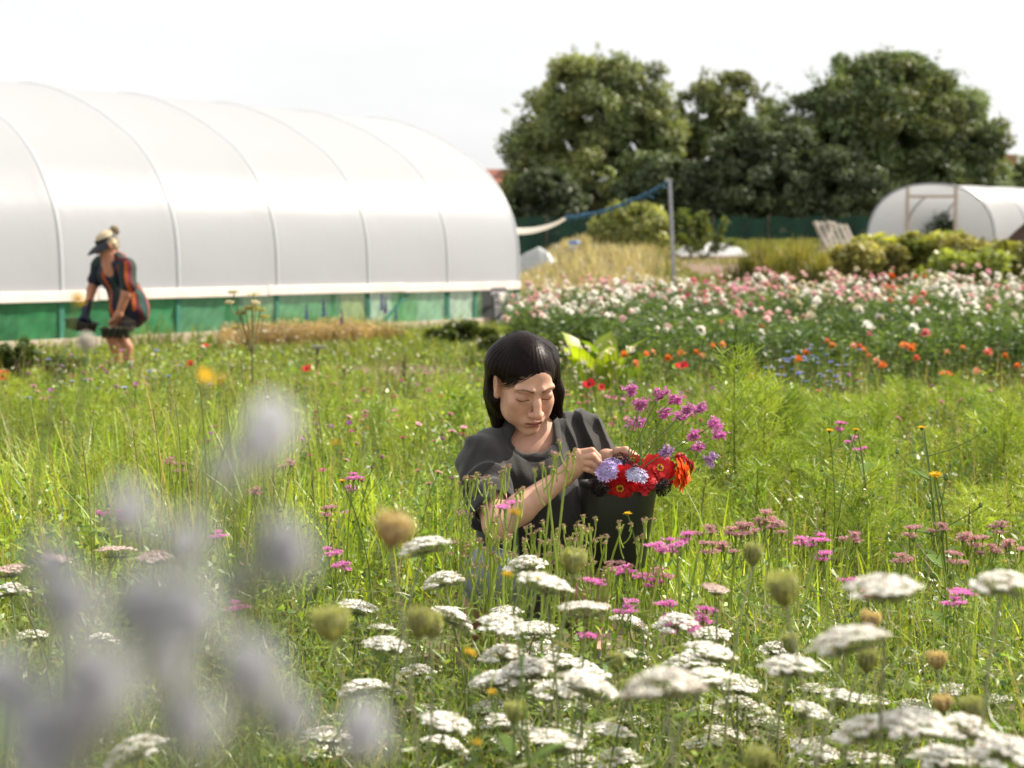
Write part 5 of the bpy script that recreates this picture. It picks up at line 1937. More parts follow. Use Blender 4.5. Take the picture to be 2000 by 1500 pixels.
umbels = [(1728, 1152, 138, -8), (1955, 1140, 128, 6), (1655, 1252, 146, -10), (1322, 1214, 84, 0), (1143, 1194, 96, -6), (1228, 1216, 74, 14), (1388, 1242, 82, -4), (1386, 1276, 98, 8), (1518, 1268, 78, 10), (1542, 1302, 112, 4),
          (1300, 1336, 162, 2), (1440, 1342, 88, 0), (1440, 1375, 84, 0), (1580, 1392, 92, 12), (1650, 1366, 88, 8), (1692, 1424, 132, -8), (1782, 1412, 134, 4), (1880, 1420, 126, 8), (1590, 1472, 92, 4), (1508, 1436, 70, 0), (1146, 1342, 122, 14), (1130, 1304, 84, 6),
          (1040, 1236, 78, 6), (1232, 1280, 66, 12), (985, 1276, 92, 0), (1062, 1274, 74, -4), (970, 1328, 96, -8), (1030, 1312, 96, -2), (1062, 1142, 104, 10), (1026, 1102, 82, -6), (828, 1068, 96, -10), (868, 1132, 82, -6), (698, 1190, 74, 4), (882, 1206, 84, 24), (752, 1262, 88, 0), (745, 1228, 50, 0),
          (812, 1312, 76, -4), (706, 1345, 92, -6), (772, 1352, 72, 6), (816, 1390, 74, -4), (868, 1456, 92, 14), (1112, 1382, 80, -4), (1190, 1432, 92, 4), (1206, 1478, 92, 0), (1128, 1492, 90, 0), (1424, 1436, 60, 8), (1705, 1372, 62, 0), (1322, 1492, 80, 0), (1950, 1368, 60, -18), (990, 1196, 60, -4), (1400, 1420, 62, 6),
          (1840, 1480, 120, 4), (1960, 1462, 130, 0), (1700, 1490, 90, -4), (940, 1420, 70, 0), (1040, 1440, 86, 6), (640, 1440, 90, 0), (270, 1462, 120, -20), (60, 1242, 60, 0), (22, 1152, 70, 0), (330, 1238, 56, 10), (200, 1248, 60, 0)]
r9 = np.random.default_rng(9)
umbels += [(r9.uniform(620, 1960), r9.uniform(1335, 1500), r9.uniform(58, 84), r9.normal(0, 6)) for _ in range(30)]
umbels += [(r9.uniform(820, 1460), r9.uniform(1190, 1470), r9.uniform(72, 106), r9.normal(0, 7)) for _ in range(20)]
U_LAB = {0: 'broad white carrot umbel with sagging rim, standing highest by itself at the right', 1: 'broad white carrot umbel cut by the right edge of the photo', 2: 'largest domed white carrot umbel over a green seed nest',
         10: 'widest flat white carrot umbel among the low ones below the bucket', 16: 'middle of three blurred white umbels overlapping in a row at the bottom right', 15: 'front end umbel of the three overlapping at the bottom, nearest the centre', 17: 'end umbel of the three overlapping at the bottom, nearest the right edge',
         28: 'lower white umbel of the pair touching below the shirt hem', 29: 'upper white umbel of the pair touching below the shirt hem', 30: 'white umbel on a long slanting stem left of the shirt', 33: 'white carrot umbel tipped steeply to one side', 40: 'lone tilted white umbel at the bottom left of centre', 3: 'small white carrot umbel alone below the bucket',
         4: 'white umbel touching a smaller one below the woman\'s knee', 5: 'smaller tilted white umbel touching its neighbour below the knee', 7: 'lowest thick umbel in a stack of white umbels below the bucket'}
for i, (px, py, w, tl) in enumerate(umbels):
    Y = min(max(0.076 * FPX / w, 1.35), 3.0)
    hs = w / FPX * Y / 0.076
    top = P(px, py + w * 0.12, Y)
    top[2] = max(top[2], 0.10)
    lab = U_LAB.get(i, 'white lacy wild carrot umbel among many low in the foreground meadow')
    stalk('wild_carrot', lab, 'wild carrot', 'white wild carrot heads in the near meadow', top, UMB[i % 7], (CST + CSTL)[i % 7],
          (rng.normal(0, 0.05), rng.normal(0.03, 0.05)), (R(rng.normal(-5, 5)), R(tl), 0.0), hs)
for i, (px, py, w, lab) in enumerate([(1396, 1160, 52, 'small flat pinkish carrot umbel edge on below the magenta flowers'), (300, 1100, 60, 'pinkish flat umbel nearest the woman in the left hand row'), (225, 1090, 70, 'pinkish flat umbel in the middle of the left hand row'), (110, 1102, 56, 'pinkish flat umbel second from the left edge'), (20, 1126, 64, 'pinkish flat umbel at the left edge of the photo'), (1880, 1440, 50, 'pinkish umbel half hidden behind the overlapping white ones')]):
    Y = 0.07 * FPX / w if w > 60 else 2.6
    top = P(px, py, min(Y, 2.9))
    stalk('wild_carrot', lab, 'wild carrot', 'pinkish wild carrot heads', top, UMBP[i % 2], CST[i % 4], (rng.normal(0, 0.04), 0.02), (R(3), R(rng.normal(0, 6)), i), w / FPX * min(Y, 2.9) / 0.076)

NEST = [nest_mesh(140 + i, R_=(0.022, 0.026, 0.019)[i % 3], H=(0.040, 0.036, 0.042)[i % 3]) for i in range(3)]
NESTB = nest_mesh(150, 0.024, 0.032, lin(206, 184, 136) * 0.78)
nests = [(762, 1030, 86, 1.45, 14, 'loose tan carrot seed head highest and largest, left of the shirt'), (1118, 1096, 56, 2.3, 0, 'closed green carrot seed head just below the bucket'), (1470, 1086, 46, 2.3, 2, 'small closed seed head alone on a tall straight stem'), (1535, 1152, 72, 1.7, 12, 'open bird nest seed head beside the tall straight one'),
         (652, 1218, 78, 1.5, -8, 'big green seed head blurred at the edge of the thistles'), (818, 1220, 62, 1.8, 0, 'green seed head under the slanting umbel stem'), (1692, 1292, 50, 2.2, 0, 'green seed nest tucked under the largest umbel'), (1830, 1288, 44, 2.4, 4, 'brown seed head beside the right hand stems'), (1206, 1296, 40, 2.6, 0, 'pale green seed head between small umbels below the knee'), (1226, 1350, 44, 2.4, 0, 'green seed head below the small umbels'),
         (1698, 1208, 42, 2.5, 6, 'brown dried seed head behind the largest umbel'), (842, 1226, 54, 2.0, -6, 'green seed head beside the tipped umbel'), (1902, 1390, 56, 1.9, 8, 'pale seed head by the right edge above the bottom row'), (1842, 1372, 42, 2.3, 0, 'small tan seed head under the right hand stems'), (1545, 1260, 44, 2.4, 0, 'green seed head between two stacked umbels'), (1005, 1394, 50, 2.1, 0, 'green seed head low among the centre umbels'), (1480, 1486, 60, 1.9, 0, 'green seed head at the bottom edge')]
for i, (px, py, w, Y, tl, lab) in enumerate(nests):
    hs = w / FPX * Y / 0.045
    top = P(px, py + w * 0.45, Y)
    brown = 'brown' in lab or 'tan' in lab
    stalk('carrot_seed_head', lab, 'seed head', 'carrot seed heads', top, NESTB if brown else NEST[i % 3], CST[i % 4], (rng.normal(0, 0.05), rng.normal(0.02, 0.04)) if 'straight' not in lab else (0.01, 0.0), (R(4), R(tl), i * 1.3), hs, 'seed_head')

# ------------------------------------------------------------------ sea holly, very near the lens
def holly_meshes(seed):
    global rng
    keep, rng = rng, np.random.default_rng(seed)
    blue, pale = lin(198, 202, 209), lin(236, 239, 240)
    mb = MB()
    n = 420
    k = (np.arange(n) + 0.5) / n
    th, ph = np.arccos(1 - 1.85 * k), np.arange(n) * 2.39996
    d = np.stack([np.sin(th) * np.cos(ph), np.sin(th) * np.sin(ph), np.cos(th)], 1)
    c = d * [0.0080, 0.0080, 0.0115] + UPZ * 0.011
    tip = c + d * 0.0042 + rng.normal(0, 0.0006, (n, 3))
    sd = nz(np.cross(d, rng.standard_normal((n, 3))))
    mb.strips(np.stack([c - d * 0.002, c + d * 0.0015, tip], 1), np.tile([0.0012, 0.0011, 0.0001], (n, 1)), sd, np.stack([blue * np.ones((n, 3)), blue * 1.0 * np.ones((n, 3)), pale * np.ones((n, 3))], 1))
    mb.lathe([(0.0, 0.0), (0.006, 0.002), (0.0082, 0.009), (0.006, 0.018), (0.0, 0.0215)], 14, blue)
    head = mb.mesh('flower_head', M_PETAL)
    mb = MB()
    petals(mb, [0, 0, 0.001], UPZ, 0.019, 9, pale * 0.9, lift=0.25, curl=-0.1, w=0.22, K=5, prof=[0.5, 1.0, 0.5, 0.75, 0.03])
    petals(mb, [0, 0, 0.0], UPZ, 0.014, 12, pale * 0.75, lift=0.1, w=0.12, K=5, prof=[0.5, 1.0, 0.5, 0.6, 0.03])
    br = mb.mesh('bract', M_PETAL)
    rng = keep
    return [('flower_head', head), ('bract', br)]


HOL = [holly_meshes(200 + i) for i in range(3)]
HST = [stem_mesh(0.0013, 0.0009, lin(170, 180, 150) * 0.6, 0.04, 3, lin(150, 168, 120) * 0.6, 0.03) for i in range(3)]
hol = [(540, 815, .44, 1.0, 'upper dark sea holly head blurred against the long grass'), (505, 862, .40, .8, 'smaller sea holly head beside the upper dark one'), (565, 1078, .40, 1.05, 'dark blue sea holly head below the upper one, beside the shirt'), (285, 1180, .34, 1.0, 'darkest big sea holly head in the middle of the blurred clump'), (205, 1325, .31, 1.1, 'pale lavender sea holly head low in the blurred clump'),
       (518, 1308, .35, 1.05, 'pale lavender sea holly head on the clump side nearest the woman'), (100, 1450, .32, 1.2, 'violet sea holly head in the bottom corner'), (700, 1430, .44, 1.05, 'purple grey sea holly head at the bottom nearest the white umbels'), (262, 1000, .36, .8, 'faint sea holly head highest over the middle of the clump'), (345, 1060, .33, .75, 'faint sea holly head right above the darkest one'),
       (150, 1170, .35, .9, 'brownish sea holly head left of the darkest one'), (395, 1190, .33, 1.0, 'pale sea holly head between the darkest and the lavender heads'), (430, 915, .38, .6, 'faint small sea holly head over the long grass'), (380, 1400, .33, .9, 'pale sea holly head at the bottom of the clump'), (40, 1330, .33, .9, 'pale sea holly head touching the left edge'), (560, 1400, .40, .8, 'small sea holly head near the bottom of the clump')]
hol += [(px, py, Y, hs, 'one of many faint sea holly heads filling the blurred clump') for px, py, Y, hs in ((90, 1100, .36, .7), (230, 1250, .33, .8), (330, 1290, .36, .8), (440, 1240, .38, .7), (470, 1130, .40, .6), (30, 1210, .34, .8), (160, 1400, .32, .9)) if px not in (230, 440, 30)]
for i, (px, py, Y, hs, lab) in enumerate(hol):
    Y, hs = Y * 1.0, hs * 0.6
    top = P(px, py, Y)
    stalk('sea_holly', lab, 'sea holly', 'sea hollies blurred close to the lens', top - np.array([0, 0, 0.011 * hs]), HOL[i % 3], HST[i % 3], (rng.normal(-0.02, 0.05), rng.normal(0.01, 0.04)), (R(rng.normal(0, 16)), R(rng.normal(0, 16)), rng.uniform(0, 6)), hs)


# ------------------------------------------------------------------ flowers cut and standing in the bucket
def zinnia(c, n, R_, col, name, label):
    o = thing(name, label, 'flower', c, group='cut flowers in the bucket')
    mb = MB()
    R_ = R_ * 1.22
    for k, (num, rr, lf, sc_) in enumerate(((15, 1.0, -0.10, 1.0), (14, 0.88, 0.05, 0.95), (12, 0.72, 0.2, 0.9), (10, 0.5, 0.42, 0.85))):
        petals(mb, np.asarray(c) + nz(n) * 0.0022 * k, n, R_ * rr, num, col * (1 - 0.03 * k), r0=0.003, lift=lf, curl=0.12, w=0.78, K=6, prof=[0.4, 0.8, 1.0, 1.05, 0.95, 0.55], jit=0.09, colvar=0.09)
    mb.build('petals', M_PETAL, o, c)
    mb = MB()
    dome(mb, np.asarray(c) + nz(n) * 0.007, n, R_ * 0.2, R_ * 0.16, lin(150, 60, 24) * 0.7)
    a, b, n_ = basis(n)
    for k in range(9):
        t = k * 0.698
        petals(mb, np.asarray(c) + n_ * 0.013 + (a * math.cos(t) + b * math.sin(t)) * R_ * 0.16, n_, R_ * 0.07, 5, YEL, lift=0.4)
    mb.build('flower_centre', M_PETAL, o, c)
    mb = MB()
    dome(mb, np.asarray(c) - nz(n) * 0.001, -nz(n), 0.008, 0.010, GR2)
    e = BK_BOT + nz(BK_TOP - BK_BOT) * 0.06 + np.array([rng.normal(0, 0.02), rng.normal(0, 0.02), 0])
    mb.tube(curve(np.asarray(c) - nz(n) * 0.008, e, -nz(n) * 0.035, 8), 0.0026, 6, GR2)
    mb.build('stem', M_STEM, o, c)


def scabious(c, n, R_, col, name, label):
    o = thing(name, label, 'flower', c, group='cut flowers in the bucket')
    mb = MB()
    a, b, n_ = basis(n)
    for k in range(46):
        r = R_ * math.sqrt((k + 0.5) / 46)
        t = k * 2.39996
        d = a * math.cos(t) + b * math.sin(t)
        pos = np.asarray(c) + d * r + n_ * (0.010 - 0.25 * r * r / R_ + rng.normal(0, 0.001))
        petals(mb, pos, n_ + d * (r / R_) * 0.9 + rng.normal(0, 0.2, 3), R_ * (0.16 + 0.18 * r / R_), 5, col * rng.uniform(0.8, 1.15), lift=0.3, w=0.5)
    mb.build('petals', M_PETAL, o, c)
    mb = MB()
    dome(mb, c, -n_, R_ * 0.55, R_ * 0.4, GR2)
    e = BK_BOT + nz(BK_TOP - BK_BOT) * 0.06 + np.array([rng.normal(0, 0.02), rng.normal(0, 0.02), 0])
    mb.tube(curve(np.asarray(c) - n_ * 0.006, e, -n_ * 0.03, 8), 0.0022, 6, GR2)
    mb.build('stem', M_STEM, o, c)


CRIM = lin(120, 8, 40) * 0.7
DARK = lin(58, 16, 36) * 0.5
zinnia(P(1287, 916, 3.68), (0.15, -0.9, 0.42), 0.036, lin(232, 32, 34) * 0.85, 'zinnia', 'large bright red zinnia facing out at the bucket rim')
zinnia(P(1212, 948, 3.615), (-0.1, -0.72, -0.30), 0.038, lin(222, 22, 38) * 0.85, 'zinnia', 'red zinnia hanging face down over the front of the bucket')
zinnia(P(1252, 934, 3.65), (0.1, -0.6, 0.75), 0.034, lin(226, 24, 40) * 0.85, 'zinnia', 'red zinnia behind the pale lilac scabious')
zinnia(P(1236, 905, 3.74), (0.0, -0.5, 0.8), 0.030, lin(226, 28, 36) * 0.85, 'zinnia', 'red zinnia half hidden by the woman\'s fingertips')
zinnia(P(1334, 926, 3.66), (0.93, -0.34, 0.12), 0.033, lin(240, 98, 26) * 0.88, 'zinnia', 'orange zinnia edge on at the side of the bucket')
zinnia(P(1347, 910, 3.70), (0.9, -0.2, 0.3), 0.019, lin(196, 20, 44) * 0.8, 'zinnia', 'small crimson zinnia behind the orange one')
zinnia(P(1330, 893, 3.70), (0.2, -0.5, 0.8), 0.013, lin(206, 26, 46) * 0.8, 'zinnia', 'crimson zinnia bud above the orange one')
scabious(P(1186, 921, 3.60), (-0.25, -0.75, 0.5), 0.025, lin(196, 178, 232) * 0.9, 'scabious', 'lilac scabious touched by the woman\'s fingers')
scabious(P(1196, 910, 3.64), (0.0, -0.5, 0.8), 0.022, lin(200, 186, 236) * 0.9, 'scabious', 'paler lilac scabious just behind the touched one')
scabious(P(1243, 930, 3.60), (0.1, -0.5, 0.85), 0.025, lin(206, 204, 240) * 0.92, 'scabious', 'pale lilac scabious lying across the red zinnias')
scabious(P(1212, 900, 3.70), (-0.1, -0.5, 0.8), 0.022, DARK, 'scabious', 'dark maroon scabious between the woman\'s hands')
scabious(P(1172, 951, 3.60), (-0.3, -0.8, -0.1), 0.021, DARK * 0.7, 'scabious', 'black purple scabious over the rim nearest the woman')
scabious(P(1294, 951, 3.62), (0.35, -0.8, -0.2), 0.021, DARK * 0.7, 'scabious', 'black purple scabious hanging under the large red zinnia')
scabious(P(1232, 918, 3.63), (0.0, -0.7, 0.6), 0.018, CRIM, 'scabious', 'crimson scabious in the middle of the bucket')

# statice sprays leaning out of the bucket
sta = [(1232, 762, 'tallest'), (1252, 792, ''), (1246, 826, 'lower'), (1318, 780, ''), (1345, 800, ''), (1290, 772, ''), (1366, 796, ''), (1300, 808, ''), (1330, 812, ''), (1356, 852, ''), (1396, 830, ''), (1388, 896, ''), (1362, 872, ''), (1300, 886, ''), (1404, 852, '')]
st_lab = ['tallest pink statice spray leaning out of the bucket', 'pink statice spray just below the tallest one', 'lowest pink statice spray on the side nearest the woman', 'pink statice spray second in the top row above the bucket', 'pink statice spray in the middle of the bunch', 'small pink statice spray between the two top rows', 'pink statice spray at the top far corner of the bunch', 'pink statice spray low in the thick of the bunch', 'bright pink statice spray in the thick of the bunch', 'drooping pink statice spray above the orange zinnia', 'magenta statice spray reaching farthest sideways', 'lilac statice spray drooping past the orange zinnia', 'pink statice spray over the crimson zinnia bud', 'lilac statice spray just above the large red zinnia', 'pink statice spray under the farthest reaching one']
for i, (px, py, _) in enumerate(sta):
    tip = P(px, py, 3.72 + rng.normal(0, 0.05))
    base = P(1225 + rng.normal(0, 12), 950, 3.71)
    o = thing('statice', st_lab[i], 'flower', base, group='statice sprays in the bucket')
    mb = MB()
    e = BK_BOT + nz(BK_TOP - BK_BOT) * 0.06
    main = np.vstack([curve(e, base, [0, 0, 0], 4)[:-1], curve(base, tip, [rng.normal(0, 0.01), rng.normal(0, 0.01), 0.012], 8)])
    mb.tube(main, np.linspace(0.0020, 0.0012, len(main)), 5, GR2 * 1.1)
    mb.build('stem', M_STEM, o, base)
    mb = MB()
    col = (lin(236, 152, 218), lin(232, 144, 210), lin(214, 176, 230))[(i % 2) if i not in (11, 13) else 2] * 0.85
    d = nz(main[-1] - main[-2])
    for sgn in (-1, 0, 1):
        dd = nz(d + sgn * np.array([0.7, 0.1, 0.15]) + np.array([0, 0, rng.normal(0, 0.3)]))
        b0 = tip - d * 0.012
        L = 0.025 * rng.uniform(0.8, 1.25)
        n = 30
        t = rng.uniform(0.05, 1, n)
        c = b0 + dd * (L * t)[:, None] + rng.normal(0, 0.0042, (n, 3))
        mb.tube([b0, b0 + dd * L], 0.0009, 4, GR2)
        for q in c:
            petals(mb, q, UPZ + rng.normal(0, 0.7, 3), 0.0048, 5, col * rng.uniform(0.75, 1.2), lift=0.7, w=0.55, K=3, prof=[0.5, 1, 0.6])
    mb.build('flower_head', M_PETAL, o, base)
# the stem she holds
tag_o = MB()


# ------------------------------------------------------------------ statice in the ground in front of her: winged stems, faded heads
def statice_mesh(seed, col, faded):
    global rng
    keep, rng = rng, np.random.default_rng(seed)
    mb = MB()
    stems = MB()
    fl = MB()
    nb = 3 if faded else 4
    g = lin(176, 196, 84) * 0.7 if faded else GR2
    for k in range(nb):
        a = k * 2.2 + rng.normal(0, 0.4)
        r = rng.uniform(0.008, 0.028)
        tip = np.array([r * math.cos(a), r * math.sin(a), rng.uniform(-0.02, 0.014)])
        b0 = np.array([0, 0, -0.05 - 0.02 * k * rng.random()])
        pts = curve(b0, tip, [tip[0] * 0.3, tip[1] * 0.3, -0.004], 5)
        stems.tube(pts, np.linspace(0.0019, 0.0014, 5), 5, g)
        # club shaped top
        M = np.eye(4); aa, bb, nn = basis(tip - b0); M[:3, 0], M[:3, 1], M[:3, 2], M[:3, 3] = aa, bb, nn, tip
        stems.lathe([(0.0014, -0.012), (0.0028, -0.004), (0.0042, 0.002), (0.004, 0.005), (0, 0.006)], 7, g * 0.95, M)
        n = 9 if faded else 34
        sp = 0.0032 if faded else 0.009
        q = tip + rng.normal(0, 1, (n, 3)) * [sp, sp, 0.0022] + UPZ * 0.006
        for p_ in q:
            cc = (lin(196, 180, 128) if rng.random() < 0.75 else lin(222, 170, 180)) * 0.7 if faded else col
            petals(fl, p_, UPZ + rng.normal(0, 0.6, 3), 0.0040 if faded else 0.0052, 5, cc * rng.uniform(0.75, 1.2), lift=0.8, w=0.5, K=3, prof=[0.5, 1, 0.5])
    rng = keep
    return [('branch', stems.mesh('branch', M_STEM)), ('flower_head', fl.mesh('flower_head', M_PETAL))]


STF = [statice_mesh(300 + i, MAG, True) for i in range(5)]
STP = [statice_mesh(320 + i, (lin(240, 160, 220) if i % 2 else lin(234, 150, 210)) * 0.95, False) for i in range(5)]
STD = [statice_mesh(340 + i, lin(222, 176, 178) * 0.85, False) for i in range(3)]
WST = [stem_mesh(0.0034, 0.0022, lin(176, 198, 80) * 0.7, 0.02, 0) for i in range(4)]
fad = [(926, 930, 3.2), (944, 932, 3.25), (968, 946, 3.2), (986, 925, 3.1), (1018, 968, 3.15), (1064, 912, 2.95), (1088, 884, 2.95), (1112, 880, 3.0), (905, 948, 3.2), (1150, 1022, 3.2), (1168, 1018, 3.1), (1196, 1030, 3.2), (1218, 1024, 3.25), (1240, 1040, 3.2), (1262, 1014, 3.2), (1078, 1036, 3.2), (1040, 1042, 3.2), (1120, 1040, 3.1), (1136, 1030, 3.2),
       (1060, 1090, 3.2), (1150, 1070, 3.1), (1182, 1062, 3.2), (1205, 1080, 3.1), (1228, 1072, 3.2), (1250, 1060, 3.2), (1108, 1060, 3.2), (1140, 1100, 3.1), (1170, 1110, 3.1), (1195, 1120, 3.0), (1090, 1110, 3.1), (1225, 1110, 3.1), (905, 1000, 3.1), (960, 1010, 3.1), (925, 1070, 3.1), (985, 1060, 3.1), (1275, 1050, 3.3), (1255, 1090, 3.2)]
fad += [(px, 1046 + (px * 37) % 90, 3.08 + (px % 7) * 0.04) for px in range(884, 1150, 9)]
fad = [q for q in fad if not (q[0] > 1145 and q[1] < 1095 and q[0] % 4 != 2)]
for i, (px, py, Y) in enumerate(fad):
    top = P(px, py, Y)
    stalk('statice_plant', 'faded statice stalk with club shaped green tips standing before the crouching woman' if py > 960 else 'tall faded statice stalk overlapping the woman\'s shirt and arm', 'statice', 'faded statice stalks before the crouching woman' if py > 960 else 'tall statice stalks over the shirt', top, STF[i % 5], WST[i % 4], (rng.normal(0, 0.04), rng.normal(0.0, 0.04)), (0, 0, rng.uniform(0, 6)), 0.85)
pk = [(1342, 1048, 3.1), (1322, 1066, 3.0), (1298, 1072, 3.0), (1572, 1060, 3.2), (1600, 1056, 3.2), (1610, 1086, 3.1), (1276, 1072, 3.1), (1318, 1200, 2.9), (1376, 1212, 2.9), (1160, 1140, 3.0), (1205, 1120, 3.1), (1230, 1120, 3.1), (1148, 1238, 2.8), (1862, 1172, 2.9), (1880, 1160, 3.0), (1280, 1140, 3.1), (1296, 1186, 3.0), (1250, 1122, 3.2), (1222, 1188, 2.9), (690, 935, 3.9), (685, 958, 4.0), (432, 1050, 3.6), (200, 1000, 4.2), (240, 1008, 4.2), (648, 1082, 3.3), (666, 1108, 3.2), (470, 1190, 3.0), (1660, 1130, 3.3), (1310, 1225, 2.8), (1350, 1230, 2.8), (1382, 1196, 2.9), (990, 995, 3.0), (1642, 824, 5.2), (1660, 860, 4.9), (1680, 880, 4.8), (1640, 840, 5.2)]
for i, (px, py, Y) in enumerate(pk):
    lab = 'magenta statice in flower low in the meadow grass' if (px, py) != (990, 995) else 'single magenta statice bloom against the woman\'s forearm'
    stalk('statice_plant', lab, 'statice', 'magenta statice in the meadow', P(px, py, Y), STP[i % 5], WST[i % 4], (rng.normal(0, 0.03), rng.normal(0, 0.03)), (0, 0, rng.uniform(0, 6)), 0.62)
dl = [(1376, 1035, 3.3), (1462, 1032, 3.4), (1452, 1036, 3.35), (1440, 1040, 3.4), (1500, 1020, 3.5), (1490, 1010, 3.5), (1520, 1030, 3.4), (1660, 1050, 3.3), (1780, 1040, 3.4), (1830, 1030, 3.5), (1890, 1050, 3.3), (1910, 1060, 3.3), (1950, 1030, 3.4), (1980, 1066, 3.2), (1386, 1072, 3.2), (1760, 1090, 3.2), (1930, 1075, 3.3), (1870, 1092, 3.2), (1700, 1160, 3.0), (1420, 1070, 3.3), (1200, 1110, 3.2), (1300, 1120, 3.1), (500, 960, 4.2), (640, 1000, 3.8), (560, 905, 4.6), (330, 900, 4.8), (350, 915, 4.7)]
for i, (px, py, Y) in enumerate(dl):
    stalk('statice_plant', 'dusky faded pink statice head in the meadow grass', 'statice', 'dusky statice in the meadow', P(px, py, Y), STD[i % 3], WST[i % 4], (rng.normal(0, 0.03), rng.normal(0, 0.03)), (0, 0, rng.uniform(0, 6)), 0.7)


# ------------------------------------------------------------------ yellow daisies (sow thistle, hawkbit), clock, poppies and the like
def daisy_mesh(R_, col, n1=16, layers=2, lift=0.2, ccol=None, cr=0.2, cup=True):
    mb = MB()
    for k in range(layers):
        petals(mb, [0, 0, 0.001 * k], UPZ, R_ * (1 - 0.25 * k), n1 - 3 * k, col, lift=lift + 0.2 * k, w=0.42, K=4, prof=[0.5, 0.9, 1, 0.7])
    dome(mb, [0, 0, 0.001], UPZ, R_ * cr, R_ * 0.15, ccol if ccol is not None else col * 0.8)
    if cup:
        dome(mb, [0, 0, 0.0], -UPZ, R_ * 0.32, R_ * 0.45, GR2)
    return mb.mesh('flower_head', M_PETAL)


def pompon_mesh(R_, col, n=4, flat=0.5):
    mb = MB()
    for k in range(n):
        t = k / max(n - 1, 1)
        petals(mb, [0, 0, R_ * flat * t * 0.8], UPZ, R_ * (1 - 0.55 * t), 14 - 2 * k, col * (0.92 + 0.1 * t), lift=-0.15 + 0.9 * t, w=0.55, K=4, prof=[0.5, 1, 1, 0.6], colvar=0.08)
    dome(mb, [0, 0, 0], -UPZ, R_ * 0.3, R_ * 0.3, GRD)
    return mb.mesh('flower_head', M_PETAL)


GST = [stem_mesh(0.0018, 0.0013, GR2, 0.04, 3, GR2, 0.08) for i in range(4)]
YD = daisy_mesh(0.017, YEL, 18, 3, 0.15)
for i, (px, py, Y, hs, tl, lab) in enumerate([(400, 734, 1.15, .42, 60, 'yellow flower nearer the gardener of the blurred pair'), (432, 744, 1.15, .42, -40, 'yellow flower seen side on in the blurred pair'), (150, 584, 1.2, .36, 50, 'blurred yellow flower in front of the green netting'), (656, 866, 1.6, .4, 15, 'pale yellow flower over the long grass'), (918, 1276, 1.6, .5, -20, 'deep yellow flower among the white umbels'), (992, 1122, 1.9, .42, 10, 'yellow flower beside the paired umbels'), (1050, 1130, 2.0, .35, 0, 'yellow flower resting on a white umbel'), (1226, 1004, 3.1, .6, 0, 'tiny yellow flower in front of the bucket'), (1004, 1002, 1.7, .45, 30, 'yellow flower before the woman\'s forearm'), (1620, 842, 4.4, .9, 0, 'yellow sow thistle flower in the feathery green'), (1672, 840, 4.6, .8, 0, 'smaller yellow sow thistle flower beside the other'), (1828, 928, 3.5, .9, 15, 'pale yellow sow thistle flower on a tall thick stem'), (1800, 836, 4.4, .9, 0, 'yellow sow thistle flower at the right'), (960, 1352, 1.7, .35, 0, 'small yellow flower among low umbels'), (930, 1452, 1.6, .4, 0, 'yellow flower at the bottom among leaves'), (668, 940, 3.6, .6, 0, 'tiny yellow flower in the grass left of the shirt')]):
    stalk('yellow_flower', lab, 'flower', 'yellow flowers in the meadow', P(px, py, Y), YD, GST[i % 4], (rng.normal(0, 0.03), 0.02), (R(tl * 0.6), R(tl), i), hs)

# dandelion clock
mb = MB()
n = 900
d = nz(rng.standard_normal((n, 3)))
mb.strips(np.stack([d * 0.002, d * 0.011, d * 0.0145], 1), np.tile([0.0001, 0.00018, 0.0012], (n, 1)), nz(np.cross(d, rng.standard_normal((n, 3)))), (lin(240, 238, 230) * 0.85) * np.ones((n, 3, 3)))
stalk('dandelion_clock', 'white fluffy dandelion clock blurred before the gardener\'s trays', 'seed head', None, P(168, 666, 1.35), mb.mesh('seed_head', M_PETAL), GST[0], (-0.02, 0), (0, 0, 0), 0.55, 'seed_head')

PET4 = [0.4, 1.0, 1.25, 0.95, 0.5]


def poppy_mesh(col):
    mb = MB()
    for k in range(2):
        petals(mb, [0, 0, 0.002 * k], UPZ, 0.034, 4, col, lift=0.55, curl=0.2, w=0.95, K=5, prof=PET4)
    dome(mb, [0, 0, 0.004], UPZ, 0.008, 0.012, lin(40, 44, 30) * 0.4)
    return mb.mesh('flower_head', M_PETAL)


POP = [poppy_mesh(lin(232, 62, 48) * 0.85), poppy_mesh(lin(226, 30, 44) * 0.85)]
for i, (px, py, Y, hs, lab) in enumerate([(400, 678, 12.6, 1.1, 'red poppy just right of the gardener\'s legs'), (372, 713, 10.5, 1.0, 'red poppy lower, between gardener and yellow flowers'), (600, 722, 10.2, 1.1, 'red poppy with a wide face by the bare soil'), (1333, 717, 9.2, 1.15, 'scarlet poppy standing before the dark flower bed'), (1152, 752, 7.4, .9, 'red poppy beside the woman\'s head'), (1174, 757, 7.5, .6, 'smaller red poppy next to the one by the head'), (6, 735, 9.5, 1.2, 'crimson poppy at the left edge'), (1848, 735, 8.6, 1.4, 'deep pink red poppy before the marigolds')]):
    stalk('poppy', lab, 'poppy', 'red poppies', P(px, py, Y), POP[1 if i in (3, 4, 6) else 0], GST[i % 4], (rng.normal(0, 0.04), rng.normal(0, 0.04)), (R(rng.normal(25, 12)), R(rng.normal(0, 15)), 0), hs)


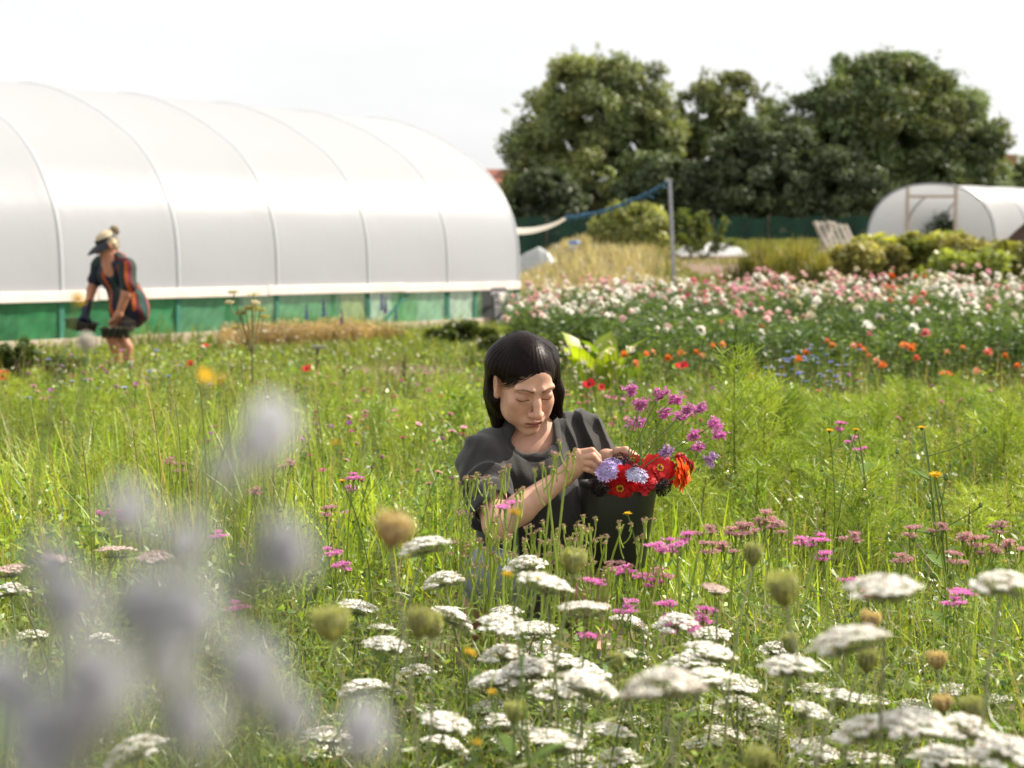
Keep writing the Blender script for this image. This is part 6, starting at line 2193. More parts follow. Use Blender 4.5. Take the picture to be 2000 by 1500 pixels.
# ------------------------------------------------------------------ small meadow flowers: thin stem with one bloom, too small for parts
def small_mesh(h, R_, col, kindm, seed):
    global rng
    keep, rng = rng, np.random.default_rng(seed)
    mb = MB()
    b = rng.normal(0, 0.04, 2)
    pts = curve([0, 0, 0], [b[0], b[1], h], [rng.normal(0, 0.02), rng.normal(0, 0.02), 0], 6)
    mb.tube(pts, 0.0018, 4, GR2, 1, cap=False)
    n = nz(np.array([rng.normal(0, 0.3), -0.25 + rng.normal(0, 0.3), 1]))
    c = pts[-1]
    if kindm == 'pink':
        petals(mb, c, n, R_, 10, col, lift=0.15, w=0.6)
        petals(mb, c, n, R_ * 0.6, 8, col * 0.9, lift=0.5, w=0.6)
        dome(mb, c, -n, R_ * 0.3, R_ * 0.6, GR2, 1)
    elif kindm == 'button':
        petals(mb, c, n, R_, 9, col, lift=0.05, w=0.6)
        dome(mb, c, n, R_ * 0.45, R_ * 0.35, lin(222, 200, 90) * 0.8)
    elif kindm == 'spire':
        for k in range(22):
            t = k / 22
            a = k * 2.4
            q = c + np.array([math.cos(a) * 0.012 * (1 - t), math.sin(a) * 0.012 * (1 - t), -0.16 + 0.2 * t])
            petals(mb, q, np.array([math.cos(a), math.sin(a), 0.2]), R_ * (1 - 0.5 * t), 5, col * rng.uniform(0.7, 1.2), lift=0.3, w=0.7)
        mb.tube([c, c + [0, 0, 0.05]], 0.002, 4, GR2, 1)
    lf = rng.uniform(0.1, 0.7, 8)
    leaf_cards(mb, np.stack([np.interp(lf, np.linspace(0, 1, 6), pts[:, i]) for i in range(3)], 1) + rng.normal(0, 0.012, (8, 3)), 0.05, GR2, 0.2, 0.2, 0.22, 1)
    rng = keep
    return [(None, mb.mesh('small_flower', [M_PETAL, M_LEAF]))]


def sow(kind_name, label, cat, group, protos, n, pxr, Yr, hr, pyfun=None, scale=(0.85, 1.2), seed=0, reject=None):
    r = np.random.default_rng(seed)
    k = 0
    while k < n:
        Y = r.uniform(*Yr)
        x = PX(r.uniform(*pxr), Y)
        if reject is not None and reject(x, Y):
            continue
        g = float(gz(x, Y))
        place(protos[r.integers(len(protos))], kind_name, label, cat, group, (x, Y, g), (r.normal(0, 0.06), r.normal(0, 0.06), r.uniform(0, 6.28)), (s_ := r.uniform(*scale)) and (1.0, 1.0, s_ * hr))
        k += 1


def near_woman(x, Y):
    return (-0.30 < x < 0.50) and (3.3 < Y < 4.4)


PKS = [small_mesh(0.40, R_, c, 'pink', 400 + i) for i, (R_, c) in enumerate([(0.016, PINK), (0.015, lin(226, 104, 150) * 0.85), (0.017, lin(236, 160, 184) * 0.85), (0.015, lin(214, 92, 160) * 0.8), (0.014, SALM), (0.013, lin(196, 110, 196) * 0.8)])]
sow('pink', 'small pink flower on a thin stem in the meadow behind the crouching woman', 'flower', 'pinks behind the crouching woman', PKS, 95, (1085, 1440), (6.2, 8.6), 1.0, seed=1, scale=(0.75, 1.05))
sow('pink', 'small pink flower in the sparse meadow between woman and gardener', 'flower', 'pinks left of the crouching woman', PKS, 46, (600, 960), (6.5, 9.5), 1.0, seed=2, scale=(0.7, 1.0))
sow('pink', 'small pink or mauve flower in the meadow below the gardener', 'flower', 'pinks below the gardener', [PKS[i] for i in (0, 3, 5, 5)], 40, (-60, 330), (7.0, 11.0), 1.0, seed=3, scale=(0.9, 1.25))
sow('pink', 'mauve pink flower in the long meadow grass', 'flower', 'pinks in the long grass', [PKS[i] for i in (3, 5, 0)], 34, (330, 900), (4.6, 6.5), 1.0, seed=4, scale=(0.8, 1.1), reject=near_woman)
sow('pink', 'pink flower dotted among the feathery green plants', 'flower', 'pinks among the feathery plants', PKS, 26, (1450, 2060), (6.5, 8.5), 1.0, seed=5, scale=(0.8, 1.1))
CRN = [small_mesh(0.46, 0.017, c, 'pink', 420 + i) for i, c in enumerate([lin(140, 150, 224) * 0.9, lin(164, 174, 232) * 0.9, lin(186, 192, 236) * 0.9])]
sow('cornflower', 'blue cornflower in the hazy blue patch before the marigolds', 'cornflower', 'blue cornflowers before the marigolds', CRN, 46, (1520, 1650), (7.8, 9.0), 1.0, seed=6, scale=(0.85, 1.25))
sow('cornflower', 'blue cornflower in the grass below the gardener', 'cornflower', 'cornflowers below the gardener', CRN, 18, (40, 440), (7.0, 10.0), 1.0, seed=7, scale=(0.8, 1.1))
BUT = [small_mesh(0.34, R_, WHITE, 'button', 430 + i) for i, R_ in enumerate((0.015, 0.018, 0.013))]
sow('daisy', 'little white daisy on the far side of the long grass near the soil', 'daisy', 'white daisies by the bare soil', BUT, 120, (270, 990), (11.5, 16.0), 1.0, seed=8, scale=(0.6, 1.0))
sow('daisy', 'little white daisy on a wiry stem beside the bright leaves', 'daisy', 'white daisies by the bright leafed plant', BUT, 60, (1090, 1240), (8.0, 9.4), 1.0, seed=9, scale=(1.0, 1.75))
sow('daisy', 'little white daisy in the left hand meadow', 'daisy', 'white daisies in the left hand meadow', BUT, 20, (0, 330), (8.0, 12.0), 1.0, seed=10, scale=(0.8, 1.1))
SPI = [small_mesh(0.62, 0.02, c, 'spire', 440 + i) for i, c in enumerate([PURP, lin(96, 76, 166) * 0.75])]
for i, (px, Y, hs, lab) in enumerate([(638, 16.5, .95, 'tallest purple larkspur spire against the green netting'), (600, 16.8, .85, 'purple larkspur spire nearest the yarrow'), (662, 16.2, .8, 'short purple larkspur beside the tallest'), (735, 17.5, 1.0, 'purple larkspur spire before the pale mint panel'), (750, 17.2, .95, 'second purple larkspur before the pale mint panel'), (778, 17.4, .8, 'small purple larkspur nearest the green bushes')]):
    place(SPI[i % 2], 'larkspur', lab, 'larkspur', 'purple larkspurs along the tunnel', (PX(px, Y), Y, 0), (0, 0, i), hs)


# ------------------------------------------------------------------ asters in the big bed: bushy plants with several heads
def bush_mesh(seed, h, rad, n, col, leafs=0.055, asp=0.26):
    global rng
    keep, rng = rng, np.random.default_rng(seed)
    mb = MB()
    for k in range(7):
        a = rng.uniform(0, 6.28); r = rng.uniform(0.2, 1) * rad
        mb.tube(curve([r * 0.3 * math.cos(a), r * 0.3 * math.sin(a), 0], [r * math.cos(a), r * math.sin(a), h * rng.uniform(0.8, 1)], [0, 0, 0], 4), [0.004, 0.0035, 0.003, 0.002], 4, GRD * 0.9, cap=False)
    z = rng.uniform(0.05, 1, n) ** 0.8
    a = rng.uniform(0, 6.28, n); r = rad * np.sqrt(rng.uniform(0, 1, n)) * (0.75 + 0.4 * z)
    c = np.stack([r * np.cos(a), r * np.sin(a), z * h], 1)
    leaf_cards(mb, c, leafs, col, 0.25, 0.1, asp)
    rng = keep
    return mb.mesh('foliage', M_LEAF)


ASTF = [bush_mesh(500 + i, 1.0, 0.24, 620, (lin(110, 140, 74) * 0.62, lin(126, 152, 78) * 0.62, lin(98, 128, 68) * 0.6)[i % 3], 0.075) for i in range(5)]
cols = [WHITE, WHITE * 0.97, CREAM, PALEP, lin(244, 194, 192) * 0.9, PINK, lin(232, 136, 152) * 0.88, SALM, RED, ORA]
wts = np.array([0.33, 0.20, 0.14, 0.13, 0.09, 0.05, 0.02, 0.02, 0.0, 0.005])
POM = [[pompon_mesh(rr, c, 4, 0.55) for rr in (0.032, 0.040)] for c in cols]
cname = ['white', 'white', 'cream', 'pale pink', 'pale pink', 'pink', 'deep pink', 'salmon', 'red', 'orange']
r5 = np.random.default_rng(55)
na = 0
rows = np.linspace(10.6, 17.2, 13)
for Y in rows:
    x = PX(1225 if Y < 13 else 1035, Y)
    if Y > 15.5:
        x = PX(1060, Y)
    while x < PX(2090, Y):
        yy = Y + r5.normal(0, 0.12)
        h = float(np.interp(Y, [10.6, 12, 17.2], [0.58, 0.64, 0.765])) * r5.uniform(0.88, 1.1)
        left = sm(PX(1240, yy), PX(1040, yy), x)
        h *= 1 - 0.12 * left
        main = r5.choice(10, p=wts / wts.sum())
        if x < PX(1200, yy) and r5.random() < 0.5:
            main = r5.choice([3, 4, 0, 2, 5])
        g = float(gz(x, yy))
        lab = f'bushy {cname[main]} flowered aster in the wide flower bed'
        o = thing('aster', lab, 'aster', (x, yy, g), r5.uniform(0, 6.28), group=f'{cname[main]} asters in the flower bed')
        f = bpy.data.objects.new('foliage', ASTF[na % 5]); COL.objects.link(f); f.parent = o
        f.scale = (1, 1, h)
        for k in range(int(r5.integers(8, 14)) if Y > 13.2 else int(r5.integers(2, 5)) if Y > 12 else int(r5.integers(1, 4))):
            ci = main if r5.random() < 0.8 else r5.choice(10, p=wts / wts.sum())
            if cname[ci] != cname[main]:
                ci = main
            hd = bpy.data.objects.new('flower_head', POM[ci][r5.integers(2)])
            COL.objects.link(hd); hd.parent = o
            a, r = r5.uniform(0, 6.28), 0.30 * math.sqrt(r5.uniform(0, 1))
            hd.location = (r * math.cos(a), r * math.sin(a), h * (1.06 + r5.uniform(-0.16, 0.12)))
            hd.rotation_euler = (r5.normal(0.15, 0.35), r5.normal(0, 0.35), 0)
            s_ = r5.uniform(0.6, 1.1)
            hd.scale = (s_,) * 3
        na += 1
        x += r5.uniform(0.30, 0.46)

# ------------------------------------------------------------------ marigolds
MAR = [pompon_mesh(0.030, c, 4, 0.6) for c in (lin(242, 140, 66) * 0.9, lin(244, 168, 90) * 0.9, lin(238, 122, 98) * 0.88, lin(244, 184, 142) * 0.9)]
MST = [stem_mesh(0.004, 0.003, GR2, 0.05, 12, GR2, 0.11) for i in range(3)]
for i, (px, py, Y) in enumerate([(1262, 692, 9.4), (1275, 690, 9.6), (1240, 712, 9.0), (1305, 700, 9.0), (1360, 690, 9.6), (1372, 696, 9.4), (1392, 676, 9.8), (1410, 674, 9.9), (1468, 738, 8.2), (1575, 690, 9.5), (1616, 668, 10.2), (1626, 676, 10.1), (1560, 702, 9.2), (1668, 676, 10), (1678, 678, 10), (1688, 686, 9.8), (1698, 696, 9.5), (1712, 706, 9.3), (1724, 714, 9.1), (1764, 674, 10), (1772, 676, 10), (1780, 682, 9.8), (1790, 700, 9.4), (1786, 676, 10), (1880, 680, 9.8), (1908, 726, 8.8), (1930, 688, 9.6), (1962, 696, 9.4), (1986, 716, 9.0), (1850, 690, 9.6), (1220, 694, 9.2), (1330, 690, 9.6)]):
    stalk('marigold', 'orange marigold' + (' cluster head along the row before the asters' if i not in (8, 2) else (' alone and low among feathery plants' if i == 8 else ' nearest the bright leafed plant')), 'marigold', 'orange marigolds before the asters', P(px, py, Y), MAR[(i * 7) % 4 if i % 3 else 0], MST[i % 3], (rng.normal(0, 0.03), rng.normal(0, 0.03)), (R(rng.normal(15, 12)), R(rng.normal(0, 12)), i), rng.uniform(0.8, 1.1))

# ------------------------------------------------------------------ feathery cosmos and fennel like plants
def feather_mesh(seed, h, rad, col, dens=1.0):
    global rng
    keep, rng = rng, np.random.default_rng(seed)
    mb = MB()
    mb.tube(curve([0, 0, 0], [rng.normal(0, 0.03), 0, h * 0.93], [rng.normal(0, 0.03), 0, 0], 7), np.linspace(0.005, 0.0018, 7), 5, lin(150, 140, 70) * 0.5)
    nb = int(44 * dens)
    for k in range(nb):
        z = h * (0.12 + 0.84 * (k / nb))
        a = k * 2.39996 + rng.normal(0, 0.2)
        L = rad * (1.12 - 0.72 * (z / h)) * rng.uniform(0.75, 1.2)
        d = nz(np.array([math.cos(a), math.sin(a), 0.85 + 0.5 * z / h]))
        p0 = np.array([0, 0, z])
        br = curve(p0, p0 + d * L, [0, 0, -0.02 * L], 5)
        mb.tube(br, [0.0016, 0.0014, 0.0012, 0.001, 0.0006], 3, col * 0.9, cap=False)
        m = int(22 * dens)
        t = rng.uniform(0.15, 1.0, m)
        q = p0 + d * (L * t)[:, None]
        nd = nz(d + rng.normal(0, 0.75, (m, 3)) + UPZ * 0.25)
        l = rng.uniform(0.03, 0.07, m)
        e = q + nd * l[:, None]
        mb.strips(np.stack([q, (q + e) / 2, e], 1), np.tile([0.0012, 0.0011, 0.0003], (m, 1)), nz(np.cross(nd, rng.standard_normal((m, 3)))), np.clip(col * rng.uniform(0.75, 1.3, (m, 1, 1)) * np.ones((m, 3, 1)), 0, 1))
    rng = keep
    return mb.mesh('feathery_plant', M_LEAF)


FE = [[(None, feather_mesh(600 + i, 0.72, 0.20, (lin(168, 192, 70), lin(184, 202, 76), lin(154, 182, 66))[i % 3] * 0.72, 1.15))] for i in range(5)]
fx = [(1442, 690, 5.6, 'tallest feathery green cosmos plant rising right of the statice'), (1490, 735, 5.7, 'feathery cosmos plant just beside the tallest one')]
for i, (px, py, Y, lab) in enumerate(fx):
    t = P(px, py, Y)
    place(FE[i], 'cosmos_plant', lab, 'cosmos plant', 'feathery cosmos plants', (t[0], Y, 0), (0, 0, i), (1.1, 1.1, t[2] / 0.72))
r6 = np.random.default_rng(66)
for i in range(58):
    px = r6.uniform(1290, 2080)
    Y = r6.uniform(5.6, 8.6)
    top = 735 + 45 * math.sin(px * 0.02) * 0.4 + r6.uniform(0, 70) + (8.2 - Y) * 8
    z = max(P(px, top, Y)[2], 0.25)
    place(FE[i % 5], 'cosmos_plant', 'feathery light green cosmos plant in the band before the marigolds', 'cosmos plant', 'feathery cosmos plants', (PX(px, Y), Y, 0), (r6.normal(0, 0.05), r6.normal(0, 0.05), r6.uniform(0, 6)), (r6.uniform(0.8, 1.3),) * 2 + (z / 0.72,))
for i in range(70):
    px = r6.uniform(-60, 900) if i % 3 else r6.uniform(1180, 2060)
    Y = r6.uniform(5.2, 9.5) if i % 3 else r6.uniform(4.5, 5.8)
    if near_woman(PX(px, Y), Y):
        continue
    z = r6.uniform(0.26, 0.44)
    place(FE[i % 5], 'cosmos_plant', 'low feathery green plant scattered through the meadow', 'cosmos plant', 'low feathery plants in the meadow', (PX(px, Y), Y, 0), (r6.normal(0, 0.06), r6.normal(0, 0.06), r6.uniform(0, 6)), (r6.uniform(0.7, 1.1),) * 2 + (z / 0.72,))
for i, (px, py, Y) in enumerate([(880, 735, 8.0), (862, 748, 8.2), (905, 760, 7.6), (180, 740, 7.8), (230, 735, 8.2), (150, 760, 7.4), (210, 770, 7.0), (265, 760, 7.6), (120, 775, 7.3), (300, 775, 7.2), (60, 770, 7.6), (20, 760, 8.0), (1330, 800, 6.2), (190, 800, 6.4), (250, 805, 6.3)]):
    t = P(px, py, Y)
    place(FE[i % 5], 'cosmos_plant', 'feathery green cosmos plant right beside the crouching woman\'s hair' if px in (880, 862, 905) else 'feathery green cosmos plant in the meadow below the gardener', 'cosmos plant', 'feathery plants near the hair' if px in (880, 862, 905) else 'feathery plants below the gardener', (t[0], Y, 0), (0, 0, i), (1.0, 1.0, t[2] / 0.72))


# ------------------------------------------------------------------ bright big-leafed plant, docks, sow thistles, yarrow, bushes
def big_leaf(mb, base, az, L, w, rise, col, K=9):
    d = np.array([math.cos(az), math.sin(az), 0])
    t = np.linspace(0, 1, K)
    c = base + d * (L * (0.25 * t + 0.75 * t ** 1.6) * (1 - 0.3 * rise))[:, None] + UPZ * (L * rise * (t - 0.32 * t ** 2.4))[:, None]
    wd = w * np.interp(t, [0, 0.18, 0.3, 0.55, 0.8, 1], [0.06, 0.08, 0.7, 1, 0.65, 0.02])
    s = np.array([-d[1], d[0], 0])
    lift = UPZ * 0.25 - d * 0.05
    v = []
    for k in range(K):
        wv = 0.12 * wd[k] * math.sin(k * 1.9 + az)
        v += [c[k] - s * wd[k] + lift * wd[k] + UPZ * wv, c[k], c[k] + s * wd[k] + lift * wd[k] - UPZ * wv]
    f = []
    for k in range(K - 1):
        for j in range(2):
            a = 3 * k + j
            f.append((a, a + 1, a + 4, a + 3))
    cc = np.tile(col, (len(v), 1)); cc[1::3] *= 1.15
    mb.add(v, f, cc)


def leafy(px, Y, n, L, w, rise, col, name, label, cat, group=None, ground=None, seed=1):
    r = np.random.default_rng(seed)
    x = PX(px, Y)
    O = np.array([x, Y, float(gz(x, Y))])
    o = thing(name, label, cat, O, group=group)
    for k in range(n):
        mb = MB()
        big_leaf(mb, O + [r.normal(0, 0.02), r.normal(0, 0.02), 0], k * 2.4 + r.normal(0, 0.3), L * r.uniform(0.75, 1.15), w * r.uniform(0.8, 1.15), rise * r.uniform(0.8, 1.15), np.asarray(col) * r.uniform(0.8, 1.2))
        mb.build('leaf', M_LEAF, o, O)


LIME = lin(186, 206, 50) * 0.62
leafy(1168, 9.6, 11, 0.50, 0.10, 1.55, LIME, 'horseradish_plant', 'bright lime green plant with big upright leaves behind the woman\'s shoulder', 'plant', 'big leafed plants', seed=1)
leafy(1215, 9.9, 9, 0.46, 0.10, 1.45, lin(150, 182, 62) * 0.56, 'horseradish_plant', 'mid green big leafed plant beside the lime green one', 'plant', 'big leafed plants', seed=2)
leafy(1130, 9.2, 8, 0.34, 0.07, 1.1, LIME * 0.9, 'horseradish_plant', 'low lime green plant at the foot of the tall leaves', 'plant', 'big leafed plants', seed=3)
leafy(40, 1.75, 7, 0.55, 0.05, 1.05, lin(74, 108, 60) * 0.5, 'dock_plant', 'dark broad leafed dock at the left edge', 'plant', 'docks in the near meadow', seed=4)
leafy(1930, 1.9, 6, 0.5, 0.045, 0.9, lin(96, 138, 56) * 0.5, 'dock_plant', 'broad leafed dock in the lower right corner', 'plant', 'docks in the near meadow', seed=5)
leafy(690, 1.7, 6, 0.42, 0.045, 0.85, lin(96, 140, 58) * 0.5, 'dock_plant', 'broad leafed dock at the bottom under the sea hollies', 'plant', 'docks in the near meadow', seed=6)
leafy(1100, 2.0, 6, 0.36, 0.04, 0.8, lin(90, 140, 56) * 0.5, 'dock_plant', 'broad leafed dock low under the centre umbels', 'plant', 'docks in the near meadow', seed=7)


def sow_thistle(px, py, Y, label, seed):
    r = np.random.default_rng(seed)
    top = P(px, py, Y)
    O = np.array([top[0] + 0.03, Y, 0.0])
    o = thing('sow_thistle', label, 'sow thistle', O, group='sow thistles')
    mb = MB()
    pts = curve(O, top, [0.02, 0, 0], 9)
    mb.tube(pts, np.linspace(0.0055, 0.002, 9), 7, lin(140, 164, 84) * 0.5)
    for k in range(5):
        q = pts[4 + k % 4]
        e = q + np.array([r.normal(0, 0.05), r.normal(0, 0.04), r.uniform(0.04, 0.10)])
        mb.tube(curve(q, e, [0, 0, -0.01], 4), [0.002, 0.0018, 0.0015, 0.0013], 5, GR2)
        dome(mb, e, UPZ, 0.006, 0.012, GR2)
        dome(mb, e, -UPZ, 0.006, 0.006, GR2)
    mb.build('stem', M_STEM, o, O)
    for k in range(8):
        mb = MB()
        q = pts[1 + k % 6]
        big_leaf(mb, q, r.uniform(0, 6.28), 0.13 * r.uniform(0.7, 1.3), 0.022, 0.3, GR2 * r.uniform(0.8, 1.3), 6)
        mb.build('leaf', M_LEAF, o, O)


sow_thistle(1825, 935, 3.5, 'tall sow thistle with a thick straight stem right of the path of soil', 1)
sow_thistle(1676, 846, 4.6, 'slim sow thistle rising out of the feathery plants', 2)
sow_thistle(1805, 842, 4.4, 'sow thistle behind the thick stemmed one', 3)
sow_thistle(1290, 600, 9.4, 'tall wiry weed stem in front of the dark bed', 4)


def bush(px, Y, top_py, wpx, n, leaf, col, label, seed, name='bush', group='low bushes by the tunnel', asp=0.5):
    x = PX(px, Y)
    g = float(gz(x, Y))
    h = P(px, top_py, Y)[2] - g
    w = wpx / FPX * Y / 2
    O = np.array([x, Y, g])
    o = thing(name, label, 'bush', O, group=group)
    r = np.random.default_rng(seed)
    mb = MB()
    lob = [(r.uniform(-0.7, 0.7), r.uniform(-0.3, 0.3), r.uniform(0.25, 0.85), r.uniform(0.18, 0.36)) for _ in range(26)]
    for (a, b, c, s_) in lob:
        c = min(c, 1.0 - 0.35 * abs(a))
        m = n // 26
        u = nz(r.standard_normal((m, 3))) * (r.uniform(0.2, 1, (m, 1)) ** 0.5) * s_
        q = np.array([a * w, b * w, c * h]) + u * np.array([w, w, h * 0.6])
        q = q[(q[:, 2] > 0.02) & (q[:, 2] < h * 1.06)]
        leaf_cards(mb, q + O, leaf, np.asarray(col) * r.uniform(0.7, 1.3), 0.22, 0.3, asp)
    mb.build('foliage', M_LEAF, o, O)
    mb = MB()
    for k in range(7):
        a, b, c, s_ = lob[k]
        mb.tube(curve(O, O + [a * w, b * w, c * h * 0.9], [0, 0, 0.05 * h], 4), [0.012, 0.009, 0.006, 0.003], 5, GRD)
    mb.build('branch', M_STEM, o, O)


bush(900, 18.5, 622, 90, 2600, 0.06, lin(112, 132, 54) * 0.5, 'olive green bush by the chalkboard end of the tunnel', 1)
bush(862, 18.0, 640, 70, 1800, 0.06, lin(124, 146, 60) * 0.5, 'lower green bush beside the straw coloured bed', 2)
bush(940, 18.8, 636, 70, 1800, 0.06, lin(130, 148, 56) * 0.5, 'green bush right under the chalkboard', 3)
bush(970, 16.5, 655, 90, 2000, 0.05, lin(140, 160, 60) * 0.5, 'leafy bush behind the woman\'s hair', 4)
bush(1060, 15.5, 600, 150, 3000, 0.05, lin(120, 146, 60) * 0.5, 'leafy clump at the near corner of the flower bed', 5)
bush(1110, 13.0, 640, 150, 3000, 0.05, lin(126, 150, 62) * 0.5, 'leafy clump behind the bright leafed plant', 6)
bush(20, 12.5, 655, 110, 2200, 0.05, lin(110, 140, 56) * 0.5, 'leafy clump before the netting at the left edge', 7)
bush(110, 12.0, 690, 130, 2200, 0.045, lin(120, 150, 58) * 0.5, 'low leafy clump below the gardener\'s trays', 8)
bush(1350, 43, 408, 90, 1600, 0.16, lin(128, 146, 60) * 0.55, 'upright leafy weed clump beside the pole', 9, group='bushes in the rough grass')
for i, (px, tp, w, Y, lab) in enumerate([(1690, 470, 130, 25.5, 'bean plant mound nearest the pallet'), (1760, 446, 150, 26.0, 'highest bean plant mound in front of the small tunnel'), (1840, 450, 150, 26.0, 'bean plant mound below the small tunnel door'), (1910, 456, 140, 25.6, 'bean plant mound above the tarpaulin'), (1975, 468, 130, 25.2, 'bean plant mound below the brown heap'), (1880, 488, 150, 24.6, 'low bean plants spreading over the tarpaulin'), (2040, 470, 140, 25.5, 'bean plant mound at the right edge')]):
    bush(px, Y, tp, w * 1.5, 7500, 0.105, (lin(204, 206, 104) if i % 3 == 1 else lin(176, 190, 92) if i % 3 else lin(200, 194, 120)) * 0.58, lab, 30 + i, 'bean_plant', 'bean plants before the small tunnel', 0.75)


# fronded plant near the pole
def frond_plant():
    Y = 42.0
    x = PX(1372, Y)
    O = np.array([x, Y, float(gz(x, Y))])
    o = thing('artichoke_plant', 'tall plant with arching pointed fronds right of the pole', 'plant', O)
    for k, (dx, dz, b) in enumerate(((-0.3, 1.0, -0.1), (0.05, 1.25, 0.05), (0.62, 1.1, 0.15), (0.45, 0.6, 0.2), (-0.55, 0.6, -0.1), (0.9, 0.45, 0.2))):
        mb = MB()
        pts = curve(O, O + [dx, 0.05 * k, dz], [b, 0, 0.12], 12)
        mb.tube(pts, np.linspace(0.02, 0.006, 12), 5, lin(150, 160, 90) * 0.5)
        n = 150
        t = rng.uniform(0.2, 1, n)
        q = np.stack([np.interp(t, np.linspace(0, 1, 12), pts[:, i]) for i in range(3)], 1)
        q = q + rng.normal(0, 0.05, (n, 3))
        leaf_cards(mb, q, 0.16, lin(150, 166, 84) * 0.55, 0.2, 0.4, 0.3)
        mb.build('frond', M_LEAF, o, O)


frond_plant()

# yarrow standing before the netting, blurred
def yarrow():
    Y = 9.0
    O = np.array([PX(490, Y), Y, 0.0])
    o = thing('yarrow', 'tall branching yarrow with flat cream heads before the green netting', 'plant', O)
    heads = [(492, 600, .05), (455, 570, .03), (448, 590, .025), (495, 575, .035), (470, 612, .03), (508, 605, .035), (516, 618, .03), (462, 640, .03), (480, 604, .04), (500, 590, .03)]
    sm_ = MB()
    j = np.array([O[0], Y, P(490, 690, Y)[2]])
    sm_.tube(curve(O, j, [0, 0, 0], 4), 0.006, 5, lin(150, 140, 90) * 0.5)
    for px, py, w in heads:
        t = P(px, py, Y + rng.normal(0, 0.05))
        sm_.tube(curve(j, t, [0, 0, -0.02], 5), 0.003, 4, lin(150, 146, 90) * 0.5)
    sm_.build('stem', M_STEM, o, O)
    for px, py, w in heads:
        t = P(px, py, Y)
        mb = MB()
        n = 90
        a = rng.uniform(0, 6.28, n); r = w * np.sqrt(rng.random(n))
        leaf_cards(mb, t + np.stack([r * np.cos(a), r * np.sin(a), rng.normal(0, 0.006, n)], 1), 0.014, (CREAM if py < 600 else lin(204, 196, 110) * 0.7), 0.12, 1.5, 0.9)
        mb.build('flower_head', M_PETAL, o, O)


yarrow()


def plant_label(px, py, Y, label, tagged, seed):
    top = P(px, py, Y)
    O = np.array([top[0], Y, 0.0])
    o = thing('plant_label', label, 'plant label', O, group='plant labels')
    mb = MB()
    mb.box([O[0], Y, top[2] / 2], (0.03, 0.012, top[2]), bev=0.003)
    mb.build('stake', mat_col('dark_stake', (0.02, 0.024, 0.02), 0.6), o, O, False)
    if tagged:
        mb = MB()
        rt = np.array(Matrix.Rotation(R(-35), 3, 'X'))
        mb.box([O[0] + 0.01, Y - 0.02, top[2] + 0.01], (0.13, 0.045, 0.008), rt, bev=0.002)
        mb.build('plate', mat_col('label_plate', (0.45, 0.45, 0.48), 0.35), o, O, False)


plant_label(620, 680, 13.6, 'black plant label with a grey plate before the straw coloured bed', True, 1)
plant_label(789, 692, 12.6, 'bare dark label stake standing in the soil', False, 2)
plant_label(670, 720, 11.6, 'short dark label stake beside the poppy', False, 3)

# ================================================================== GRASS AND OTHER COVER NOBODY COULD COUNT
def fnoise(x, y, seed=0, sc_=1.0):
    r = np.random.default_rng(seed)
    o = np.zeros_like(x)
    for k in range(7):
        a = r.uniform(0, 6.28); f = sc_ * (0.7 + 0.55 * k)
        o += np.sin(f * (x * math.cos(a) + y * math.sin(a)) + r.uniform(0, 6.28)) / (1 + 0.35 * k)
    return o / 2.6


def blades(mb, x, y, h, w, col, bend=0.6, K=5, tipc=1.15, mi=0):
    N = len(x)
    az = rng.uniform(0, 6.28, N)
    d = np.stack([np.cos(az), np.sin(az), np.zeros(N)], 1)
    b = np.abs(rng.normal(bend, 0.36, N))
    ln = rng.normal(0, 0.10, (N, 2))
    t = np.linspace(0, 1, K)
    base = np.stack([x, y, gz(x, y) - 0.01], 1)
    up = np.stack([ln[:, 0], ln[:, 1], np.ones(N)], 1)
    p = base[:, None] + up[:, None] * (h[:, None] * (t - 0.28 * np.minimum(b, 1.3)[:, None] * t ** 2.2))[..., None] + d[:, None] * (h[:, None] * b[:, None] * 0.62 * t ** 2)[..., None]
    prof = np.interp(t, [0, 0.3, 0.7, 1], [0.75, 1, 0.7, 0.06])
    side = nz(np.stack([-d[:, 1], d[:, 0], np.zeros(N)], 1) + rng.normal(0, 0.35, (N, 3)))
    cc = col[:, None, :] * np.linspace(0.88, tipc, K)[None, :, None]
    mb.strips(p, w[:, None] * prof, side, np.clip(cc, 0, 1), mi)


def field(n, xr, yr):
    return rng.uniform(*xr, n), rng.uniform(*yr, n)


def inview(x, y, m=0.9):
    return np.abs(x) < (0.3333 * y + m)


def grass_cols(n, mix):
    pal = np.array([c for c, _ in mix]); p = np.array([q for _, q in mix]); p = p / p.sum()
    i = rng.choice(len(pal), n, p=p)
    return np.clip(pal[i] * rng.uniform(0.72, 1.3, (n, 1)), 0, 1)


def clear_of_woman(x, y):
    return ~((x > -0.24) & (x < 0.44) & (y > 3.48) & (y < 4.3))


def cap_height(x, y, h):
    """grass before the woman stays below her arm, as it does there"""
    near = (y < 3.75) & (x > -0.25) & (x < 0.5)
    return np.where(near, np.minimum(h, 0.36 * rng.uniform(0.7, 1.1, len(h))), h)


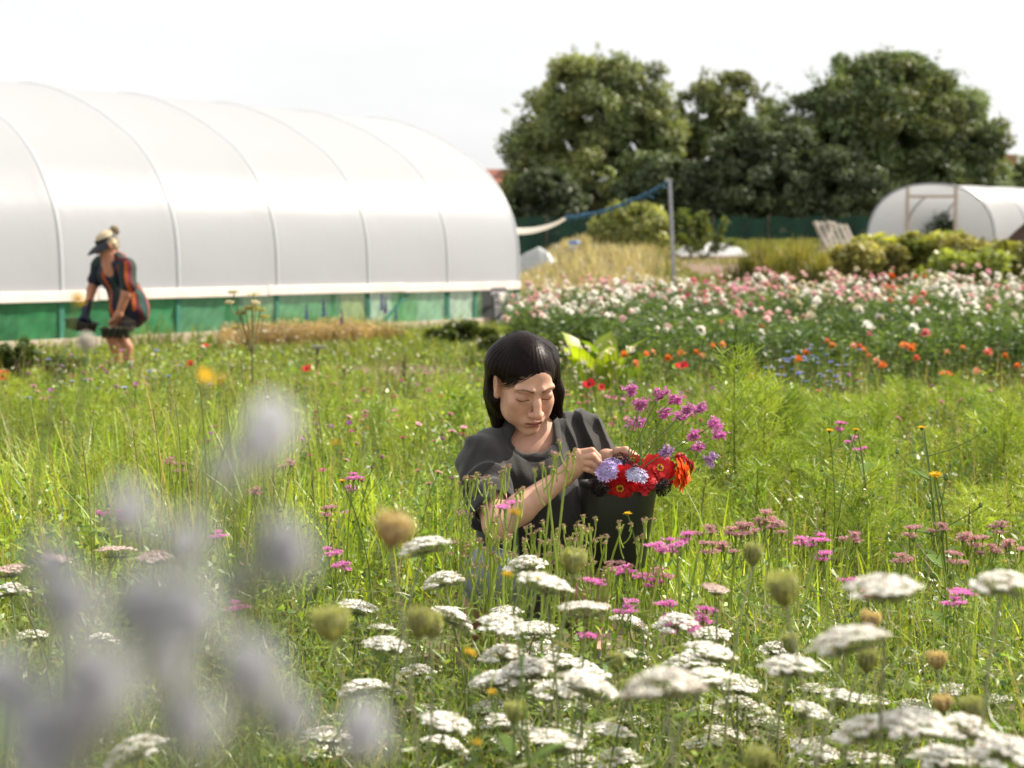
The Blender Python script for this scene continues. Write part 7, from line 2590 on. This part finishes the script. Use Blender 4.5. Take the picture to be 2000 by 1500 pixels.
def meadow():
    mb = MB()
    YG, MG, DG = lin(198, 214, 84) * 0.78, lin(162, 194, 76) * 0.74, lin(122, 160, 68) * 0.66
    # near and middle meadow
    for (n, yr, wd, hb) in ((19000, (1.5, 3.4), 0.0022, 0.26), (46000, (3.4, 6.0), 0.0023, 0.30), (56000, (6.0, 9.2), 0.0030, 0.29), (32000, (9.2, 13.5), 0.0042, 0.23)):
        x, y = field(int(n * 1.0), (-0.3333 * yr[1] - 0.9, 0.3333 * yr[1] + 0.9), yr)
        k = inview(x, y)
        nz_ = fnoise(x, y, 3, 2.2)
        k &= clear_of_woman(x, y) & (rng.random(len(x)) < np.clip(0.52 + 0.62 * nz_, 0.08, 1))
        # bare path of soil beyond the long grass
        k &= ~((((x + 1.0) / 1.05) ** 2 + ((y - 14.0) / 1.3) ** 2 < 1) & (rng.random(len(x)) < 0.9))
        x, y, nz_ = x[k], y[k], nz_[k]
        h = hb * rng.uniform(0.45, 1.25, len(x)) * (1 + 0.25 * fnoise(x, y, 8, 1.4))
        # the long grass on the left
        tall = np.exp(-(((x + 1.25) / 0.85) ** 2 + ((y - 6.0) / 1.5) ** 2))
        h *= 1 + 0.75 * tall
        h = np.where((y > 9) & (x < 0.6), h * 0.62, h)
        h = cap_height(x, y, h)
        c = grass_cols(len(x), [(YG, 5), (MG, 4), (DG, 2), (STRAW, 0.9)])
        c = c * (1 + 0.25 * fnoise(x, y, 21, 1.8))[:, None]
        blades(mb, x, y, h, wd * rng.uniform(0.6, 1.5, len(x)), np.clip(c, 0, 1))
    o = mb.build('meadow_grass', M_GRASS)
    tag(o, 'sunlit yellow green meadow grass filling the flower field', 'grass'); kind(o, 'stuff')

    # broad strap leaves (statice, iris) scattered
    mb = MB()
    x, y = field(5200, (-2.6, 3.0), (2.4, 6.2))
    k = inview(x, y) & clear_of_woman(x, y) & (fnoise(x, y, 31, 1.6) > 0.0)
    x, y = x[k], y[k]
    h = cap_height(x, y, 0.34 * rng.uniform(0.6, 1.2, len(x)))
    blades(mb, x, y, h, 0.0055 * rng.uniform(0.6, 1.3, len(x)), grass_cols(len(x), [(lin(160, 190, 56) * 0.72, 4), (lin(190, 206, 70) * 0.72, 3)]), 0.22, 6)
    o = mb.build('strap_leaves', M_GRASS)
    tag(o, 'broad upright strap leaves in bright green between the flowers', 'leaves'); kind(o, 'stuff')

    # upright leafy stems of many small weeds
    mb = MB()
    n = 9500
    y = 2.2 + 9.5 * rng.random(n) ** 1.1
    x = rng.uniform(-1, 1, n) * (0.3333 * y + 0.8)
    k = clear_of_woman(x, y) & (fnoise(x, y, 91, 1.9) > -0.35)
    x, y = x[k], y[k]
    h = cap_height(x, y, 0.40 * rng.uniform(0.45, 1.2, len(x)) * (1 + 0.2 * fnoise(x, y, 92, 1.2)))
    h = np.where((y > 9) & (x < 0.6), h * 0.6, h)
    blades(mb, x, y, h, 0.0013 + 0.00025 * y, grass_cols(len(x), [(lin(160, 180, 90) * 0.6, 3), (lin(150, 130, 90) * 0.5, 1)]), 0.18, 5)
    hue = grass_cols(len(x), [(lin(120, 158, 72) * 0.62, 4), (lin(168, 186, 84) * 0.66, 3), (lin(142, 160, 112) * 0.6, 2), (lin(98, 136, 62) * 0.56, 2)])
    for j in range(17):
        t = (j + 0.5) / 17
        q = np.stack([x, y, h * (0.1 + 0.72 * t)], 1) + rng.normal(0, 1, (len(x), 3)) * np.array([0.020, 0.020, 0.012]) * (1.25 - t)
        leaf_cards(mb, q, (0.042 - 0.020 * t) * (0.75 + 0.055 * y), hue, 0.14, 0.25, 0.36)
    o = mb.build('leafy_stems', M_LEAF)
    tag(o, 'mixed leafy weed stems growing up through the grass', 'weeds'); kind(o, 'stuff')

    # low leafy weeds
    mb = MB()
    for (n, yr, s_) in ((30000, (1.5, 3.6), 0.022), (56000, (3.6, 7.0), 0.024), (40000, (7.0, 13.0), 0.038)):
        x, y = field(n, (-0.3333 * yr[1] - 0.9, 0.3333 * yr[1] + 0.9), yr)
        k = inview(x, y) & (fnoise(x, y, 41, 2.6) > -0.25) & clear_of_woman(x, y)
        k &= ~((((x + 1.0) / 1.05) ** 2 + ((y - 14.0) / 1.6) ** 2 < 1) & (rng.random(len(x)) < 0.9))
        x, y = x[k], y[k]
        z = gz(x, y) + 0.30 * rng.random(len(x)) ** 1.2 * (1 + 0.6 * fnoise(x, y, 43, 3))
        leaf_cards(mb, np.stack([x, y, np.maximum(z, 0.005)], 1), s_, grass_cols(len(x), [(lin(140, 176, 70) * 0.72, 4), (lin(178, 202, 82) * 0.74, 3), (lin(106, 146, 64) * 0.62, 2)]), 0.15, 0.4, 0.5)
    o = mb.build('ground_weeds', M_LEAF)
    tag(o, 'low leafy weeds and seedlings covering the soil', 'weeds'); kind(o, 'stuff')

    # fine wiry stalks, seed heads and dead stems
    mb = MB()
    x, y = field(9000, (-4.5, 4.8), (1.7, 11.0))
    k = inview(x, y) & clear_of_woman(x, y)
    x, y = x[k], y[k]
    h = cap_height(x, y, 0.42 * rng.uniform(0.6, 1.3, len(x)) * (1 + 0.4 * np.exp(-(((x + 1.25) / 0.9) ** 2 + ((y - 6.0) / 1.6) ** 2))))
    blades(mb, x, y, h, 0.0011 * rng.uniform(0.7, 1.4, len(x)) * (1 + 0.12 * y), grass_cols(len(x), [(STRAW, 3), (lin(176, 184, 96) * 0.55, 4), (lin(170, 140, 112) * 0.55, 1)]), 0.3, 6)
    m = 1500
    i = rng.choice(len(x), m)
    for j in range(12):
        q = np.stack([x[i], y[i], gz(x[i], y[i]) + h[i] * 0.86 + 0.006 * j], 1) + rng.normal(0, 0.006, (m, 3))
        leaf_cards(mb, q, 0.011, grass_cols(m, [(STRAW, 3), (lin(190, 170, 130) * 0.6, 2), (lin(180, 186, 110) * 0.55, 2)]), 0.1, 0.8, 0.4)
    o = mb.build('wiry_stalks', M_GRASS)
    tag(o, 'thin wiry stalks and grass seed heads standing over the meadow', 'grass'); kind(o, 'stuff')

    # fine carrot leaf low in front
    mb = MB()
    n = 46000
    x, y = field(n, (-1.7, 1.9), (1.45, 3.2))
    k = inview(x, y, 0.7)
    x, y = x[k], y[k]
    z = 0.42 * rng.random(len(x)) ** 0.9
    c = np.stack([x, y, z], 1)
    d = nz(rng.standard_normal((len(x), 3)) + UPZ * 0.3)
    e = c + d * rng.uniform(0.015, 0.05, (len(x), 1))
    mb.strips(np.stack([c, (c + e) / 2 + rng.normal(0, 0.003, c.shape), e], 1), np.tile([0.0010, 0.0013, 0.0003], (len(x), 1)), nz(np.cross(d, rng.standard_normal((len(x), 3)))), grass_cols(len(x), [(lin(150, 174, 96) * 0.7, 4), (lin(174, 186, 118) * 0.7, 3), (lin(186, 170, 132) * 0.62, 1)])[:, None, :] * np.ones((1, 3, 1)))
    o = mb.build('carrot_foliage', M_LEAF)
    tag(o, 'fine grey green carrot foliage low under the white umbels', 'foliage'); kind(o, 'stuff')

    # low cover between meadow and tunnel, beyond the soil
    mb = MB()
    x, y = field(52000, (-7.5, 1.5), (12.0, 24.5))
    k = inview(x, y, 0.5) & (np.abs(x + 1.0) + np.abs(y - 14.2) * 0.9 > 1.1 * rng.uniform(0.7, 1.3, len(x)))
    # stop at the tunnel wall
    k &= ((x - TW0[0]) * TN[0] + (y - TW0[1]) * TN[1]) < -0.12
    x, y = x[k], y[k]
    h = 0.13 * rng.uniform(0.4, 1.5, len(x)) * (1 + 0.6 * fnoise(x, y, 51, 1.5))
    u = (x - TW0[0]) * TN[0] + (y - TW0[1]) * TN[1]
    # weeds stand higher against the boards
    h = h * (1 + 1.6 * np.exp(-((u + 0.25) / 0.3) ** 2) * (x > -4.6) * (x < -0.75))
    h = np.where(x > -0.75, np.minimum(h, 0.14), h)
    blades(mb, x, y, np.maximum(h, 0.02), 0.006 * rng.uniform(0.6, 1.5, len(x)), grass_cols(len(x), [(lin(150, 172, 66) * 0.64, 4), (lin(182, 192, 80) * 0.66, 3), (lin(106, 140, 60) * 0.56, 2)]), 0.6, 4)
    o = mb.build('low_grass', M_GRASS)
    tag(o, 'short green growth between the meadow and the tunnel', 'grass'); kind(o, 'stuff')

    # straw coloured bed along the tunnel
    mb = MB()
    x, y = field(60000, (-5.0, 0.2), (14.5, 19.5))
    u = (x - TW0[0]) * TN[0] + (y - TW0[1]) * TN[1]
    pxl = 1000 + x / y * FPX
    k = (u > -1.9) & (u < -0.75) & (pxl > 430) & (pxl < 850 + rng.normal(0, 14, len(x)))
    x, y = x[k], y[k]
    h = 0.27 * rng.uniform(0.6, 1.15, len(x)) * (1 + 0.2 * fnoise(x, y, 61, 3))
    blades(mb, x, y, h, 0.0045 * rng.uniform(0.6, 1.5, len(x)), grass_cols(len(x), [(lin(214, 188, 142) * 0.62, 5), (lin(186, 152, 112) * 0.55, 3), (lin(150, 150, 80) * 0.5, 1)]), 0.35, 4)
    q = np.stack([x, y, gz(x, y) + h * rng.uniform(0.7, 1.05, len(x))], 1)
    leaf_cards(mb, q, 0.03, grass_cols(len(x), [(lin(224, 200, 156) * 0.66, 4), (lin(200, 164, 124) * 0.6, 2)]), 0.15, 0.5, 0.7)
    o = mb.build('dry_seed_bed', M_GRASS)
    tag(o, 'straw coloured dried plants in a strip along the tunnel', 'dried plants'); kind(o, 'stuff')

    # dense green under the asters
    mb = MB()
    x, y = field(13000, (0.0, 7.0), (10.4, 17.4))
    k = (1000 + x / y * FPX > np.where(y < 12.5, 1215, 1040)) & inview(x, y, 0.8)
    x, y = x[k], y[k]
    z = gz(x, y) + np.interp(y, [10.4, 17.4], [0.40, 0.72]) * rng.random(len(x))
    leaf_cards(mb, np.stack([x, y, z], 1), 0.07, grass_cols(len(x), [(lin(116, 144, 74) * 0.62, 4), (lin(140, 164, 82) * 0.64, 2)]), 0.2, 0.1, 0.28)
    o = mb.build('bed_foliage', M_LEAF)
    tag(o, 'dense dark green foliage filling the flower bed', 'foliage'); kind(o, 'stuff')

    # rough grass up the slope: straw and green
    mb = MB()
    n = 90000
    y = 17.2 + (52 - 17.2) * rng.random(n) ** 1.25
    x = rng.uniform(-0.5, 1, n) * (0.345 * y + 1)
    pxl = 1000 + x / y * FPX
    k = (pxl > 1005) & (((x - TW0[0]) * TD[0] + (y - TW0[1]) * TD[1] > spx(1013) + 0.15))
    k &= ~((np.abs(x - PX(1387, 44.5)) < 1.0) & (np.abs(y - 44.2) < 1.4))
    k &= ~((np.abs(x - 5.4) < 1.1) & (np.abs(y - 37) < 2.2))
    x, y, pxl = x[k], y[k], pxl[k]
    straw = np.clip(sm(1330, 1250, pxl) * sm(19.5, 23, y) + 0.4 * (fnoise(x, y, 71, 0.8) > 0.25), 0, 1)
    h = (0.28 + 0.27 * sm(1340, 1260, pxl) * sm(20, 24, y)) * rng.uniform(0.55, 1.2, len(x)) * (1 + 0.25 * fnoise(x, y, 72, 0.9))
    h = np.where(y > 42, h * 0.7, h)
    h = np.where((pxl > 1300) & (pxl < 1470) & (y > 33) & (y < 46), h * 0.25, h)
    cs = grass_cols(len(x), [(lin(216, 202, 166) * 0.66, 5), (lin(196, 174, 142) * 0.58, 3), (lin(176, 176, 122) * 0.56, 2)])
    cg = grass_cols(len(x), [(lin(150, 160, 70) * 0.52, 4), (lin(176, 176, 84) * 0.54, 3), (lin(116, 134, 60) * 0.5, 2)])
    use = rng.random(len(x)) < straw
    blades(mb, x, y, h, 0.0006 * y * rng.uniform(0.5, 1.2, len(x)), np.where(use[:, None], cs, cg), 0.4, 4)
    o = mb.build('rough_grass', M_GRASS)
    tag(o, 'tall straw coloured rough grass on the slope beyond the flower bed', 'grass'); kind(o, 'stuff')


meadow()


def grass_tuft(px, Y, top_py, wpx, n, label, seed, name='reed_tuft'):
    x0 = PX(px, Y); g = float(gz(x0, Y)); h = P(px, top_py, Y)[2] - g; w = wpx / FPX * Y / 2
    r = np.random.default_rng(seed)
    x = x0 + r.normal(0, 0.5, n) * w; y = Y + r.normal(0, 0.4, n) * w
    mb = MB()
    blades(mb, x, y, h * r.uniform(0.6, 1.1, n) * (1 - 0.35 * np.clip(np.abs(x - x0) / w, 0, 1)), np.full(n, 0.016), grass_cols(n, [(lin(168, 166, 76) * 0.55, 4), (lin(146, 152, 66) * 0.52, 3), (lin(196, 178, 110) * 0.58, 2)]), 0.25, 5)
    o = mb.build(name, M_GRASS, None, (x0, Y, g))
    tag(o, label, 'grass tuft', 'reed tufts on the slope')


grass_tuft(1490, 31, 462, 110, 900, 'tall olive reed tuft nearest the white fleece', 1)
grass_tuft(1560, 30, 458, 130, 1000, 'tall olive reed tuft in the middle of the slope', 2)
grass_tuft(1620, 29, 478, 100, 800, 'shorter reed tuft under the pallet', 3)

# a few tall arching grass plants in the long grass on the left
for i, (px, py, Y) in enumerate([(385, 690, 4.3), (500, 745, 4.6), (520, 730, 4.8), (340, 760, 4.4), (440, 770, 4.5), (560, 780, 4.7), (300, 800, 4.3), (470, 700, 5.0), (620, 790, 4.9), (260, 840, 4.1), (160, 860, 4.0), (600, 840, 4.4)]):
    t = P(px, py, Y)
    n = 9
    x = t[0] + rng.normal(0, 0.03, n); y = Y + rng.normal(0, 0.03, n)
    mb = MB()
    blades(mb, x, y, t[2] * rng.uniform(0.75, 1.1, n), np.full(n, 0.0032), grass_cols(n, [(lin(176, 194, 70) * 0.56, 4), (STRAW, 1)]), 0.35, 7)
    q = np.array([t[0], Y, t[2]]) + np.stack([rng.normal(0, 0.006, 40), rng.normal(0, 0.006, 40), rng.uniform(-0.09, 0.02, 40)], 1)
    mb.tube(curve([t[0], Y, 0], t, [0.02, 0, 0], 6), 0.0014, 4, lin(176, 180, 96) * 0.55)
    leaf_cards(mb, q, 0.012, lin(186, 176, 120) * 0.58, 0.15, 0.9, 0.35)
    o = mb.build('tall_grass', M_GRASS, None, (t[0], Y, 0))
    tag(o, 'tall arching grass plant standing out of the long grass between the women', 'grass plant', 'tall grass plants between the women')
